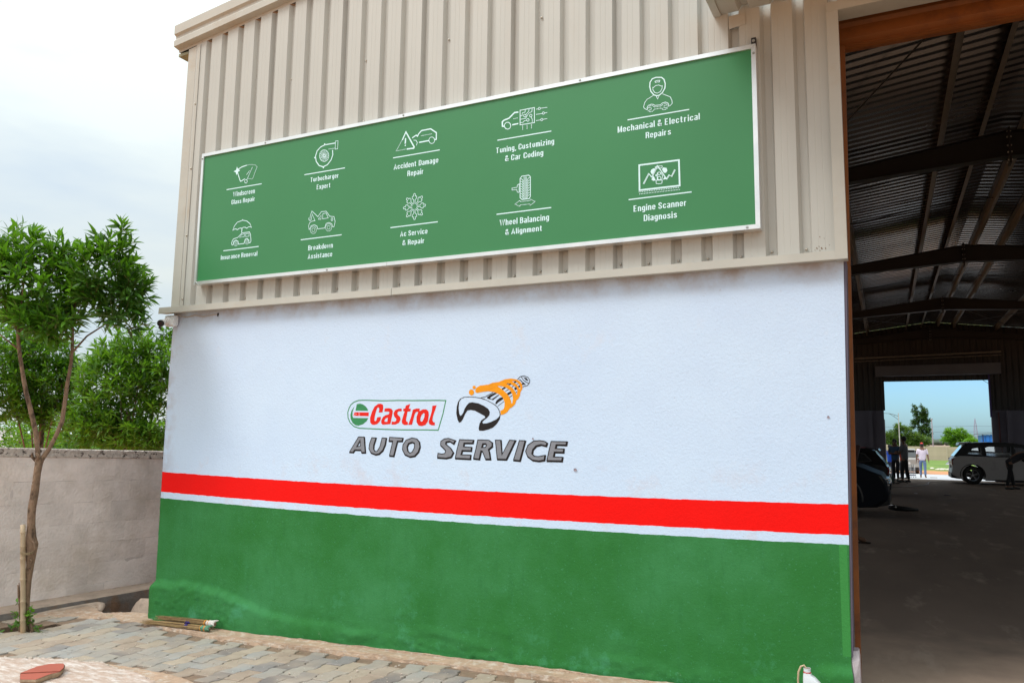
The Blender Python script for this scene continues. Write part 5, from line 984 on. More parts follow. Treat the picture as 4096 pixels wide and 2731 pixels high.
# a knocked spot and nail holes in the plaster
for (x, z, r_) in ((3.88, 1.726, .008), (4.219, 1.507, .013), (5.941, 1.89, .009)):
    m = MB(); 
    P = [(x+r_*rr.uniform(.7, 1.3)*math.cos(a*PI/6), z+r_*rr.uniform(.6, 1.2)*math.sin(a*PI/6)) for a in range(12)]
    m.add([(a, -.0095, b) for a, b in P]+[(x, -.006, z)], [(i, (i+1) % 12, 12) for i in range(12)]); m.build('plaster_chip', mat('plaster_chip', (.34, .27, .30), .95, .3, 40, .5, 50), bld)

# ------------------------------------------------------------------ sign board
sign = thing('service_sign', 'long green sign board listing ten car services in pale lettering above the painted wall', 'sign', (2.98, -.10, 3.77))
so_ = (2.98, -.10, 3.77)
sx0, sx1, sz0, sz1 = .394, 5.574, 3.128, 4.417
def quad_board(a, b, c, d, y0, y1, off, name, m_, par, bevel=0):
    mm = MB(so_); mm.prism([a, b, c, d], 'y', y0, y1); return mm.build(name, m_, par, bevel=bevel)
mm = MB(so_); mm.box(sx0+.012, sx1-.012, -.132, -.122, sz0+.012, sz1-.012); mm.build('sign_panel', M_signg, sign)
t = .030
quad_board((sx0, sz1), (sx1, sz1), (sx1-t, sz1-t), (sx0+t*.9, sz1-t), -.145, -.060, 0, 'frame_rail', M_alu, sign)
quad_board((sx0, sz0), (2.60, sz0), (2.60, sz0+t), (sx0+t*.9, sz0+t), -.145, -.060, 0, 'frame_rail', M_alu, sign)
quad_board((2.603, sz0), (sx1, sz0), (sx1-t, sz0+t), (2.603, sz0+t), -.1455, -.060, 0, 'frame_rail', M_alu, sign)
quad_board((sx0, sz0+.001), (sx0+t*.9, sz0+t+.001), (sx0+t*.9, sz1-t-.001), (sx0, sz1-.001), -.1445, -.060, 0, 'frame_rail', M_alu, sign)
quad_board((sx1, sz0+.001), (sx1, sz1-.001), (sx1-t, sz1-t-.001), (sx1-t, sz0+t+.001), -.1445, -.060, 0, 'frame_rail', M_alu, sign)
for (x, z) in ((sx0+.03, sz0+.014), (sx0+.012, sz1-.05), (1.98, sz0+.015), (5.49, sz0+.015), (sx1-.015, sz1-.065), (2.72, sz1-.012), (1.2, sz1-.013), (4.3, sz1-.012)):
    mm = MB(so_); mm.tube([(x, -.1455, z), (x, -.151, z)], [.010, .007], 8); mm.build('frame_screw', M_steel, sign)
mm = MB(so_); mm.box(sx1-.036, sx1-.004, -.088, -.060, sz1-.01, sz1+.075); mm.build('bracket', M_darkmetal, sign)
mm = MB(so_); mm.tube([(sx1-.02, -.089, sz1+.05), (sx1-.02, -.095, sz1+.05)], .010, 8); mm.build('bracket_screw', M_steel, sign)
mm = MB(so_); mm.box(sx0+.055, sx0+.095, -.085, -.060, sz1-.005, sz1+.022); mm.build('bracket', M_darkmetal, sign)
for t_, x0, x1, zb, cap in SIGN_TEXT:
    sign_text(t_, x0, x1, zb, cap, -.1336, sign, so_)
k = 0
for nm, items in ICONS.items():
    mm = MB(so_); k = 0
    for kind, w, cl, s in items:
        P = parse(s); k += 1; y = -.1334-.00005*k
        if kind == 's': vs, fs = stroke2d(P, max(w*1.12, .0046), cl); mm.add([(a, y, b) for a, b in vs], fs)
        elif kind == 'f': vs, fs = fill2d([P]); mm.add([(a, y, b) for a, b in vs], fs)
        else:
            for p in P:
                r_ = max(w, .0036); mm.add([(p[0]+r_*math.cos(a*PI/4), y, p[1]+r_*math.sin(a*PI/4)) for a in range(8)], [tuple(range(8))])
    if nm == 'rules':
        for kind, w, cl, s in items:
            m1 = MB(so_); vs, fs = stroke2d([(p[0], (parse(s)[0][1]+parse(s)[1][1])/2) for p in parse(s)], .0085, 0); m1.add([(a, -.1335, b) for a, b in vs], fs); m1.build('underline', M_print, sign)
    else: mm.build('pictogram', M_print, sign)
# ------------------------------------------------------------------ boundary wall of plastered blocks, and the drain beside it
BW0 = Vector((-1.406, -.583, 0)); BT = Vector((.1134, .9936, 0)).normalized(); BN = Vector((BT.y, -BT.x, 0))   # BN points into the yard (+X)
def bw(u, d, z): p = BW0+BT*u+BN*d; return (p.x, p.y, z)
M_block = mat('block_plaster', (.86, .755, .71), .95, .18, 2.6, .8, 38, col2=(.62, .52, .45), c2s=1.7, c2lo=.46, c2hi=.72, spec=.2, rnd=.07, detail=8)
M_pocked = mat('pocked_concrete', (.60, .52, .47), .98, .25, 30, 1.0, 38, col2=(.09, .07, .06), c2s=22, c2lo=.54, c2hi=.62, spec=.2)
M_jointp = mat('wall_joint', (.66, .57, .54), 1, .2, 12, .5, 50)
bwall = thing('boundary_wall', 'low weathered plastered block wall with a pitted concrete top course, left of the workshop', 'wall', bw(0, 0, 0))
o_ = Vector(bw(0, 0, 0))
core = MB(o_); core.add([bw(-5, -.004, -.45), bw(4, -.004, -.45), bw(4, -.20, -.45), bw(-5, -.20, -.45), bw(-5, -.004, 1.47), bw(4, -.004, 1.43), bw(4, -.20, 1.43), bw(-5, -.20, 1.47)], [(0,3,2,1),(4,5,6,7),(0,1,5,4),(1,2,6,5),(2,3,7,6),(3,0,4,7)])
core.build('core', M_jointp, bwall)
zs = [.06, .145, .362, .578, .79, 1.008, 1.232, 1.475]
q = random.Random(13)
def topz(u): return 1.568-.030*(u+.128)
for r_ in range(len(zs)-1):
    u = -2.6+(.2 if r_ % 2 else 0)+q.uniform(-.03, .03)
    while u < 3.6:
        L = .405+q.uniform(-.01, .01); za, zb = zs[r_], zs[r_+1]
        sc = lambda z: z if z < .1 else z-.03*(u+.1)*(z/1.5)
        gp = .0003; d = q.uniform(-.0006, .0006); bl = MB(o_)
        nx, nzv = 8, 5
        for j in range(nzv+1):
            for i in range(nx+1):
                uu = u+gp+(L-2*gp)*i/nx; zz = sc(za)+gp+(sc(zb)-sc(za)-2*gp)*j/nzv
                ed = 1 if (i in (0, nx) or j in (0, nzv)) else 0
                bl.v.append(bw(uu, d+.0035*mnoise.noise(Vector((uu*4, zz*4, 0)))+.0015*mnoise.noise(Vector((uu*13, zz*13, 5)))-(.0024*ed if mnoise.noise(Vector((uu*3.1, zz*3.7, 8))) > -.05 else .0002), zz+(.0015*mnoise.noise(Vector((uu*30, zz*9, 3))))))
        bl.f = [(j*(nx+1)+i, j*(nx+1)+i+1, (j+1)*(nx+1)+i+1, (j+1)*(nx+1)+i) for j in range(nzv) for i in range(nx)]
        # sides back to the core
        k = len(bl.v); per = [i for i in range(nx+1)]+[j*(nx+1)+nx for j in range(1, nzv+1)]+[nzv*(nx+1)+i for i in range(nx-1, -1, -1)]+[j*(nx+1) for j in range(nzv-1, 0, -1)]
        for p in per: bl.v.append(bl.v[p])
        for p in per: v = Vector(bl.v[p])-BN*.016; bl.v.append(tuple(v))
        np_ = len(per); bl.f += [(k+i, k+(i+1) % np_, k+np_+(i+1) % np_, k+np_+i) for i in range(np_)]
        bo_ = bl.build('block', M_block, bwall, smooth=False); bo_.data.polygons.foreach_set('use_smooth', [i < nx*nzv for i in range(len(bo_.data.polygons))])
        u += L
# top course cast in lengths
for (a, b) in ((-2.6, -.9), (-.9, .62), (.622, 2.1), (2.102, 3.6)):
    cp = MB(o_); nx = int((b-a)/.03); rows = [(-.20, 0), (.004, 0), (.010, .010), (.008, .045), (.010, .080), (.002, .090), (-.20, .090)]
    for i in range(nx+1):
        u = a+(b-a)*i/nx
        for k, (d, h) in enumerate(rows):
            cp.v.append(bw(u, d+(.006*mnoise.noise(Vector((u*25, k*3.1, 1))) if 0 < k < 6 else 0), topz(u)-.090+h+(.004*mnoise.noise(Vector((u*18, k*2.1, 4))) if k in (1, 2, 4) else 0)))
    n = len(rows); cp.f = [(i*n+k, i*n+(k+1) % n, (i+1)*n+(k+1) % n, (i+1)*n+k) for i in range(nx) for k in range(n)]+[tuple(range(n)), tuple(range(nx*n, nx*n+n))]
    cp.build('coping', M_pocked, bwall)
# footing ledge and dark drain face
m = MB(); nx = 120
FA = Vector((-1.165, -.80, 0)); FB = Vector((-1.055, .10, 0)); FT = (FB-FA).normalized()
for i in range(nx+1):
    s = -2.2+5.6*i/nx; p = FA+FT*s; u = (p-BW0).dot(BT); wv = .012*mnoise.noise(Vector((s*5, 0, 0)))+.006*mnoise.noise(Vector((s*21, 2, 0)))
    w0 = Vector(bw(u, -.02, 0)); 
    for (pp, z) in ((w0, .066), (p+Vector((-.03+wv, 0, 0)), .058+wv*.5), (p+Vector((-.012+wv, 0, 0)), .045+wv*.4), (p+Vector((wv*.6, 0, 0)), -.02), (p+Vector((.01+wv*.6, 0, 0)), -.45)): m.v.append((pp.x, pp.y, z))
m.f = [(i*5+k, i*5+k+1, (i+1)*5+k+1, (i+1)*5+k) for i in range(nx) for k in range(4)]
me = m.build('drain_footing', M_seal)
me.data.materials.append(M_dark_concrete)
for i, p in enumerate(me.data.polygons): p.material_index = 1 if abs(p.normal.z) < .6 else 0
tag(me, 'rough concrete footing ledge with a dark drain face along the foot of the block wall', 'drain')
m = MB(); m.tube([(-1.11, -.62, -.012), (-1.06, -.30, -.006), (-1.0, -.02, 0), (-.955, .10, .0), (-.90, .11, -.002), (-.84, .06, -.006), (-.78, .0, -.03)], [.018, .026, .030, .034, .036, .034, .02], 10, jit=.12)
tag(m.build('drain_lip', M_seal, smooth=True), 'rounded mortar lip curling round the open drain hole beside the workshop corner', 'kerb')
for (c, r_, s, lab) in (((-.575, .47, -.13), .21, (1.1, 1, .82), 'rough stone lump half filling the drain hole by the green corner'), ((-.85, .75, -.28), .16, (1, 1.2, .6), 'smaller earthy stone low down inside the drain hole')):
    m = MB(); m.ball(c, r_, 16, 12, s); m.v = [tuple(Vector(v)+(Vector(v)-Vector(c)).normalized()*r_*.28*mnoise.noise(Vector(v)*9)) for v in m.v]
    tag(m.build('stone', M_seal, smooth=True), lab, 'stone')
# ------------------------------------------------------------------ foliage
def leaf_mesh(L, Wd, bend=.18, fold=.10):
    xs = [0, .18, .42, .68, 1.0]; hw = [0.04, .36, .5, .34, 0.02]; v = []
    for x, w in zip(xs, hw):
        z = -bend*L*x*x; v += [(x*L, -w*Wd, z+fold*Wd*w*2), (x*L, 0, z), (x*L, w*Wd, z+fold*Wd*w*2)]
    f = []
    for i in range(4): f += [(3*i, 3*i+1, 3*i+4, 3*i+3), (3*i+1, 3*i+2, 3*i+5, 3*i+4)]
    return np.array(v), f
def frame_from(d, roll):
    d = d.normalized(); a = Vector((0, 0, 1)) if abs(d.z) < .95 else Vector((1, 0, 0)); s = a.cross(d).normalized(); u = d.cross(s)
    s2 = s*math.cos(roll)+u*math.sin(roll); u2 = -s*math.sin(roll)+u*math.cos(roll)
    return Matrix((d, s2, u2)).transposed()
def foliage(name, lobes, ntw, L, Wd, M_, parent, off, seed, leaves=(8, 12), tw=.16, solo=0, up=.55, M_twig=None, surf=.55, spread=1.0):
    """lobes: (center, (rx,ry,rz)); twigs with spiralling lance-shaped leaves; returns leaf count"""
    q = random.Random(seed); base, bf = leaf_mesh(L, Wd); mats = []; stems = MB(off)
    vol = [a[1][0]*a[1][1]*a[1][2] for a in lobes]; vs_ = [v**.75 for v in vol]
    for _ in range(ntw):
        c, r = q.choices(lobes, vs_)[0]; c = Vector(c)
        while True:
            p = Vector((q.uniform(-1, 1), q.uniform(-1, 1), q.uniform(-1, 1)))
            if p.length <= 1 and p.length > q.random()*surf*1.2: break
        w = c+Vector((p.x*r[0], p.y*r[1], p.z*r[2])); w += Vector((mnoise.noise(w*3), mnoise.noise(w*3+Vector((9, 0, 0))), mnoise.noise(w*3+Vector((0, 9, 0)))))*.07*spread
        out_ = Vector((p.x, p.y, p.z*.6)); d = (out_*.8+Vector((q.gauss(0, .3), q.gauss(0, .3), up+q.gauss(0, .25)))).normalized()
        tl = tw*q.uniform(.7, 1.3); a0 = w-d*tl*.6; a1 = w+d*tl*.4
        stems.tube([a0, a1], [.0035, .0015], 3, cap=False)
        n = q.randint(*leaves); ph = q.uniform(0, 6.28)
        for i in range(n):
            t = (i+.6)/n; pos = a0.lerp(a1, t); az = ph+i*2.4; s = frame_from(d, az); tilt = .35+(1-t)*.75+q.gauss(0, .12)
            dir_ = (s@Vector((math.cos(tilt), 0, math.sin(tilt)))); dir_ += Vector((0, 0, -.12))
            sc = (.65+.45*math.sin(PI*min(1, t*1.1)))*q.uniform(.75, 1.15)
            R_ = frame_from(dir_, q.gauss(0, .5)); mats.append((pos, R_, sc))
    # flip so the leaf face looks up mostly
    camp = cam.matrix_world.translation
    mats.sort(key=lambda t: (t[0]-camp).length)
    alone = mats[:solo]; rest = mats[solo:]
    V = np.zeros((len(rest)*15, 3)); o_ = np.array(off)
    for i, (p, R_, sc) in enumerate(rest): V[i*15:(i+1)*15] = (base*sc)@np.array(R_.transposed())+np.array(p)-o_
    F = []
    for i in range(len(rest)): F += [tuple(a+i*15 for a in f) for f in bf]
    me = bpy.data.meshes.new(name); me.from_pydata(V.tolist(), [], F); me.materials.append(M_); me.polygons.foreach_set('use_smooth', [True]*len(me.polygons))
    o = bpy.data.objects.new(name, me); COL.objects.link(o); o['kind'] = 'stuff'
    if parent: o.parent = parent
    else: o.location = off
    if solo:
        lm = bpy.data.meshes.new('leaf'); lm.from_pydata(base.tolist(), [], bf); lm.materials.append(M_leaf_solo); lm.polygons.foreach_set('use_smooth', [True]*len(lm.polygons))
        for p, R_, sc in alone: place('leaf', lm, parent, Matrix.Translation(p-Vector(off)) @ R_.to_4x4() @ Matrix.Scale(sc, 4))
    if stems.v: stems.build('twigs', M_twig or M_twigm, parent)['kind'] = 'stuff'
    return o
M_twigm = mat('green_twig', (.16, .17, .05), .7)
M_leaf = leafmat('leaf_deep', (.030, .095, .012), (.11, .26, .022), .36)
M_leaf_b = leafmat('leaf_bright', (.040, .125, .014), (.135, .29, .028), .36)
M_leaf_solo = mat('leaf_single', (.055, .145, .016), .38, .25, 1.2, 0, spec=.5, rnd=.5)
M_bark = mat('young_bark', (.24, .150, .095), .95, .35, 22, 1.0, 70, col2=(.085, .05, .03), c2s=20, c2lo=.50, c2hi=.62, scale3=(1, 1, .5))
IR = Vector((math.cos(YAW), math.sin(YAW), 0)); IF = Vector((-math.sin(YAW), math.cos(YAW), 0))
# forked young tree in front of the wall
TB = (-.572, -.878, -.05)
tree = thing('young_tree', 'young forked tree with glossy lance-shaped leaves growing from a gap in the paving', 'tree', TB)
def wob(P, a=.006): return [(x+random.uniform(-a, a), y+random.uniform(-a, a), z) for x, y, z in P]
m = MB(TB)
m.tube([(-.578, -.868, -.06), (-.580, -.872, .10), (-.577, -.876, .288), (-.571, -.877, .42), (-.566, -.872, .56), (-.572, -.872, .66), (-.570, -.872, .74), (-.573, -.879, .80), (-.578, -.888, .90), (-.581, -.892, 1.046), (-.575, -.883, 1.191), (-.571, -.876, 1.358), (-.567, -.870, 1.470), (-.566, -.868, 1.50)],
       [.048, .034, .027, .027, .033, .046, .052, .042, .033, .031, .030, .029, .033, .028], 14, jit=.13)
m.build('trunk', M_bark, tree, smooth=True)
m = MB(TB); m.tube([(-.572, -.876, 1.44), (-.577, -.886, 1.558), (-.592, -.909, 1.724), (-.619, -.951, 1.907), (-.648, -.994, 2.081), (-.667, -1.023, 2.228), (-.684, -1.05, 2.384), (-.695, -1.066, 2.486), (-.706, -1.082, 2.643), (-.70, -1.07, 2.9), (-.71, -1.06, 3.3)], [.022, .021, .020, .019, .018, .017, .016, .016, .013, .010, .004], 9, jit=.10)
m.build('limb', M_bark, tree, smooth=True)
m = MB(TB); m.tube([(-.566, -.868, 1.42), (-.558, -.857, 1.476), (-.531, -.816, 1.568), (-.505, -.777, 1.689), (-.484, -.744, 1.82), (-.478, -.734, 2.009), (-.475, -.73, 2.17), (-.466, -.716, 2.342), (-.465, -.715, 2.486), (-.472, -.726, 2.678), (-.475, -.731, 2.823), (-.45, -.70, 3.1), (-.42, -.66, 3.5)], [.024, .023, .020, .019, .018, .017, .016, .016, .014, .012, .010, .008, .003], 9, jit=.10)
m.build('limb', M_bark, tree, smooth=True)
def br(a, b, r0=.010, r1=.004, sag=.0):
    a = Vector(a); b = Vector(b); mid = (a+b)/2+Vector((0, 0, sag)); m = MB(TB); m.tube([a, mid, b], [r0, (r0+r1)/2, r1], 6, jit=.08); m.build('branch', M_bark, tree, smooth=True)
br((-.466, -.716, 2.45), (-.405, -.624, 2.615), .010, .008); br((-.405, -.624, 2.615), (-.18, -.30, 2.95), .008, .003)
br((-.465, -.715, 2.55), (-.72, -.75, 2.80), .006, .002); br((-.47, -.72, 2.75), (-.25, -.70, 3.1), .007, .002); br((-.69, -1.06, 2.45), (-.85, -1.20, 2.62), .010, .004)
br((-.70, -1.07, 2.6), (-.55, -.95, 2.95), .007, .002); br((-.70, -1.07, 2.6), (-1.0, -1.2, 3.1), .008, .003)
for z, s in ((1.535, 1), (1.54, -1)):
    m = MB(TB); m.tube([(-.575, -.884, 1.46), (-.575-.05*s if s > 0 else -.535, -.90, 1.50), (-.60 if s > 0 else -.54, -.92, z)], [.016, .014, .009], 7, jit=.2); m.build('cut_stub', M_bark, tree, smooth=True)
q = random.Random(2)
for k in range(16):
    z = q.uniform(1.6, 2.45); L_ = k % 2; P = [(-.577, -.886, 1.558), (-.619, -.951, 1.907), (-.667, -1.023, 2.228), (-.695, -1.066, 2.486)] if L_ else [(-.531, -.816, 1.568), (-.484, -.744, 1.82), (-.475, -.73, 2.17), (-.465, -.715, 2.486)]
    x = lerp([(p[2], p[0]) for p in P], z); y = lerp([(p[2], p[1]) for p in P], z); d = Vector((q.uniform(-1, 1), -.6, .4)).normalized()
    m = MB(TB); m.tube([(x, y, z), tuple(Vector((x, y, z))+d*.030)], [.008, .005], 5); m.build('bud_scar', M_bark, tree)
for P in (((-.54, -.90, .78), (-.50, -.90, .76), (-.475, -.90, .70)), ((-.555, -.89, .54), (-.52, -.90, .545), (-.505, -.90, .52)), ((-.56, -.89, .62), (-.50, -.91, .61))):
    m = MB(TB); m.tube(P, [.006, .005, .002][:len(P)], 5); m.build('aerial_root', M_bark, tree)
def PT(u, z, dpt=0):
    if u > 0: u *= .92
    p = Vector((-.56, -.86, 0))+IR*u+IF*dpt
    return (p.x, p.y, z)
lob = [(PT(-.12, 3.02), (.34, .36, .38)), (PT(.0, 3.38), (.14, .16, .18)), (PT(-.45, 3.2), (.35, .35, .45)), (PT(.0, 2.72), (.34, .34, .20)), (PT(.18, 3.08, .1), (.18, .22, .22)),
       (PT(.52, 3.08), (.27, .34, .32)), (PT(.52, 3.46), (.12, .16, .20)), (PT(.80, 3.02), (.10, .18, .22)), (PT(.66, 2.78), (.24, .28, .15)), (PT(.42, 3.32), (.14, .18, .18)), (PT(-.02, 3.52), (.05, .06, .06)), (PT(.62, 3.66), (.05, .06, .06))]
foliage('crown', lob, 540, .128, .035, M_leaf, tree, TB, 31, leaves=(8, 12), solo=290)
# suckers and weeds at the foot
q = random.Random(6)
for k, (x, y, z, L_) in enumerate(((-.63, -.90, .26, .15), (-.60, -.93, .30, .10), (-.64, -.88, .12, .12), (-.52, -.86, .08, .10))):
    m = MB(TB); m.tube([(x+.04, y+.03, z-.16), (x, y, z), (x-.01, y-.01, z+L_)], [.013, .009, .004], 6, jit=.15); m.build('sucker', M_bark, tree, smooth=True)
weed = thing('weeds', 'small green weeds sprouting round the foot of the staked tree', 'weeds', TB)
foliage('weed_leaves', [((-.66, -.93, .13), (.07, .05, .13)), ((-.64, -.92, .02), (.12, .07, .05)), ((-.50, -.88, .10), (.05, .04, .10)), ((-.46, -.84, .0), (.07, .05, .04)), ((-.80, -.96, -.01), (.10, .05, .03))], 34, .050, .030, M_leaf_b, weed, TB, 8, leaves=(3, 5), tw=.06)
# bamboo stake and its twine
stake = thing('bamboo_stake', 'pale bamboo stake standing tied against the young tree trunk', 'stake', (-.535, -.895, 0))
M_bam = mat('dry_bamboo', (.46, .34, .22), .6, .15, 10, .2, 60, col2=(.36, .22, .11), c2s=8, c2lo=.5, c2hi=.7, scale3=(1, 1, .4))
a = Vector((-.528, -.905, -.06)); b = Vector((-.592, -.952, .915)); so2 = (-.535, -.895, 0)
pts = []; rad = []
for t in np.linspace(0, 1, 33): pts.append(a.lerp(b, t)); rad.append(.021)
m = MB(so2); nodes = (.17, .33, .52, .70, .81, .93)
P = []; R_ = []
for t in sorted(list(np.linspace(0, 1, 12))+[n+e for n in nodes for e in (-.008, 0, .008)]):
    P.append(a.lerp(b, t)); R_.append(.0245 if any(abs(t-n) < .001 for n in nodes) else .0205)
m.tube(P, R_, 14); m.build('cane', M_bam, stake, smooth=True)
m = MB(so2)
for t in (.745, .752, .76): c = a.lerp(b, t); m.tube([(c.x+.055*math.cos(k*.5236)+.02, c.y+.045*math.sin(k*.5236)+.02, c.z+.004*math.sin(k)) for k in range(13)], .003, 5, cap=False)
m.build('twine', mat('twine', (.25, .18, .10), .9), stake)

# background trees beyond the boundary wall
def BP(xd, yd, dpt=0):      # coordinates on a vertical plane 1.6 m beyond the wall
    p = Vector((-3.5, 1.6, 0))+IR*((xd-194)/178)+IF*dpt; return (p.x, p.y, 1.497+(1030-yd)/166-.003*(xd-290)*.2)
def bgtree(label, base, lobes, ntw, seed, M_, L=.13, Wd=.033, group=None, trunk_top=2.0, name='leafy_tree'):
    t = thing(name, label, 'tree', base, 0, group)
    m = MB(base); m.tube([base, (base[0]+.03, base[1], base[2]+1.2), (base[0]-.02, base[1]+.03, trunk_top)], [.07, .05, .03], 8, jit=.1); m.build('trunk', M_bark, t, smooth=True)
    for c, r in lobes[:5]:
        m = MB(base); m.tube([(base[0], base[1], base[2]+1.3), ((base[0]+c[0])/2, (base[1]+c[1])/2, (base[2]+1.3+c[2])/2+.1), c], [.014, .010, .005], 6); m.build('limb', M_bark, t, smooth=True)
    foliage('crown', lobes, ntw, L, Wd, M_, t, base, seed); return t
b1 = BP(300, 1100); bgtree('big light green leafy tree filling the gap between the forked tree and the workshop corner', (b1[0], b1[1], -.45),
    [(BP(280, 905), (.58, .6, .62)), (BP(345, 850, .1), (.34, .5, .48)), (BP(225, 880, .2), (.30, .4, .5)), (BP(385, 960, -.1), (.30, .4, .5)), (BP(330, 790), (.26, .3, .26)), (BP(230, 980), (.42, .4, .3)), (BP(180, 950, .3), (.2, .3, .28)), (BP(420, 840), (.35, .4, .5)), (BP(265, 800), (.22, .28, .26)), (BP(375, 772, .1), (.14, .2, .14)), (BP(300, 990), (.55, .4, .25)), (BP(200, 985), (.30, .4, .25)), (BP(375, 1000), (.35, .4, .25))], 1050, 41, M_leaf_b)
b2 = BP(40, 1100, .5); bgtree('dark green leafy tree behind the wall at the left, below the forked tree crown', (b2[0], b2[1], -.45),
    [(BP(50, 880, .4), (.42, .5, .52)), (BP(0, 930, .5), (.5, .5, .5)), (BP(95, 900, .4), (.22, .35, .42)), (BP(20, 820, .4), (.36, .4, .34)), (BP(-60, 880, .4), (.5, .5, .7)), (BP(110, 950, .5), (.14, .25, .16)), (BP(105, 840, .4), (.15, .2, .22)), (BP(60, 980, .5), (.4, .4, .25))], 760, 43, M_leaf)
# lower and farther greenery seen through the gap
def ground_pt(xd, D):       # direction through display column xd at distance D
    a = math.atan((xd-1176)/1772.8); d = IF*math.cos(a)+IR*math.sin(a); p = Vector((6.2657, -5.3335, 0))+d*D; return p
for k, (xd, D, h, r_, lab) in enumerate(((150, 26, 2.3, 1.3, 'distant yellowish tree seen between the trunk fork'), (205, 22, 1.9, 1.1, 'low bush behind the wall between the two leafy trees'), (60, 30, 2.1, 1.5, 'distant shrub just above the wall top at far left'), (330, 24, 2.0, 1.4, 'distant bush behind the big light green tree'))):
    p = ground_pt(xd, D); base = (p.x, p.y, -.45); t = thing('distant_tree', lab, 'tree', base)
    m = MB(base); m.tube([base, (p.x, p.y, h*.7)], [.09, .05], 7); m.build('trunk', M_bark, t)
    foliage('crown', [((p.x, p.y, h*.65), (r_, r_, h*.42)), ((p.x-r_*.5, p.y, h*.5), (r_*.6, r_*.6, h*.4)), ((p.x+r_*.5, p.y, h*.55), (r_*.6, r_*.6, h*.35))], 420, .16, .07, M_leaf_b, t, base, 60+k, leaves=(5, 8), tw=.3)
p = ground_pt(115, 38)
m = MB((p.x, p.y, -.45)); m.prism([(-1.6, 0), (1.6, 0), (1.6, 2.0), (0, 2.35), (-1.6, 2.0)], 'y', -2, 2); 
m.v = [(p.x+v[0], p.y+v[1], -.45+v[2]) for v in m.v]; tag(m.build('far_shed', mat('pale_sheet', (.62, .68, .74), .5)), 'pale roofed shed glimpsed above the wall behind the forked trunk', 'shed')

# ------------------------------------------------------------------ security camera at the wall corner
cc = (-.01, -.03, 2.80)
sec = thing('security_camera', 'small white bullet camera with a black face under the flashing at the wall corner', 'camera', cc)
M_cam = mat('camera_shell', (.74, .70, .68), .4, .08, 12)
m = MB(cc); m.box(-.060, .075, -.070, -.012, 2.762, 2.868); m.build('junction_box', M_white, sec, bevel=.010, smooth=False)
m = MB(cc); m.tube([(-.012, -.068, 2.815), (-.012, -.082, 2.815), (-.012, -.090, 2.815)], [.036, .036, .030], 20); m.build('mount_disc', M_cam, sec, smooth=False)
m = MB(cc); m.tube([(-.012, -.088, 2.812), (-.020, -.115, 2.800), (-.030, -.135, 2.798)], [.020, .017, .016], 12); m.build('arm', M_cam, sec, smooth=True)
hd = Vector((.62, -.74, -.22)).normalized(); h0 = Vector((-.012, -.128, 2.790)); 
m = MB(cc); m.tube([h0, h0+hd*.006, h0+hd*.085, h0+hd*.092], [.026, .031, .034, .034], 24); m.build('housing', M_cam, sec, smooth=False)
m = MB(cc); m.tube([h0+hd*.0921, h0+hd*.096], [.032, .032], 24); m.build('black_face', M_black, sec)
m = MB(cc); m.tube([h0+hd*.0965, h0+hd*.098], [.012, .011], 16); m.build('lens', mat('lens_glass', (.05, .02, .03), .08), sec)
m = MB(cc); m.tube([(.0, -.15, 2.765), (-.012, -.16, 2.735), (-.008, -.14, 2.718)], [.010, .013, .006], 8); m.build('cable_gland', M_black, sec, smooth=True)
for dx, dz in ((-.050, .045), (.018, .045), (.018, -.045)):
    m = MB(cc); m.tube([(.005+dx, -.0695, 2.815+dz), (.005+dx, -.072, 2.815+dz)], .004, 6); m.build('cover_screw', M_steel, sec)
m = MB(); m.tube([(.019, -.016, 2.881), (.063, -.016, 2.875), (.10, -.016, 2.862), (.13, -.016, 2.854), (.165, -.016, 2.849), (.196, -.016, 2.847), (.24, -.016, 2.853), (.281, -.016, 2.860), (.33, -.016, 2.854), (.37, -.016, 2.845), (.409, -.016, 2.842), (.47, -.016, 2.846), (.533, -.016, 2.853), (.579, -.012, 2.852)], .0042, 7)
tag(m.build('camera_cable', mat('cable_beige', (.50, .42, .36), .6)), 'thin beige cable running under the flashing from the security camera to a hole', 'cable')
m = MB(); P = [(.585+.014*math.cos(a*PI/6)*rr.uniform(.7, 1.2), 2.850+.017*math.sin(a*PI/6)*rr.uniform(.8, 1.2)) for a in range(12)]
m.add([(x, -.0088, z) for x, z in P], [tuple(range(12))]); m.build('cable_hole', mat('hole_dark', (.02, .015, .015), 1), bld)

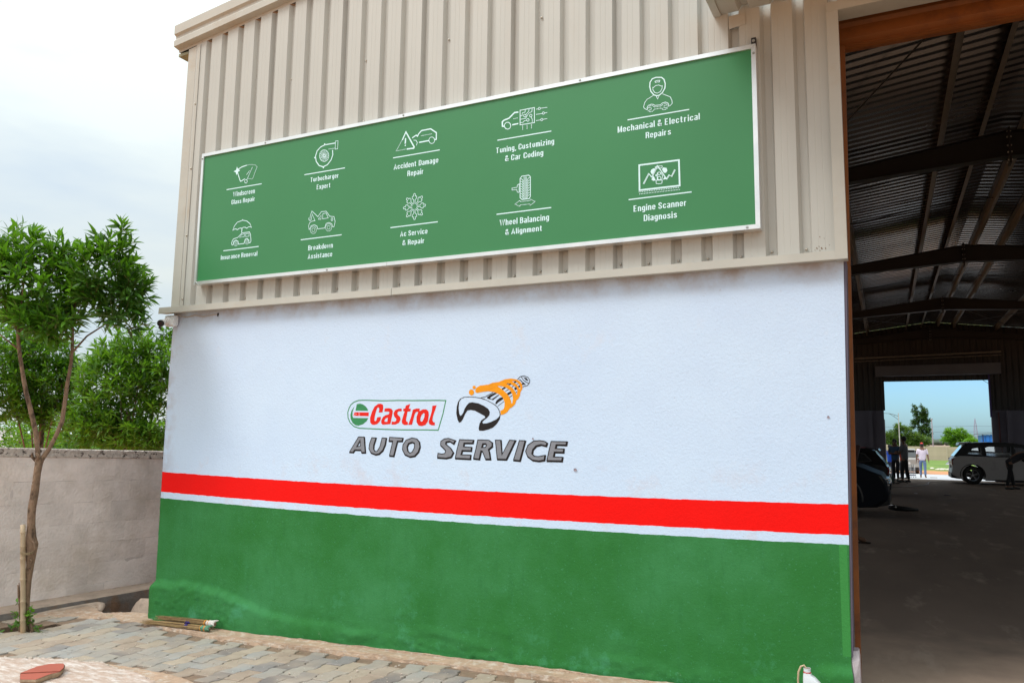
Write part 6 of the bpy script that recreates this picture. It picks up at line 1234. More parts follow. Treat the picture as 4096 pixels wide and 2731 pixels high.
# ------------------------------------------------------------------ two stick brooms against the wall foot
M_st = [mat('broom_stick', (.36, .235, .10), .7, .3, 30, rnd=.35, island=True), mat('broom_stick_dark', (.20, .12, .05), .8, .3, 30, rnd=.4, island=True)]
def broom(label, tip, head, zt_, zh, seed, n=230, r0=.024, tie=None, wrapcol=None, rings=(), spread=.040):
    base = tuple((Vector(tip)+Vector(head))/2); o = thing('stick_broom', label, 'broom', (base[0], base[1], 0)); of = (base[0], base[1], 0)
    q = random.Random(seed); a = Vector((*tip, zt_)); b = Vector((*head, zh)); d = (b-a).normalized(); s = d.cross(Vector((0, 0, 1))).normalized(); u = s.cross(d)
    for part in (0, 1):
        m = MB(of)
        for i in range(n//2):
            an = q.uniform(0, 6.28); rr_ = math.sqrt(q.random())*r0; e = b+s*rr_*math.cos(an)+u*rr_*math.sin(an); L_ = q.uniform(.72, 1.04)
            e2 = b+(a-b)*L_+s*(rr_*math.cos(an)*1.2+q.gauss(0, spread*.55)*L_)+u*(abs(rr_*math.sin(an))*.5+q.uniform(-.012, .012)); e2.z = max(e2.z, .006)
            mid = e.lerp(e2, .5)+s*q.gauss(0, .004)+u*q.gauss(0, .003)
            m.tube([e, mid, e2], [.0019, .0015, .0006], 3, cap=False)
        m.build('sticks', M_st[part], o)['kind'] = 'stuff'
    for t, w, col in rings:
        c = b-d*t; m = MB(of); m.tube([c-d*w/2, c+d*w/2], r0*1.13, 18); m.build('binding', mat('orange_band', (.62, .24, .03), .5) if col == 'o' else mat('violet_cloth', (.035, .02, .14), .9, .3, 40, .6, 60), o, smooth=True)
        if col == 'v':
            for k in (-1, 1): m = MB(of); m.tube([c+u*r0, c+u*(r0+.018)+d*.012*k, c+u*(r0+.004)+d*.03*k], [.007, .009, .005], 6); m.build('cloth_knot', MATS['violet_cloth'], o, smooth=True)
    m = MB(of); P = []
    for t, k in ((-.065, .7), (-.05, 1.05), (-.03, 1.15), (-.005, 1.1), (.01, 1.18), (.022, 1.1)): P.append((b-d*t, r0*k))
    m.tube([p[0] for p in P], [p[1] for p in P], 16, jit=.10)
    m.build('head_wrap', wrapcol, o, smooth=True)
    m = MB(of); c = b+d*.062; m.ball(c, r0*.62, 12, 8, (1, 1, 1)); m.build('wrap_core', mat('wrap_dark', (.16, .10, .06), .95), o, smooth=True)
    for k in range(3):
        m = MB(of); an = k*2.1; v = (s*math.cos(an)+u*abs(math.sin(an)))*r0; m.tube([b+d*.04+v, b+d*.068+v*1.1, b+d*.078+v*1.5+Vector((.01, 0, -.004))], [.008, .008, .003], 6, jit=.2); m.build('wrap_fold', wrapcol, o, smooth=True)
broom('stick broom with a white rag wound round its head, lying nearest the green wall', (.135, -.085), (.800, -.095), .035, .062, 3, wrapcol=mat('white_rag', (.68, .62, .58), .9, .2, 30, .6, 50), rings=((.045, .012, 'o'), (.005, .010, 'o')), spread=.016)
broom('stick broom tied with violet cloth, lying in front of the white wrapped one', (.10, -.205), (.800, -.160), .016, .034, 4, r0=.022, wrapcol=mat('green_rag', (.10, .24, .15), .9, .3, 30, .6, 50), rings=((.19, .030, 'v'), (.022, .014, 'o'), (-.020, .014, 'o')), spread=.022)

# ------------------------------------------------------------------ coolant can by the door corner
jx, jy, jz = 5.823, -.26, ramp(5.8)+.001
jug = thing('coolant_can', 'open white plastic coolant can with a red neck ring beside the doorway', 'can', (jx, jy, jz))
M_can = mat('can_plastic', (.70, .73, .76), .35, .04, 6, spec=.5)
def ringo(w, dd, x0=0):   # rounded rectangle ring points
    P = []
    for k in range(20):
        a = 2*PI*k/20; c, s_ = math.cos(a), math.sin(a); P.append((x0+math.copysign(abs(c)**.45, c)*w/2, math.copysign(abs(s_)**.45, s_)*dd/2))
    return P
secs = [(0, .108, .060, 0), (.006, .116, .068, 0), (.14, .116, .068, 0), (.165, .112, .066, -.002), (.19, .092, .060, -.012), (.215, .066, .052, -.024), (.226, .046, .044, -.033), (.236, .042, .042, -.034)]
m = MB((0, 0, 0)); 
for z, w, dd, x0 in secs: m.v += [(x, y, z) for x, y in ringo(w, dd, x0)]
m.f = [(j*20+i, j*20+(i+1) % 20, (j+1)*20+(i+1) % 20, (j+1)*20+i) for j in range(len(secs)-1) for i in range(20)]+[tuple(range(20))]
o = m.build('body', M_can, jug, smooth=True)
m = MB(); m.tube([(-.034, 0, .234), (-.034, 0, .262)], [.0195, .0195], 20, cap=False); m.tube([(-.034, 0, .246), (-.034, 0, .249)], .0212, 20); m.tube([(-.034, 0, .258), (-.034, 0, .262)], .0212, 20, cap=False); m.build('neck', M_can, jug, smooth=True)
m = MB(); m.tube([(-.034, 0, .2365), (-.034, 0, .2400)], .0225, 24); m.build('neck_ring', mat('red_plastic', (.65, .01, .015), .4), jug, smooth=True)
m = MB(); m.tube([(-.034, 0, .2600), (-.034, 0, .2602)], .0185, 20); m.build('liquid_shade', mat('can_inside', (.30, .24, .20), .7), jug)
for t_, x0, x1, zb, cap, col in (('Castrol', -.026, .016, .133, .0085, (.75, .06, .02)), ('RADICOOL', -.030, .021, .1185, .0085, (.10, .08, .12))):
    vs, fs = text2d(t_, x0, x1, zb, cap, .02); mm = MB(); mm.add([(a, -.0352, b) for a, b in vs], fs); mm.build('label_print', mat('print_'+t_.lower(), col, .5), jug)
m = MB(); m.add([(-.0325+.005*math.cos(a*PI/5), -.0352, .137+.005*math.sin(a*PI/5)) for a in range(10)], [tuple(range(10))]); m.build('label_print', mat('print_green', (.03, .15, .06), .5), jug)
m = MB(); P = [(jx-.034, jy, jz+.05), (jx-.036, jy, jz+.20), (jx-.040, jy, jz+.262), (jx-.050, jy-.004, jz+.276), (jx-.068, jy-.006, jz+.268), (jx-.082, jy-.008, jz+.235), (jx-.086, jy-.008, jz+.19), (jx-.084, jy-.006, jz+.14), (jx-.088, jy-.004, jz+.09), (jx-.098, jy-.004, jz+.04), (jx-.118, jy-.01, jz+.008), (jx-.16, jy-.03, jz+.006)]
m.tube(P, .0058, 9); tag(m.build('tube', mat('old_tube', (.52, .38, .24), .4, .15, 20), smooth=True), 'yellowed plastic tube hanging out of the neck of the white coolant can', 'tube')

# ------------------------------------------------------------------ broken red tile on the patch, bottom left
tl = thing('broken_tile', 'broken piece of red clay tile with a moulded step lying on the pale concrete patch', 'tile', (.84, -1.62, .02))
M_tile = mat('red_clay', (.40, .095, .06), .8, .08, 5, .15, 50)
M_tileb = mat('broken_clay', (.38, .27, .18), 1, .3, 20, 1.0, 40)
tp = [(.745, -1.735), (.700, -1.590), (.722, -1.500), (.800, -1.452), (.842, -1.470), (.905, -1.520), (.955, -1.585), (.945, -1.640), (.975, -1.77), (.88, -1.82)]
zz = lambda x, y: .058
m = MB((.84, -1.62, .02)); n = len(tp); c0 = Vector((.84, -1.64))
m.v = [(x, y, .020) for x, y in [(c0.x+(p[0]-c0.x)*.93, c0.y+(p[1]-c0.y)*.93) for p in tp]]+[(x+rr.uniform(-.004, .004), y, .040) for x, y in tp]+[(x, y, .0545) for x, y in tp]
m.f = [(i, (i+1) % n, n+(i+1) % n, n+i) for i in range(n)]+[(n+i, n+(i+1) % n, 2*n+(i+1) % n, 2*n+i) for i in range(n)]+[tuple(range(n))]
m.build('broken_edge', M_tileb, tl)
up = [(.752, -1.735), (.706, -1.590), (.726, -1.504), (.800, -1.457), (.840, -1.475), (.902, -1.524), (.950, -1.583)]
m = MB((.84, -1.62, .02)); m.add([(x, y, .0600) for x, y in up], [tuple(range(len(up)))]); k = len(m.v); m.add([(x, y, .0545) for x, y in up], []); m.f += [(i, (i+1) % 7, 7+(i+1) % 7, 7+i) for i in range(7)]; m.build('tile_face', M_tile, tl)
lo = [(.756, -1.741), (.952, -1.589), (.942, -1.642), (.972, -1.772), (.878, -1.818)]
m = MB((.84, -1.62, .02)); m.add([(x, y, .0552) for x, y in lo], [tuple(range(5))]); m.build('tile_step', M_tile, tl)
# small tufts of grass
m = MB(); q = random.Random(12)
for (cx, cy, n_, h) in ((-.445, -.16, 26, .03), (-.36, .34, 70, .11), (-.30, .30, 50, .10), (-.72, .42, 12, .05)):
    for i in range(n_):
        x = cx+q.gauss(0, .025); y = cy+q.gauss(0, .018); z = -.01 if cy < 0 else -.05; dx = q.gauss(0, .02); dy = q.gauss(0, .02); hh = h*q.uniform(.5, 1.2)
        m.add([(x-.0015, y, z), (x+.0015, y, z), (x+dx, y+dy, z+hh)], [(0, 1, 2)])
tag(m.build('grass_tufts', M_leaf_b), kind='stuff')
# ------------------------------------------------------------------ cars
M_glass = mat('tinted_glass', (.02, .022, .025), .06, .0, 3, spec=.8)
M_clearglass = mat('window_glass', (.88, .92, .92), .03, 0, 3, trans=.95, rvar=.01)
M_chrome = mat('chrome', (.5, .5, .52), .25, .02, 5, metal=1)
M_rimm = mat('alloy_rim', (.40, .40, .42), .35, .1, 8, metal=.8)
M_lampg = mat('lamp_glass', (.06, .06, .055), .12, .1, 10, spec=.9)
M_taill = mat('tail_red', (.16, .004, .01), .2, .1, 10)
M_seat = mat('seat_cloth', (.03, .03, .035), .9)
def arc(cx, cz, r, a0, a1, n=9): return [(cx+r*math.cos(a0+(a1-a0)*i/n), cz+r*math.sin(a0+(a1-a0)*i/n)) for i in range(n+1)]
def wheel(par, x, y, r, w, side):
    o = bpy.data.objects.new('wheel', None); COL.objects.link(o); o.parent = par; o.location = (x, y, r)
    ys = [(-w/2, r*.62), (-w/2, r*.86), (-w*.38, r*.97), (-w*.2, r), (w*.2, r), (w*.38, r*.97), (w/2, r*.86), (w/2, r*.62)]
    m = MB(); n = 28
    for yy, rr_ in ys: m.v += [(rr_*math.cos(2*PI*k/n), yy, rr_*math.sin(2*PI*k/n)) for k in range(n)]
    m.f = [(j*n+k, j*n+(k+1) % n, (j+1)*n+(k+1) % n, (j+1)*n+k) for j in range(len(ys)-1) for k in range(n)]
    m.build('tyre', M_rubber, o, smooth=True)
    m = MB(); yo = side*w*.40
    for rr_, yy in ((r*.63, w*.46*side), (r*.60, w*.46*side), (r*.58, -w*.3*side)): m.v += [(rr_*math.cos(2*PI*k/n), yy, rr_*math.sin(2*PI*k/n)) for k in range(n)]
    m.f = [(j*n+k, j*n+(k+1) % n, (j+1)*n+(k+1) % n, (j+1)*n+k) for j in range(2) for k in range(n)]
    m.tube([(0, yo-.02, 0), (0, yo+.012*side, 0)], r*.13, 14)
    for k in range(5):
        a = 2*PI*k/5+.3
        for da in (-.13, .13): m.bar((r*.1*math.cos(a), yo, r*.1*math.sin(a)), (r*.61*math.cos(a+da), yo, r*.61*math.sin(a+da)), .014, .02, up=(0, 1, 0))
    m.build('rim', M_rimm, o)
    m = MB(); m.tube([(0, yo-.06*side, 0), (0, yo-.05*side, 0)], r*.42, 20); m.build('brake_disc', M_darkmetal, o)
    return o
def car(name, label, paint_, loc, rz, L=3.95, Wd=1.74, H=1.52, R=.33, clear=False, group=None, plate=None, hood_open=False, taillamp='L'):
    """hatchback facing +x, origin on the ground at the middle"""
    c = thing(name, label, 'car', loc, rz, group)
    f = L/2; b = -L/2; xw1, xw2 = f-.80, b+.68; gz = .20; belt = .93
    ar = R+.055
    prof = [(b+.03, gz+.12), (b+.22, gz)]+[(x, z) for x, z in arc(xw2, R, ar, PI+.42, -.42, 12)]+[(xw1-ar-.05, gz-.015)]+[(x, z) for x, z in arc(xw1, R, ar, PI+.42, -.42, 12)]+[(f-.18, gz-.01), (f-.02, gz+.12), (f, .45), (f-.02, .62), (f-.10, .74), (f-.45, .88), (f-.95, .99), (b+.95, 1.02), (b+.30, 1.03), (b+.10, .98), (b+.01, .86), (b+.04, .60), (b, .42)]
    def shell(name_, poly, layers, m_):
        mm = MB(); n = len(poly); cx = sum(p[0] for p in poly)/n; cz = sum(p[1] for p in poly)/n
        for y, s_ in layers: mm.v += [(cx+(p[0]-cx)*(1-s_*.03) if 1 else 0, y, cz+(p[1]-cz)*(1-s_*.06)) for p in poly]
        k = len(layers); mm.f = [(j*n+i, j*n+(i+1) % n, (j+1)*n+(i+1) % n, (j+1)*n+i) for j in range(k-1) for i in range(n)]
        me_v, me_f = fill2d([poly]); 
        for y, s_ in (layers[0], layers[-1]):
            o0 = len(mm.v); mm.v += [(cx+(p[0]-cx)*(1-s_*.03), y, cz+(p[1]-cz)*(1-s_*.06)) for p in me_v]; mm.f += [tuple(q_+o0 for q_ in ff) for ff in me_f]
        o = mm.build(name_, m_, c, merge=True); return o
    w2 = Wd/2
    bo = shell('body', prof, [(-w2, 1), (-w2+.02, .45), (-w2+.07, 0), (w2-.07, 0), (w2-.02, .45), (w2, 1)], paint_)
    # glasshouse: side frames with window openings, roof, pillars
    tb = b+.33; roof = [(b+.10, 1.0), (b+.42, 1.40), (b+.62, H-.03), (b+1.3, H), (b+2.0, H-.015), (f-1.60, H-.09), (f-.85, .985)]
    rear_q = [(b+.52, 1.10), (b+.72, 1.32), (b+.98, 1.37), (b+1.02, 1.06)]
    w_r = [(b+1.15, 1.04), (b+1.12, 1.36), (b+1.25, 1.40), (b+1.92, 1.40), (b+1.94, 1.00)]
    w_f = [(b+2.04, 1.0), (b+2.02, 1.395), (b+2.30, 1.37), (f-1.62, 1.30), (f-1.17, 1.03)]
    wins = [rear_q, w_r, w_f]
    def gy(z, s_): return s_*(w2-.05-(z-.95)*.28)
    for s_ in (-1, 1):
        vs, fs = fill2d([roof]+wins); mm = MB(); mm.add([(x, gy(z, s_), z) for x, z in vs], fs); mm.add([(x, gy(z, s_)-s_*.03, z) for x, z in vs], fs); mm.build('side_frame', M_black if clear else paint_, c)
        mm = MB()
        for w_ in wins:
            for p_, q_ in zip(w_, w_[1:]+w_[:1]): mm.bar((p_[0], gy(p_[1], s_)+s_*.003, p_[1]), (q_[0], gy(q_[1], s_)+s_*.003, q_[1]), .012, .035)
        mm.build('window_trim', M_black, c)
        for w_ in wins:
            mm = MB(); vs, fs = fill2d([w_]); mm.add([(x, gy(z, s_)-s_*.012, z) for x, z in vs], fs); mm.build('window_pane', M_clearglass if clear else M_glass, c)
        for x in (b+1.30, b+2.25): mm = MB(); mm.tube([(x-.09, s_*(w2-.015), .90), (x, s_*(w2+.012), .905), (x+.09, s_*(w2-.015), .90)], .014, 6); mm.build('door_handle', paint_, c, smooth=True)
        for x in (b+1.05, b+1.98, f-1.08): mm = MB(); mm.bar((x, s_*(w2-.013), .32), (x+(.03 if x < 0 else -.02), s_*(w2-.024), .93), .006, .006); mm.build('door_seam', M_black, c)
        mm = MB(); mm.ball((f-1.18, s_*(w2+.10), 1.05), .075, 10, 7, (.7, 1.2, .9)); mm.bar((f-1.18, s_*(w2-.04), 1.02), (f-1.18, s_*(w2+.06), 1.03), .04, .03); mm.build('mirror', paint_, c, smooth=True)
        mm = MB(); mm.box(xw2+ar, xw1-ar, s_*(w2-.03)-.012, s_*(w2-.03)+.016, .15, .24); mm.build('sill_trim', M_black, c)
        # wheels arch trims, lamps
        for xx in (xw1, xw2):
            mm = MB(); mm.tube([(x, s_*(w2-.012), z) for x, z in arc(xx, R, ar+.012, .15-.3, PI+.15, 16)], .020, 6); mm.build('arch_trim', M_black if not name.startswith('dark') else mat('dull_arch', (.09, .09, .09), .5), c, smooth=True)
        mm = MB(); mm.prism([(f-.10, .715), (f-.06, .60), (f-.42, .66), (f-.62, .80), (f-.46, .845)], 'y', s_*(w2-.12), s_*(w2-.006)); mm.build('headlight', M_lampg, c)
        mm = MB(); mm.prism([(b+.02, .93), (b+.62, .86), (b+.34, .80), (b+.40, .67), (b+.03, .70)], 'y', s_*(w2-.20), s_*(w2-.008)); mm.build('tail_light', M_taill, c)
        mm = MB(); mm.ball((f-.12, s_*(w2-.18), .38), .06, 10, 6, (.4, 1, 1)); mm.build('fog_lamp', M_lampg, c)
    def cross(pts, name_, m_, ins=.0, off=0):
        mm = MB()
        for x, z in pts: mm.v += [(x, gy(z, -1)+ins, z+off), (x, -(gy(z, -1)+ins), z+off)]
        mm.f = [(2*i, 2*i+1, 2*i+3, 2*i+2) for i in range(len(pts)-1)]; return mm.build(name_, m_, c)
    cross([(b+.42, 1.40), (b+.62, H-.03), (b+1.3, H), (b+2.0, H-.015), (f-1.60, H-.09)], 'roof', paint_, 0, .003)
    cross([(f-1.60, H-.10), (f-.88, .99)], 'windscreen', M_clearglass if clear else M_glass, .05, .012)
    cross([(b+.10, 1.0), (b+.42, 1.40)], 'rear_window', M_clearglass if clear else M_glass, .06, .014)
    mm = MB(); mm.prism([(b+.28, 1.42), (b+.70, H-.015), (b+.70, H+.004), (b+.32, H-.03)], 'y', -w2+.25, w2-.25); mm.build('spoiler', paint_, c)
    mm = MB(); mm.prism([(b-.012, .22), (b+.25, .18), (b+.25, .36), (b-.012, .40)], 'y', -w2+.06, w2-.06); mm.build('rear_bumper', M_black, c)
    mm = MB(); mm.prism([(f+.012, .24), (f-.22, .19), (f-.22, .34), (f+.012, .40)], 'y', -w2+.08, w2-.08); mm.build('front_bumper', M_black, c)
    mm = MB()
    for z in (.56, .61, .66): mm.box(f-.05, f+.010, -.45, .45, z-.010, z+.010)
    mm.build('grille', M_chrome, c)
    mm = MB(); mm.box(b-.012, b-.002+.02, -.25, .25, .58, .69); mm.build('number_plate', mat('plate_white', (.75, .75, .76), .5), c)
    if plate:
        vs, fs = text2d(plate, -.21, .21, .605, .062, .01); mm = MB(); mm.add([(b-.0135, -a, z) for a, z in vs], fs); mm.build('plate_lettering', M_black, c)
    mm = MB(); mm.box(b-.012, b+.02, -.12, .12, .76, .79); mm.build('badge', M_chrome, c)
    mm = MB()
    for x, y in ((b+1.35, -.35), (b+1.35, .35), (b+2.30, -.35), (b+2.30, .35)): mm.box(x-.25, x+.25, y-.22, y+.22, .55, .72); mm.box(x-.30, x-.18, y-.22, y+.22, .65, 1.15); mm.box(x-.29, x-.20, y-.12, y+.12, 1.15, 1.30)
    mm.build('seats', M_seat, c, bevel=.03)
    mm = MB(); mm.box(b+.8, f-.9, -w2+.12, w2-.12, .30, .56); mm.build('cabin_floor', M_seat, c)
    for xx in (xw1, xw2):
        for s_ in (-1, 1): wheel(c, xx, s_*(w2-.13), R, .19, s_)
    if hood_open:
        mm = MB(); h0 = Vector((f-.98, 0, 1.0))
        pr = [(f-.98, 1.0), (f-.75, 1.72), (f-.72, 1.73), (f-.92, .99)]; mm.prism(pr, 'y', -w2+.15, w2-.15); mm.build('raised_bonnet', mat('maroon_inside', (.05, .018, .016), .6), c)
    return c
P_dark = mat('dark_car_paint', (.012, .014, .02), .5, .05, 3, spec=.06)
P_black = mat('black_car_paint', (.010, .010, .011), .2, .05, 3, spec=.6)
P_white = mat('white_car_paint', (.36, .34, .34), .3, .04, 3, spec=.5)
P_silver = mat('silver_car_paint', (.30, .28, .26), .35, .05, 3, spec=.6)
c1 = car('dark_car', 'dark glossy car with its nose showing past the door column inside the workshop', P_dark, (3.93, 13.2, FL), -.02, L=4.0, H=1.50, R=.33); c1.scale = (1.18,)*3
c2 = car('black_hatchback', 'black hatchback with its tail towards the doorway, parked behind the nearer dark car', P_black, (4.62, 19.9, FL), PI-.03, L=3.9, H=1.52); c2.scale = (.89,)*3
m = MB(); m.prism([(5.30, 1.15), (5.56, 1.62), (5.64, 1.60), (5.52, 1.12)], 'y', 17.2, 18.3); tag(m.build('raised_panel', mat('maroon_inside', (.05, .018, .016), .6)), 'maroon car panel raised upright between the two dark parked cars', 'car part')
car('white_hatchback', 'white hatchback standing broadside before the far doorway of the workshop', P_white, (10.42, 28.85, FL), 0.0, L=4.0, Wd=1.72, H=1.55, R=.335, clear=True)
car('silver_hatchback', 'grey silver hatchback seen from behind on the ground beyond the far doorway', P_silver, (7.28, 49.1, terr(49)+.0), PI/2, L=3.6, Wd=1.5, H=1.50, R=.30, plate='A 04 W 9901')

# ------------------------------------------------------------------ people
def skin_mesh(name, joints, edges, radii, m_, parent, sub=1, root=0):
    me = bpy.data.meshes.new(name); me.from_pydata(joints, edges, []); o = bpy.data.objects.new(name, me); COL.objects.link(o)
    md = o.modifiers.new('s', 'SKIN'); md.use_smooth_shade = True
    sk = me.skin_vertices[0].data
    for i, r_ in enumerate(radii): sk[i].radius = (r_, r_) if isinstance(r_, (int, float)) else r_
    sk[root].use_root = True
    ms = o.modifiers.new('b', 'SUBSURF'); ms.levels = sub; ms.render_levels = sub
    m2 = bpy.data.meshes.new_from_object(o.evaluated_get(bpy.context.evaluated_depsgraph_get()))
    bpy.data.objects.remove(o); m2.name = name; m2.materials.clear(); m2.materials.append(m_)
    o = bpy.data.objects.new(name, m2); COL.objects.link(o); o.parent = parent; m2.polygons.foreach_set('use_smooth', [True]*len(m2.polygons)); return o
M_skin = mat('brown_skin', (.17, .085, .05), .6, .08, 8)
M_hair = mat('black_hair', (.010, .009, .009), .7, .2, 30)
def person(label, loc, rz, H=1.70, shirt=(.1, .1, .1), pants=(.03, .03, .04), pose='stand', arms='folded', shoe=(.02, .02, .02), cap=None, step=.10, group=None, sandals=False, long=False):
    p = thing('person', label, 'person', loc, rz, group); k = H/1.70
    # faces +x; y is left
    hip = .90; lean = 0
    if pose == 'bend': lean = 1.05
    if pose == 'squat': hip = .40; lean = .35
    def T(h, fx=0): return (math.sin(lean)*h+fx, math.cos(lean)*h)   # along the spine from hip
    def P(h, y, fx=0, fz=0): a, b = T(h, fx); return Vector((a*k, y*k, (hip+b+fz)*k))
    pel = P(0, 0); ch = P(.30, 0); sh = P(.50, 0, .0); nk = P(.57, 0, .01)
    hd1 = P(.64, 0, .03 if pose != 'bend' else .02, -.02 if pose == 'bend' else 0); hd2 = P(.76, 0, .03, -.03 if pose == 'bend' else 0)
    J = [pel, P(.14, 0), ch, sh, nk, hd1, hd2]; R_ = [(.15*k, .105*k), (.135*k, .10*k), (.16*k, .11*k), (.13*k, .085*k), .058*k, .080*k, .092*k]
    R_ = [((r[1], r[0]) if isinstance(r, tuple) else r) for r in R_]
    E = [(0, 1), (1, 2), (2, 3), (3, 4), (4, 5), (5, 6)]
    legs = {}; armsd = {}
    for s_ in (-1, 1):
        st = step*s_
        if pose == 'squat': kn = Vector((.38*k+st*.4, s_*.14*k, .46*k)); an = Vector((.20*k+st, s_*.12*k, .09*k)); 
        else: kn = Vector((st*.5*k+.02, s_*.10*k, .49*k)); an = Vector((st*k-.01, s_*.11*k, .085*k))
        hp = pel+Vector((0, s_*.09*k, -.04*k)); toe = an+Vector((.15*k, s_*.015, -.050*k)); heel = an+Vector((-.03*k, 0, -.045*k))
        i = len(J); J += [hp, kn, an, toe]; R_ += [.085*k, .058*k, .040*k, .034*k]; E += [(0, i), (i, i+1), (i+1, i+2), (i+2, i+3)]; legs[s_] = (hp, kn, an, toe, i)
        so = P(.49, s_*.185)
        if arms == 'folded': el = so+Vector((.08*k, s_*.04*k, -.28*k)); ha = P(.25, -s_*.04, .22)
        elif arms == 'down': el = so+Vector((-.04*k*s_+.0, s_*.06*k, -.29*k)); ha = el+Vector((.10*k*(1 if s_ > 0 else -.6), s_*.03*k, -.24*k))
        elif arms == 'work': el = so+Vector((.16*k, s_*.03*k, -.22*k)); ha = el+Vector((.22*k, -s_*.03*k, -.06*k))
        elif arms == 'up': el = so+Vector((.14*k, 0, -.20*k)); ha = el+Vector((.10*k, -s_*.05*k, .20*k))
        i = len(J); J += [so, el, ha]; R_ += [.055*k, .042*k, .028*k]; E += [(3, i), (i, i+1), (i+1, i+2)]; armsd[s_] = (so, el, ha)
        d = (ha-el).normalized(); sd = d.cross(Vector((0, s_, .3))).normalized(); pm = ha+d*.05*k; J.append(pm); R_.append((.020*k, .030*k)); E.append((i+2, i+3)); b0 = i+3
        for q_, (o2, ln) in enumerate(((-.024, .070), (-.008, .080), (.008, .076), (.022, .060))):
            j = len(J); J += [pm+sd*o2*k+d*.030*k, pm+sd*o2*1.3*k+d*(.030+ln)*k+Vector((0, 0, -.012))]; R_ += [.0095*k, .007*k]; E += [(b0, j), (j, j+1)]
        j = len(J); J += [ha+sd*-.034*k+d*.03*k, ha+sd*-.05*k+d*.075*k]; R_ += [.011*k, .008*k]; E += [(i+2, j), (j, j+1)]
    skin_mesh('body', [tuple(v) for v in J], E, R_, M_skin, p, 1)
    # face details and hair
    hc = hd1.lerp(hd2, .72); fwd = Vector((math.cos(lean*.7), 0, -math.sin(lean*.7))) if pose == 'bend' else Vector((1, 0, -.05)); fwd.normalize(); upv = Vector((0, 1, 0)).cross(fwd)*-1
    if upv.z < 0: upv = -upv
    m = MB(); m.ball(hc+upv*.022*k-fwd*.020*k, .108*k, 16, 10, (1.02, .90, 1.0)); m.v = [tuple(Vector(v) if (Vector(v)-hc).dot(fwd) < .052*k or (Vector(v)-hc).dot(upv) > .072*k else hc+fwd*.04*k+(Vector(v)-hc)*.4) for v in m.v]; m.build('hair', M_hair, p, smooth=True)
    if cap: m = MB(); m.ball(hc+upv*.070*k-fwd*.050*k, .078*k, 14, 8, (1, .92, .75)); m.build('cap', mat('red_cap', cap, .7), p, smooth=True)
    m = MB(); m.ball(hc+fwd*.098*k-upv*.012*k, .016*k, 8, 6, (1, .8, 1.5)); m.build('nose', M_skin, p, smooth=True)
    for s_ in (-1, 1):
        m = MB(); m.ball(hc+Vector((0, s_*.090*k, 0))-upv*.01*k, .022*k, 8, 6, (.9, .4, 1.4)); m.build('ear', M_skin, p, smooth=True)
        m = MB(); m.ball(hc+fwd*.082*k+Vector((0, s_*.032*k, 0))+upv*.016*k, .010*k, 8, 5); m.build('eye', M_white, p, smooth=True)
    m = MB(); m.ball(hc+fwd*.082*k-upv*.055*k, .018*k, 8, 5, (.5, 1.4, .4)); m.build('mouth', mat('lips', (.16, .05, .04), .5), p, smooth=True)
    # shirt with short sleeves
    J = [pel+Vector((0, 0, -.06*k)), pel, P(.14, 0), ch, sh, nk-(nk-sh)*.3]; R_ = [(.125*k, .172*k), (.130*k, .178*k), (.128*k, .170*k), (.135*k, .188*k), (.112*k, .160*k), .072*k]; E = [(i, i+1) for i in range(5)]
    for s_ in (-1, 1):
        so, el, ha = armsd[s_]; i = len(J); J += [so, so.lerp(el, .85)]; R_ += [.066*k, .056*k]; E += [(4, i), (i, i+1)]
        if long: J[-1] = el; J.append(el.lerp(ha, .9)); R_.append(.042*k); E.append((i+1, i+2))
    skin_mesh('shirt', [tuple(v) for v in J], E, R_, mat('shirt_%02d%02d%02d' % tuple(int(c*99) for c in shirt), shirt, .9, .12, 9), p, 1)
    J = [pel+Vector((0, 0, .05*k)), pel]; R_ = [(.10*k, .15*k), (.105*k, .155*k)]; E = [(0, 1)]
    for s_ in (-1, 1):
        hp, kn, an, toe, _ = legs[s_]; i = len(J); J += [hp, kn, an+Vector((0, 0, .02))]; R_ += [.098*k, .070*k, .055*k]; E += [(1, i), (i, i+1), (i+1, i+2)]
    skin_mesh('trousers', [tuple(v) for v in J], E, R_, mat('cloth_%02d%02d%02d' % tuple(int(c*99) for c in pants), pants, .9, .25, 9), p, 1)
    for s_ in (-1, 1):
        hp, kn, an, toe, _ = legs[s_]; d = (toe-an); m = MB(); d2 = Vector((d.x, d.y, 0)).normalized(); 
        a0 = Vector((an.x-.05*k, an.y, .022)); a1 = Vector((toe.x+.055*k, toe.y, .020))
        if sandals: m.tube([a0, a0.lerp(a1, .4), a0.lerp(a1, .8), a1], [.028, .034, .040, .026], 10); m.v = [(v[0], v[1], max(0, min(v[2], .022))) for v in m.v]
        else: m.tube([a0, a0.lerp(a1, .3)+Vector((0, 0, .03)), a0.lerp(a1, .75)+Vector((0, 0, .012)), a1], [.035*k, .046*k, .042*k, .024*k], 10); m.v = [(v[0], v[1], max(0, v[2])) for v in m.v]
        m.build('shoe', mat('shoe_%02d' % int(shoe[0]*99), shoe, .7), p, smooth=True)
    return p
person('man in a dark blue shirt, left of the pair standing inside the far doorway', (6.57, 28.9, FL), -1.9, 1.58, (.03, .07, .13), (.012, .013, .018), arms='folded', step=.12)
person('man in a grey shirt, right and taller of the pair inside the far doorway', (6.88, 27.95, FL), 2.7, 1.68, (.11, .115, .13), (.012, .013, .018), arms='folded', step=.07)
person('person in red half hidden behind the two men in the far doorway', (6.92, 33.2, terr(33.2)+.03), 2.2, 1.58, (.55, .05, .01), (.04, .04, .05), arms='folded', step=.05)
person('person in bright blue half hidden behind the left edge of the far doorway', (6.40, 33.0, terr(33)+.03), 1.0, 1.45, (.02, .10, .60), (.03, .03, .05), arms='work', step=.05)
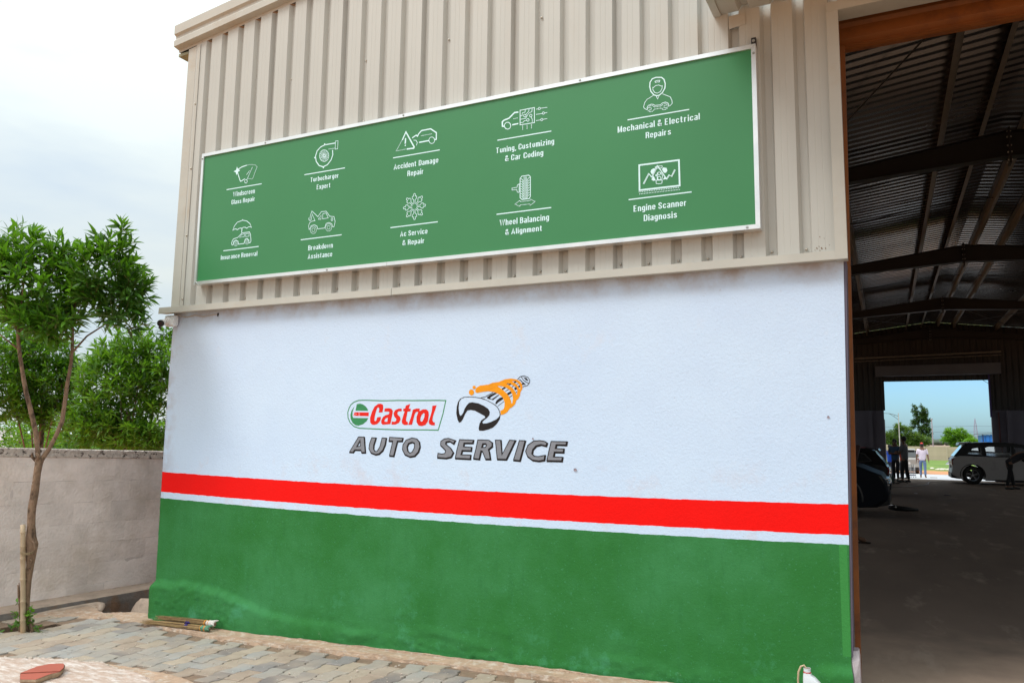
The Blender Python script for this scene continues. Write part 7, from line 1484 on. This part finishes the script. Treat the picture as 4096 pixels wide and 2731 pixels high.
person('man in white t-shirt, blue jeans and red cap walking outside the far doorway', (7.83, 37.6, terr(37.6)+.03), 1.45, 1.64, (.72, .62, .72), (.13, .19, .33), arms='down', step=.10, shoe=(.30, .18, .10), cap=(.65, .05, .04), sandals=True)
person('dark-clothed man bending forward over the side of the white hatchback', (9.96, 25.5, FL), .35, 1.72, (.020, .020, .026), (.010, .010, .012), pose='bend', arms='work', step=.16, long=True)
person('person whose dark sandalled foot shows past the door column near the dark car', (5.50, 7.86, FL), .05, 1.70, (.03, .03, .035), (.015, .015, .018), arms='folded', step=.30, shoe=(.03, .015, .01), sandals=True)

# ------------------------------------------------------------------ things in the workshop and behind it
q = random.Random(17); 
jp = thing('scrap_heap', 'heap of dark hoses and car parts on the floor by the two men', 'scrap', (6.25, 26.5, FL))
for k in range(14):
    x = 6.0+q.uniform(-.35, .55); y = 26.4+q.uniform(-1.2, 1.6); m = MB((6.25, 26.5, FL)); z = FL+q.uniform(.03, .22)
    P = [Vector((x, y, z))]
    for i in range(6): P.append(P[-1]+Vector((q.uniform(-.14, .16), q.uniform(-.2, .2), q.uniform(-.06, .05)))); P[-1].z = max(P[-1].z, FL+.02)
    m.tube(P, q.uniform(.012, .035), 6); m.build('hose_length', mat('scrap_dark', (.03, .028, .026), .6, .2, 8), jp, smooth=True)
for k in range(5):
    x = 6.0+q.uniform(-.3, .3); y = 26.4+q.uniform(-.8, 1.0); m = MB((6.25, 26.5, FL)); m.box(-.16, .16, -.12, .12, 0, q.uniform(.12, .34), Matrix.Translation((x, y, FL)) @ Matrix.Rotation(q.uniform(0, 3), 4, 'Z')); m.build('crate', mat('scrap_green', (.02, .045, .04), .6), jp, bevel=.02)
m = MB(); m.tube([(6.35, 23.6, FL+.02), (6.8, 24.4, FL+.02), (7.35, 25.6, FL+.02), (7.58, 26.7, FL+.02), (7.62, 27.7, FL+.02), (7.72, 28.6, FL+.02), (8.2, 29.3, FL+.02), (9.0, 29.75, FL+.02)], .012, 6); tag(m.build('air_hose', mat('hose_grey', (.16, .14, .14), .5), smooth=True), 'thin grey air hose curving over the workshop floor towards the white car', 'hose')
bp_ = thing('bumper_part', 'dark curved bumper part lying on the floor in front of the dark hatchback', 'car part', (6.6, 14.5, FL))
m = MB((6.6, 14.5, FL)); m.tube([(6.28, 14.6, FL+.05), (6.42, 14.45, FL+.06), (6.62, 14.42, FL+.05), (6.85, 14.5, FL+.04)], [.045, .06, .05, .03], 8); m.build('shell', M_black, bp_, smooth=True); m = MB((6.6, 14.5, FL)); m.tube([(6.27, 14.55, FL+.09), (6.36, 14.44, FL+.12), (6.42, 14.40, FL+.06)], .022, 8); m.build('chrome_strip', M_chrome, bp_, smooth=True)
for x, y, w, lab, col in ((7.01, 21.0, .05, 'white scrap of paper on the workshop floor', (.6, .6, .58)), (7.80, 20.7, .09, 'dark rag lying on the workshop floor', (.03, .02, .02)), (9.35, 24.6, .09, 'flat grey tool lying near the bending man', (.22, .2, .2))):
    m = MB((x, y, FL)); m.ball((x, y, FL+.01), w, 7, 4, (1.1, .8, .12)); tag(m.build('scrap_piece', mat('scrap_%d' % int(x*100), col, .8)), lab, 'scrap')
# pavement behind, trolley, compound wall, field things
M_pv2 = mat('pale_pavement', (.47, .47, .50), .9, .08, 2, .2, 30)
m = MB(); ys = [31.1, 34, 38, 42, 46.2]; m.v = [(x, y, terr(y)+(.03 if y > 31.5 else .075)) for y in ys for x in (-3, 6, 8, 10, 20)]; m.f = [(j*5+i, j*5+i+1, (j+1)*5+i+1, (j+1)*5+i) for j in range(4) for i in range(4)]
tag(m.build('rear_pavement', M_pv2), kind='structure')
tz = terr(37)+.03; tr = thing('trolley', 'small wheeled trolley carrying clear upright panels outside the far doorway', 'trolley', (7.30, 37, tz))
m = MB((7.30, 37, tz)); m.box(7.12, 7.50, 36.85, 37.25, tz+.09, tz+.13); m.build('base', mat('trolley_blue', (.10, .11, .16), .6), tr)
for x in (7.15, 7.27, 7.38, 7.47): m = MB((7.30, 37, tz)); m.tube([(x, 36.9, tz+.03), (x+.03, 36.9, tz+.03)], .03, 10); m.build('castor', M_black, tr)
for x in (7.13, 7.19, 7.26, 7.33, 7.40, 7.46): m = MB((7.30, 37, tz)); m.box(x-.018, x+.012, 36.9, 36.95, tz+.13, tz+.62+.02*math.sin(x*30)); m.build('upright', mat('clear_panel', (.50, .48, .48), .25, .2, 5) if int(x*50) % 2 else M_chrome, tr)
m = MB((7.30, 37, tz)); m.bar((7.12, 36.88, tz+.26), (7.50, 36.88, tz+.26), .014, .014); m.bar((7.12, 36.88, tz+.30), (7.50, 36.88, tz+.30), .010, .010); m.bar((7.13, 36.88, tz+.58), (7.13, 36.88, tz+.10), .014, .014); m.build('rail', M_chrome, tr)
m = MB(); m.box(8.15, 8.45, 38.0, 38.3, terr(38)+.03, terr(38)+.045); tag(m.build('cardboard', mat('card', (.28, .22, .18), .9)), 'flat piece of cardboard on the pale pavement outside', 'cardboard')
cw = thing('compound_wall', 'precast concrete plank wall with posts at the far side of the grass behind the workshop', 'wall', (10, 103, -.62))
M_pl = mat('precast_plank', (.44, .35, .27), .9, .08, 1.5, .2, 10, rnd=.08); pme = {}
pw = 2.385
def unit(name, w, h, d, m_): mm = MB(); mm.box(0, w, 0, d, 0, h); o = mm.build(name, m_, cw); me = o.data; bpy.data.objects.remove(o); return me
plank_me = unit('plank', pw-.13, .268, .06, M_pl); post_me = unit('post', .15, 1.68, .16, mat('precast_post', (.50, .41, .32), .9, .08, 2, rnd=.05))
for k in range(-3, 9):
    x = 10.49+k*pw; place('post', post_me, cw, Matrix.Translation((x-10-.075, -.05, -.03)))
    for j in range(6): place('plank', plank_me, cw, Matrix.Translation((x+.065-10, .02*(j % 2)*.5, .0+j*.274)))
# litter and a car panel on the grass
q = random.Random(23); m = MB()
for i in range(16): x = 9.2+i*.09+q.uniform(-.1, .1); y = 59+q.uniform(-2, 2); m.ball((x, y, terr(y)+.04), q.uniform(.05, .13), 7, 4, (1.4, .8, .5))
m.build('litter', mat('white_litter', (.70, .64, .55), .8, .3, 4), None); tag(bpy.data.objects['litter'], 'strip of white and yellow litter lying on the grass before the plank wall', 'litter')
m = MB(); m.prism([(9.27, .43), (9.95, .42), (9.95, .95), (9.70, .82), (9.45, .60)], 'y', 44.9, 45.6); o = m.build('car_panel', mat('panel_grey', (.20, .19, .20), .35)); tag(o, 'dark grey tilted car panel showing left of the white hatchback tail', 'car part')
m = MB(); m.prism([(9.25, .425), (9.95, .425), (9.95, .53), (9.40, .51)], 'y', 44.85, 44.89); tag(m.build('pale_panel', mat('panel_white', (.65, .66, .68), .4)), 'pale lower strip in front of the dark tilted car panel', 'car part')
# blue shed
sh = thing('blue_shed', 'bright blue sheet metal shed seen through the far doorway above the white car', 'shed', (13.6, 61, -.35))
M_bl = mat('blue_sheet', (.012, .16, .62), .5, .12, 3, .1, 20, col2=(.008, .09, .40), c2s=1.2, c2lo=.5, c2hi=.7)
for k in range(9): m = MB((13.6, 61, -.35)); x = 12.60+k*.26; m.box(x, x+.235, 61-.02*(k % 2), 61.06, -.35, 2.22+.012*k); m.build('wall_panel', M_bl, sh)
m = MB((13.6, 61, -.35)); m.box(12.60, 12.64, 61.06, 63.5, -.35, 2.2); m.box(12.6, 14.9, 63.5, 63.55, -.35, 2.2); m.build('side_panel', M_bl, sh)
m = MB((13.6, 61, -.35)); m.prism([(12.35, 2.27), (15.0, 2.40), (15.0, 2.44), (12.35, 2.31)], 'y', 60.8, 63.8); m.build('roof', mat('shed_roof', (.10, .12, .16), .6), sh)
m = MB((13.6, 61, -.35)); m.box(12.66, 12.70, 60.95, 60.98, -.35, 2.25); m.build('corner_post', M_darkmetal, sh)
def OP(xz, yz, D):   # far doorway direction -> point at ground distance Y=D
    pass
# street lamp, plain pole, tower, wires
def lampx(D): return (D+5.3335)/(103+5.3335)
def far(x103, D): return 6.2657+(x103-6.2657)*lampx(D)
def farz(z103, D): return 1.75+(z103-1.75)*lampx(D)
M_pole = mat('pale_pole', (.50, .45, .46), .6)
D = 108; gx_, gz_ = far(7.81, D), -.62
sl = thing('street_lamp', 'pale street lamp post with a long curved double arm reaching left', 'street lamp', (gx_, D, gz_))
m = MB((gx_, D, gz_)); m.tube([(gx_, D, gz_), (gx_-.02, D, farz(5.12, D))], [.075, .05], 8); m.build('post', M_pole, sl)
m = MB((gx_, D, gz_)); a = [(gx_-.02, D, farz(4.72, D)), (gx_-.6, D, farz(4.95, D)), (gx_-1.1, D, farz(5.06, D)), (gx_-1.9, D, farz(5.10, D))]; m.tube(a, .04, 6); m.tube([(gx_-.02, D, farz(4.25, D)), (gx_-.45, D, farz(4.62, D)), (gx_-.95, D, farz(4.96, D)), (gx_-1.1, D, farz(5.04, D))], .035, 6); m.tube([(gx_-.5, D, farz(4.66, D)), (gx_-.5, D, farz(4.92, D))], .02, 5); m.build('arm', mat('arm_grey', (.16, .20, .24), .6), sl)
m = MB((gx_, D, gz_)); m.box(gx_-2.3, gx_-1.85, D-.1, D+.1, farz(5.06, D), farz(5.14, D)); m.build('lamp_head', M_pole, sl, bevel=.02)
gx2 = far(11.46, 106); m = MB((gx2, 106, -.62)); m.tube([(gx2, 106, -.62), (gx2-.03, 106, farz(4.38, 106))], [.07, .055], 8); m.tube([(gx2-.12, 106, farz(4.36, 106)), (gx2+.06, 106, farz(4.38, 106))], .06, 6)
tag(m.build('plain_pole', mat('violet_pole', (.40, .30, .36), .6)), 'bare pole standing behind the plank wall, right of the tall tree', 'pole')
tw = thing('lattice_tower', 'distant lattice power tower on the horizon', 'tower', (78.8, 800, -.7)); m = MB((78.8, 800, -.7)); zb = -.7; zt2 = 22; M_tw = mat('tower_steel', (.30, .27, .36), .7)
def tp_(t, sx, sy): w = 2.1*(1-t)**1.0*.9+.62*(1 if t < .72 else (1-t)/.28); w = (1-t)*1.35+.45 if t < .75 else (1-t)*3.15; return (78.8+sx*w, 800+sy*w, zb+(zt2-zb)*t)
for sx in (-1, 1):
    for sy in (-1, 1):
        for a, b in ((0, .25), (.25, .5), (.5, .75), (.75, 1)): m.bar(tp_(a, sx, sy), tp_(b, sx, sy), .26, .26)
lv = [.05, .22, .36, .48, .58, .67, .75, .84, .92]
for a, b in zip(lv, lv[1:]):
    m.bar(tp_(a, -1, -1), tp_(b, 1, -1), .16, .16); m.bar(tp_(a, 1, -1), tp_(b, -1, -1), .16, .16); m.bar(tp_(b, -1, -1), tp_(b, 1, -1), .2, .2)
m.build('lattice', M_tw, tw)
for z, zz2 in ((14.2, 15.6), (9.2, 10.4)):
    m = MB(); m.tube([(-60, 812, z-1.5), (20, 800, z-.2), (79, 799, z+.9), (150, 790, z-.1), (300, 780, z-1.5)], .10, 5); tag(m.build('power_line', mat('wire_dark', (.10, .12, .16), .8)), ('upper' if z > 12 else 'lower')+' thin power line crossing the sky behind the lattice tower', 'wire')
# trees beyond the plank wall
def ftree(label, x103, ztop, lobes, D, M_, seed, n, trunk=.12, L=.34, Wd=.13, base_x=None):
    bx = far(x103, D); base = (bx, D, -.62); t = thing('field_tree', label, 'tree', base); s = lampx(D)
    m = MB(base); m.tube([base, (bx+.05, D, .6), (bx-.03, D, farz(ztop, D)*.6)], [trunk, trunk*.7, trunk*.3], 8); m.build('trunk', M_bark, t, smooth=True)
    L2 = [((far(a, D), D+dd, farz(b, D)), (rx*s, ry*s, rz_*s)) for a, b, rx, ry, rz_, dd in lobes]
    for c, r in L2[:4]: m = MB(base); m.tube([(bx, D, .6), ((bx+c[0])/2, D, (c[2]+.6)/2), c], [trunk*.5, trunk*.3, .02], 6); m.build('limb', M_bark, t)
    foliage('crown', L2, n, L, Wd, M_, t, base, seed, leaves=(5, 8), tw=.5, up=.2, spread=2.5)
M_fl1 = leafmat('field_leaf_olive', (.06, .12, .02), (.13, .21, .04), .35); M_fl2 = leafmat('field_leaf_dark', (.03, .07, .015), (.07, .13, .03), .3); M_fl3 = leafmat('field_leaf_lime', (.09, .22, .02), (.17, .33, .03), .4)
ftree('wide feathery olive-green tree behind the plank wall around the street lamp', 8.0, 3.0, [(7.2, 2.1, .95, 1, .95, 0), (8.4, 2.5, .9, 1, 1.0, 0), (9.4, 2.0, .9, 1, .9, 0), (10.4, 1.7, .8, 1, .7, 0), (7.8, 3.3, .5, .8, .5, 0), (6.4, 1.9, .5, .8, .8, 0), (8.8, 1.4, 1.9, 1, .5, 0)], 114, M_fl1, 71, 1100)
ftree('tall dark tree with ragged open branches rising above the wide tree', 10.4, 5.0, [(10.3, 4.5, .65, .6, .55, 0), (9.7, 5.3, .32, .5, .5, 0), (10.6, 5.2, .42, .5, .55, 0), (10.9, 4.1, .45, .5, .35, 0), (9.6, 4.0, .5, .5, .35, 0), (10.6, 3.2, .75, .6, .45, 0), (9.3, 3.4, .35, .4, .2, 0), (11.0, 2.5, .4, .5, .4, 0), (10.2, 2.4, .6, .6, .5, 0), (9.6, 5.95, .16, .3, .2, 0), (10.4, 6.0, .14, .3, .2, 0)], 120, M_fl2, 72, 620)
ftree('round bright green tree behind the wall near the lattice tower', 14.0, 2.6, [(13.9, 2.3, 1.0, 1, .65, 0), (13.2, 2.9, .5, .7, .3, 0), (14.4, 2.9, .7, .7, .35, 0), (15.2, 2.1, .7, 1, .45, 0), (12.8, 1.9, .5, .8, .35, 0), (14.0, 1.4, .8, .8, .6, 0)], 112, M_fl3, 73, 640)
ftree('small lime green bush beside the blue shed', 15.4, 1.9, [(15.5, 1.5, .6, .7, .5, 0), (14.9, 1.3, .35, .6, .4, 0), (16.1, 1.5, .4, .6, .4, 0)], 107, M_fl3, 74, 300)
# far tree line and hedge on the horizon
m = MB(); q = random.Random(30)
for i in range(110):
    x = -160+i*4+q.uniform(-1, 1); h = 2.6+1.9*abs(mnoise.noise(Vector((i*.21, 0, 0))))+q.uniform(-.3, .5); m.ball((x, 455+q.uniform(-4, 4), h*.35), 3.2, 9, 6, (1.0, 1, h/3.2*.62))
m.v = [tuple(Vector(v)+Vector((mnoise.noise(Vector(v)*.6), 0, mnoise.noise(Vector(v)*.6+Vector((7, 0, 0)))))*.6) for v in m.v]
tag(m.build('tree_line', mat('far_foliage', (.10, .13, .10), 1, .3, .3, 0), smooth=True), kind='stuff')
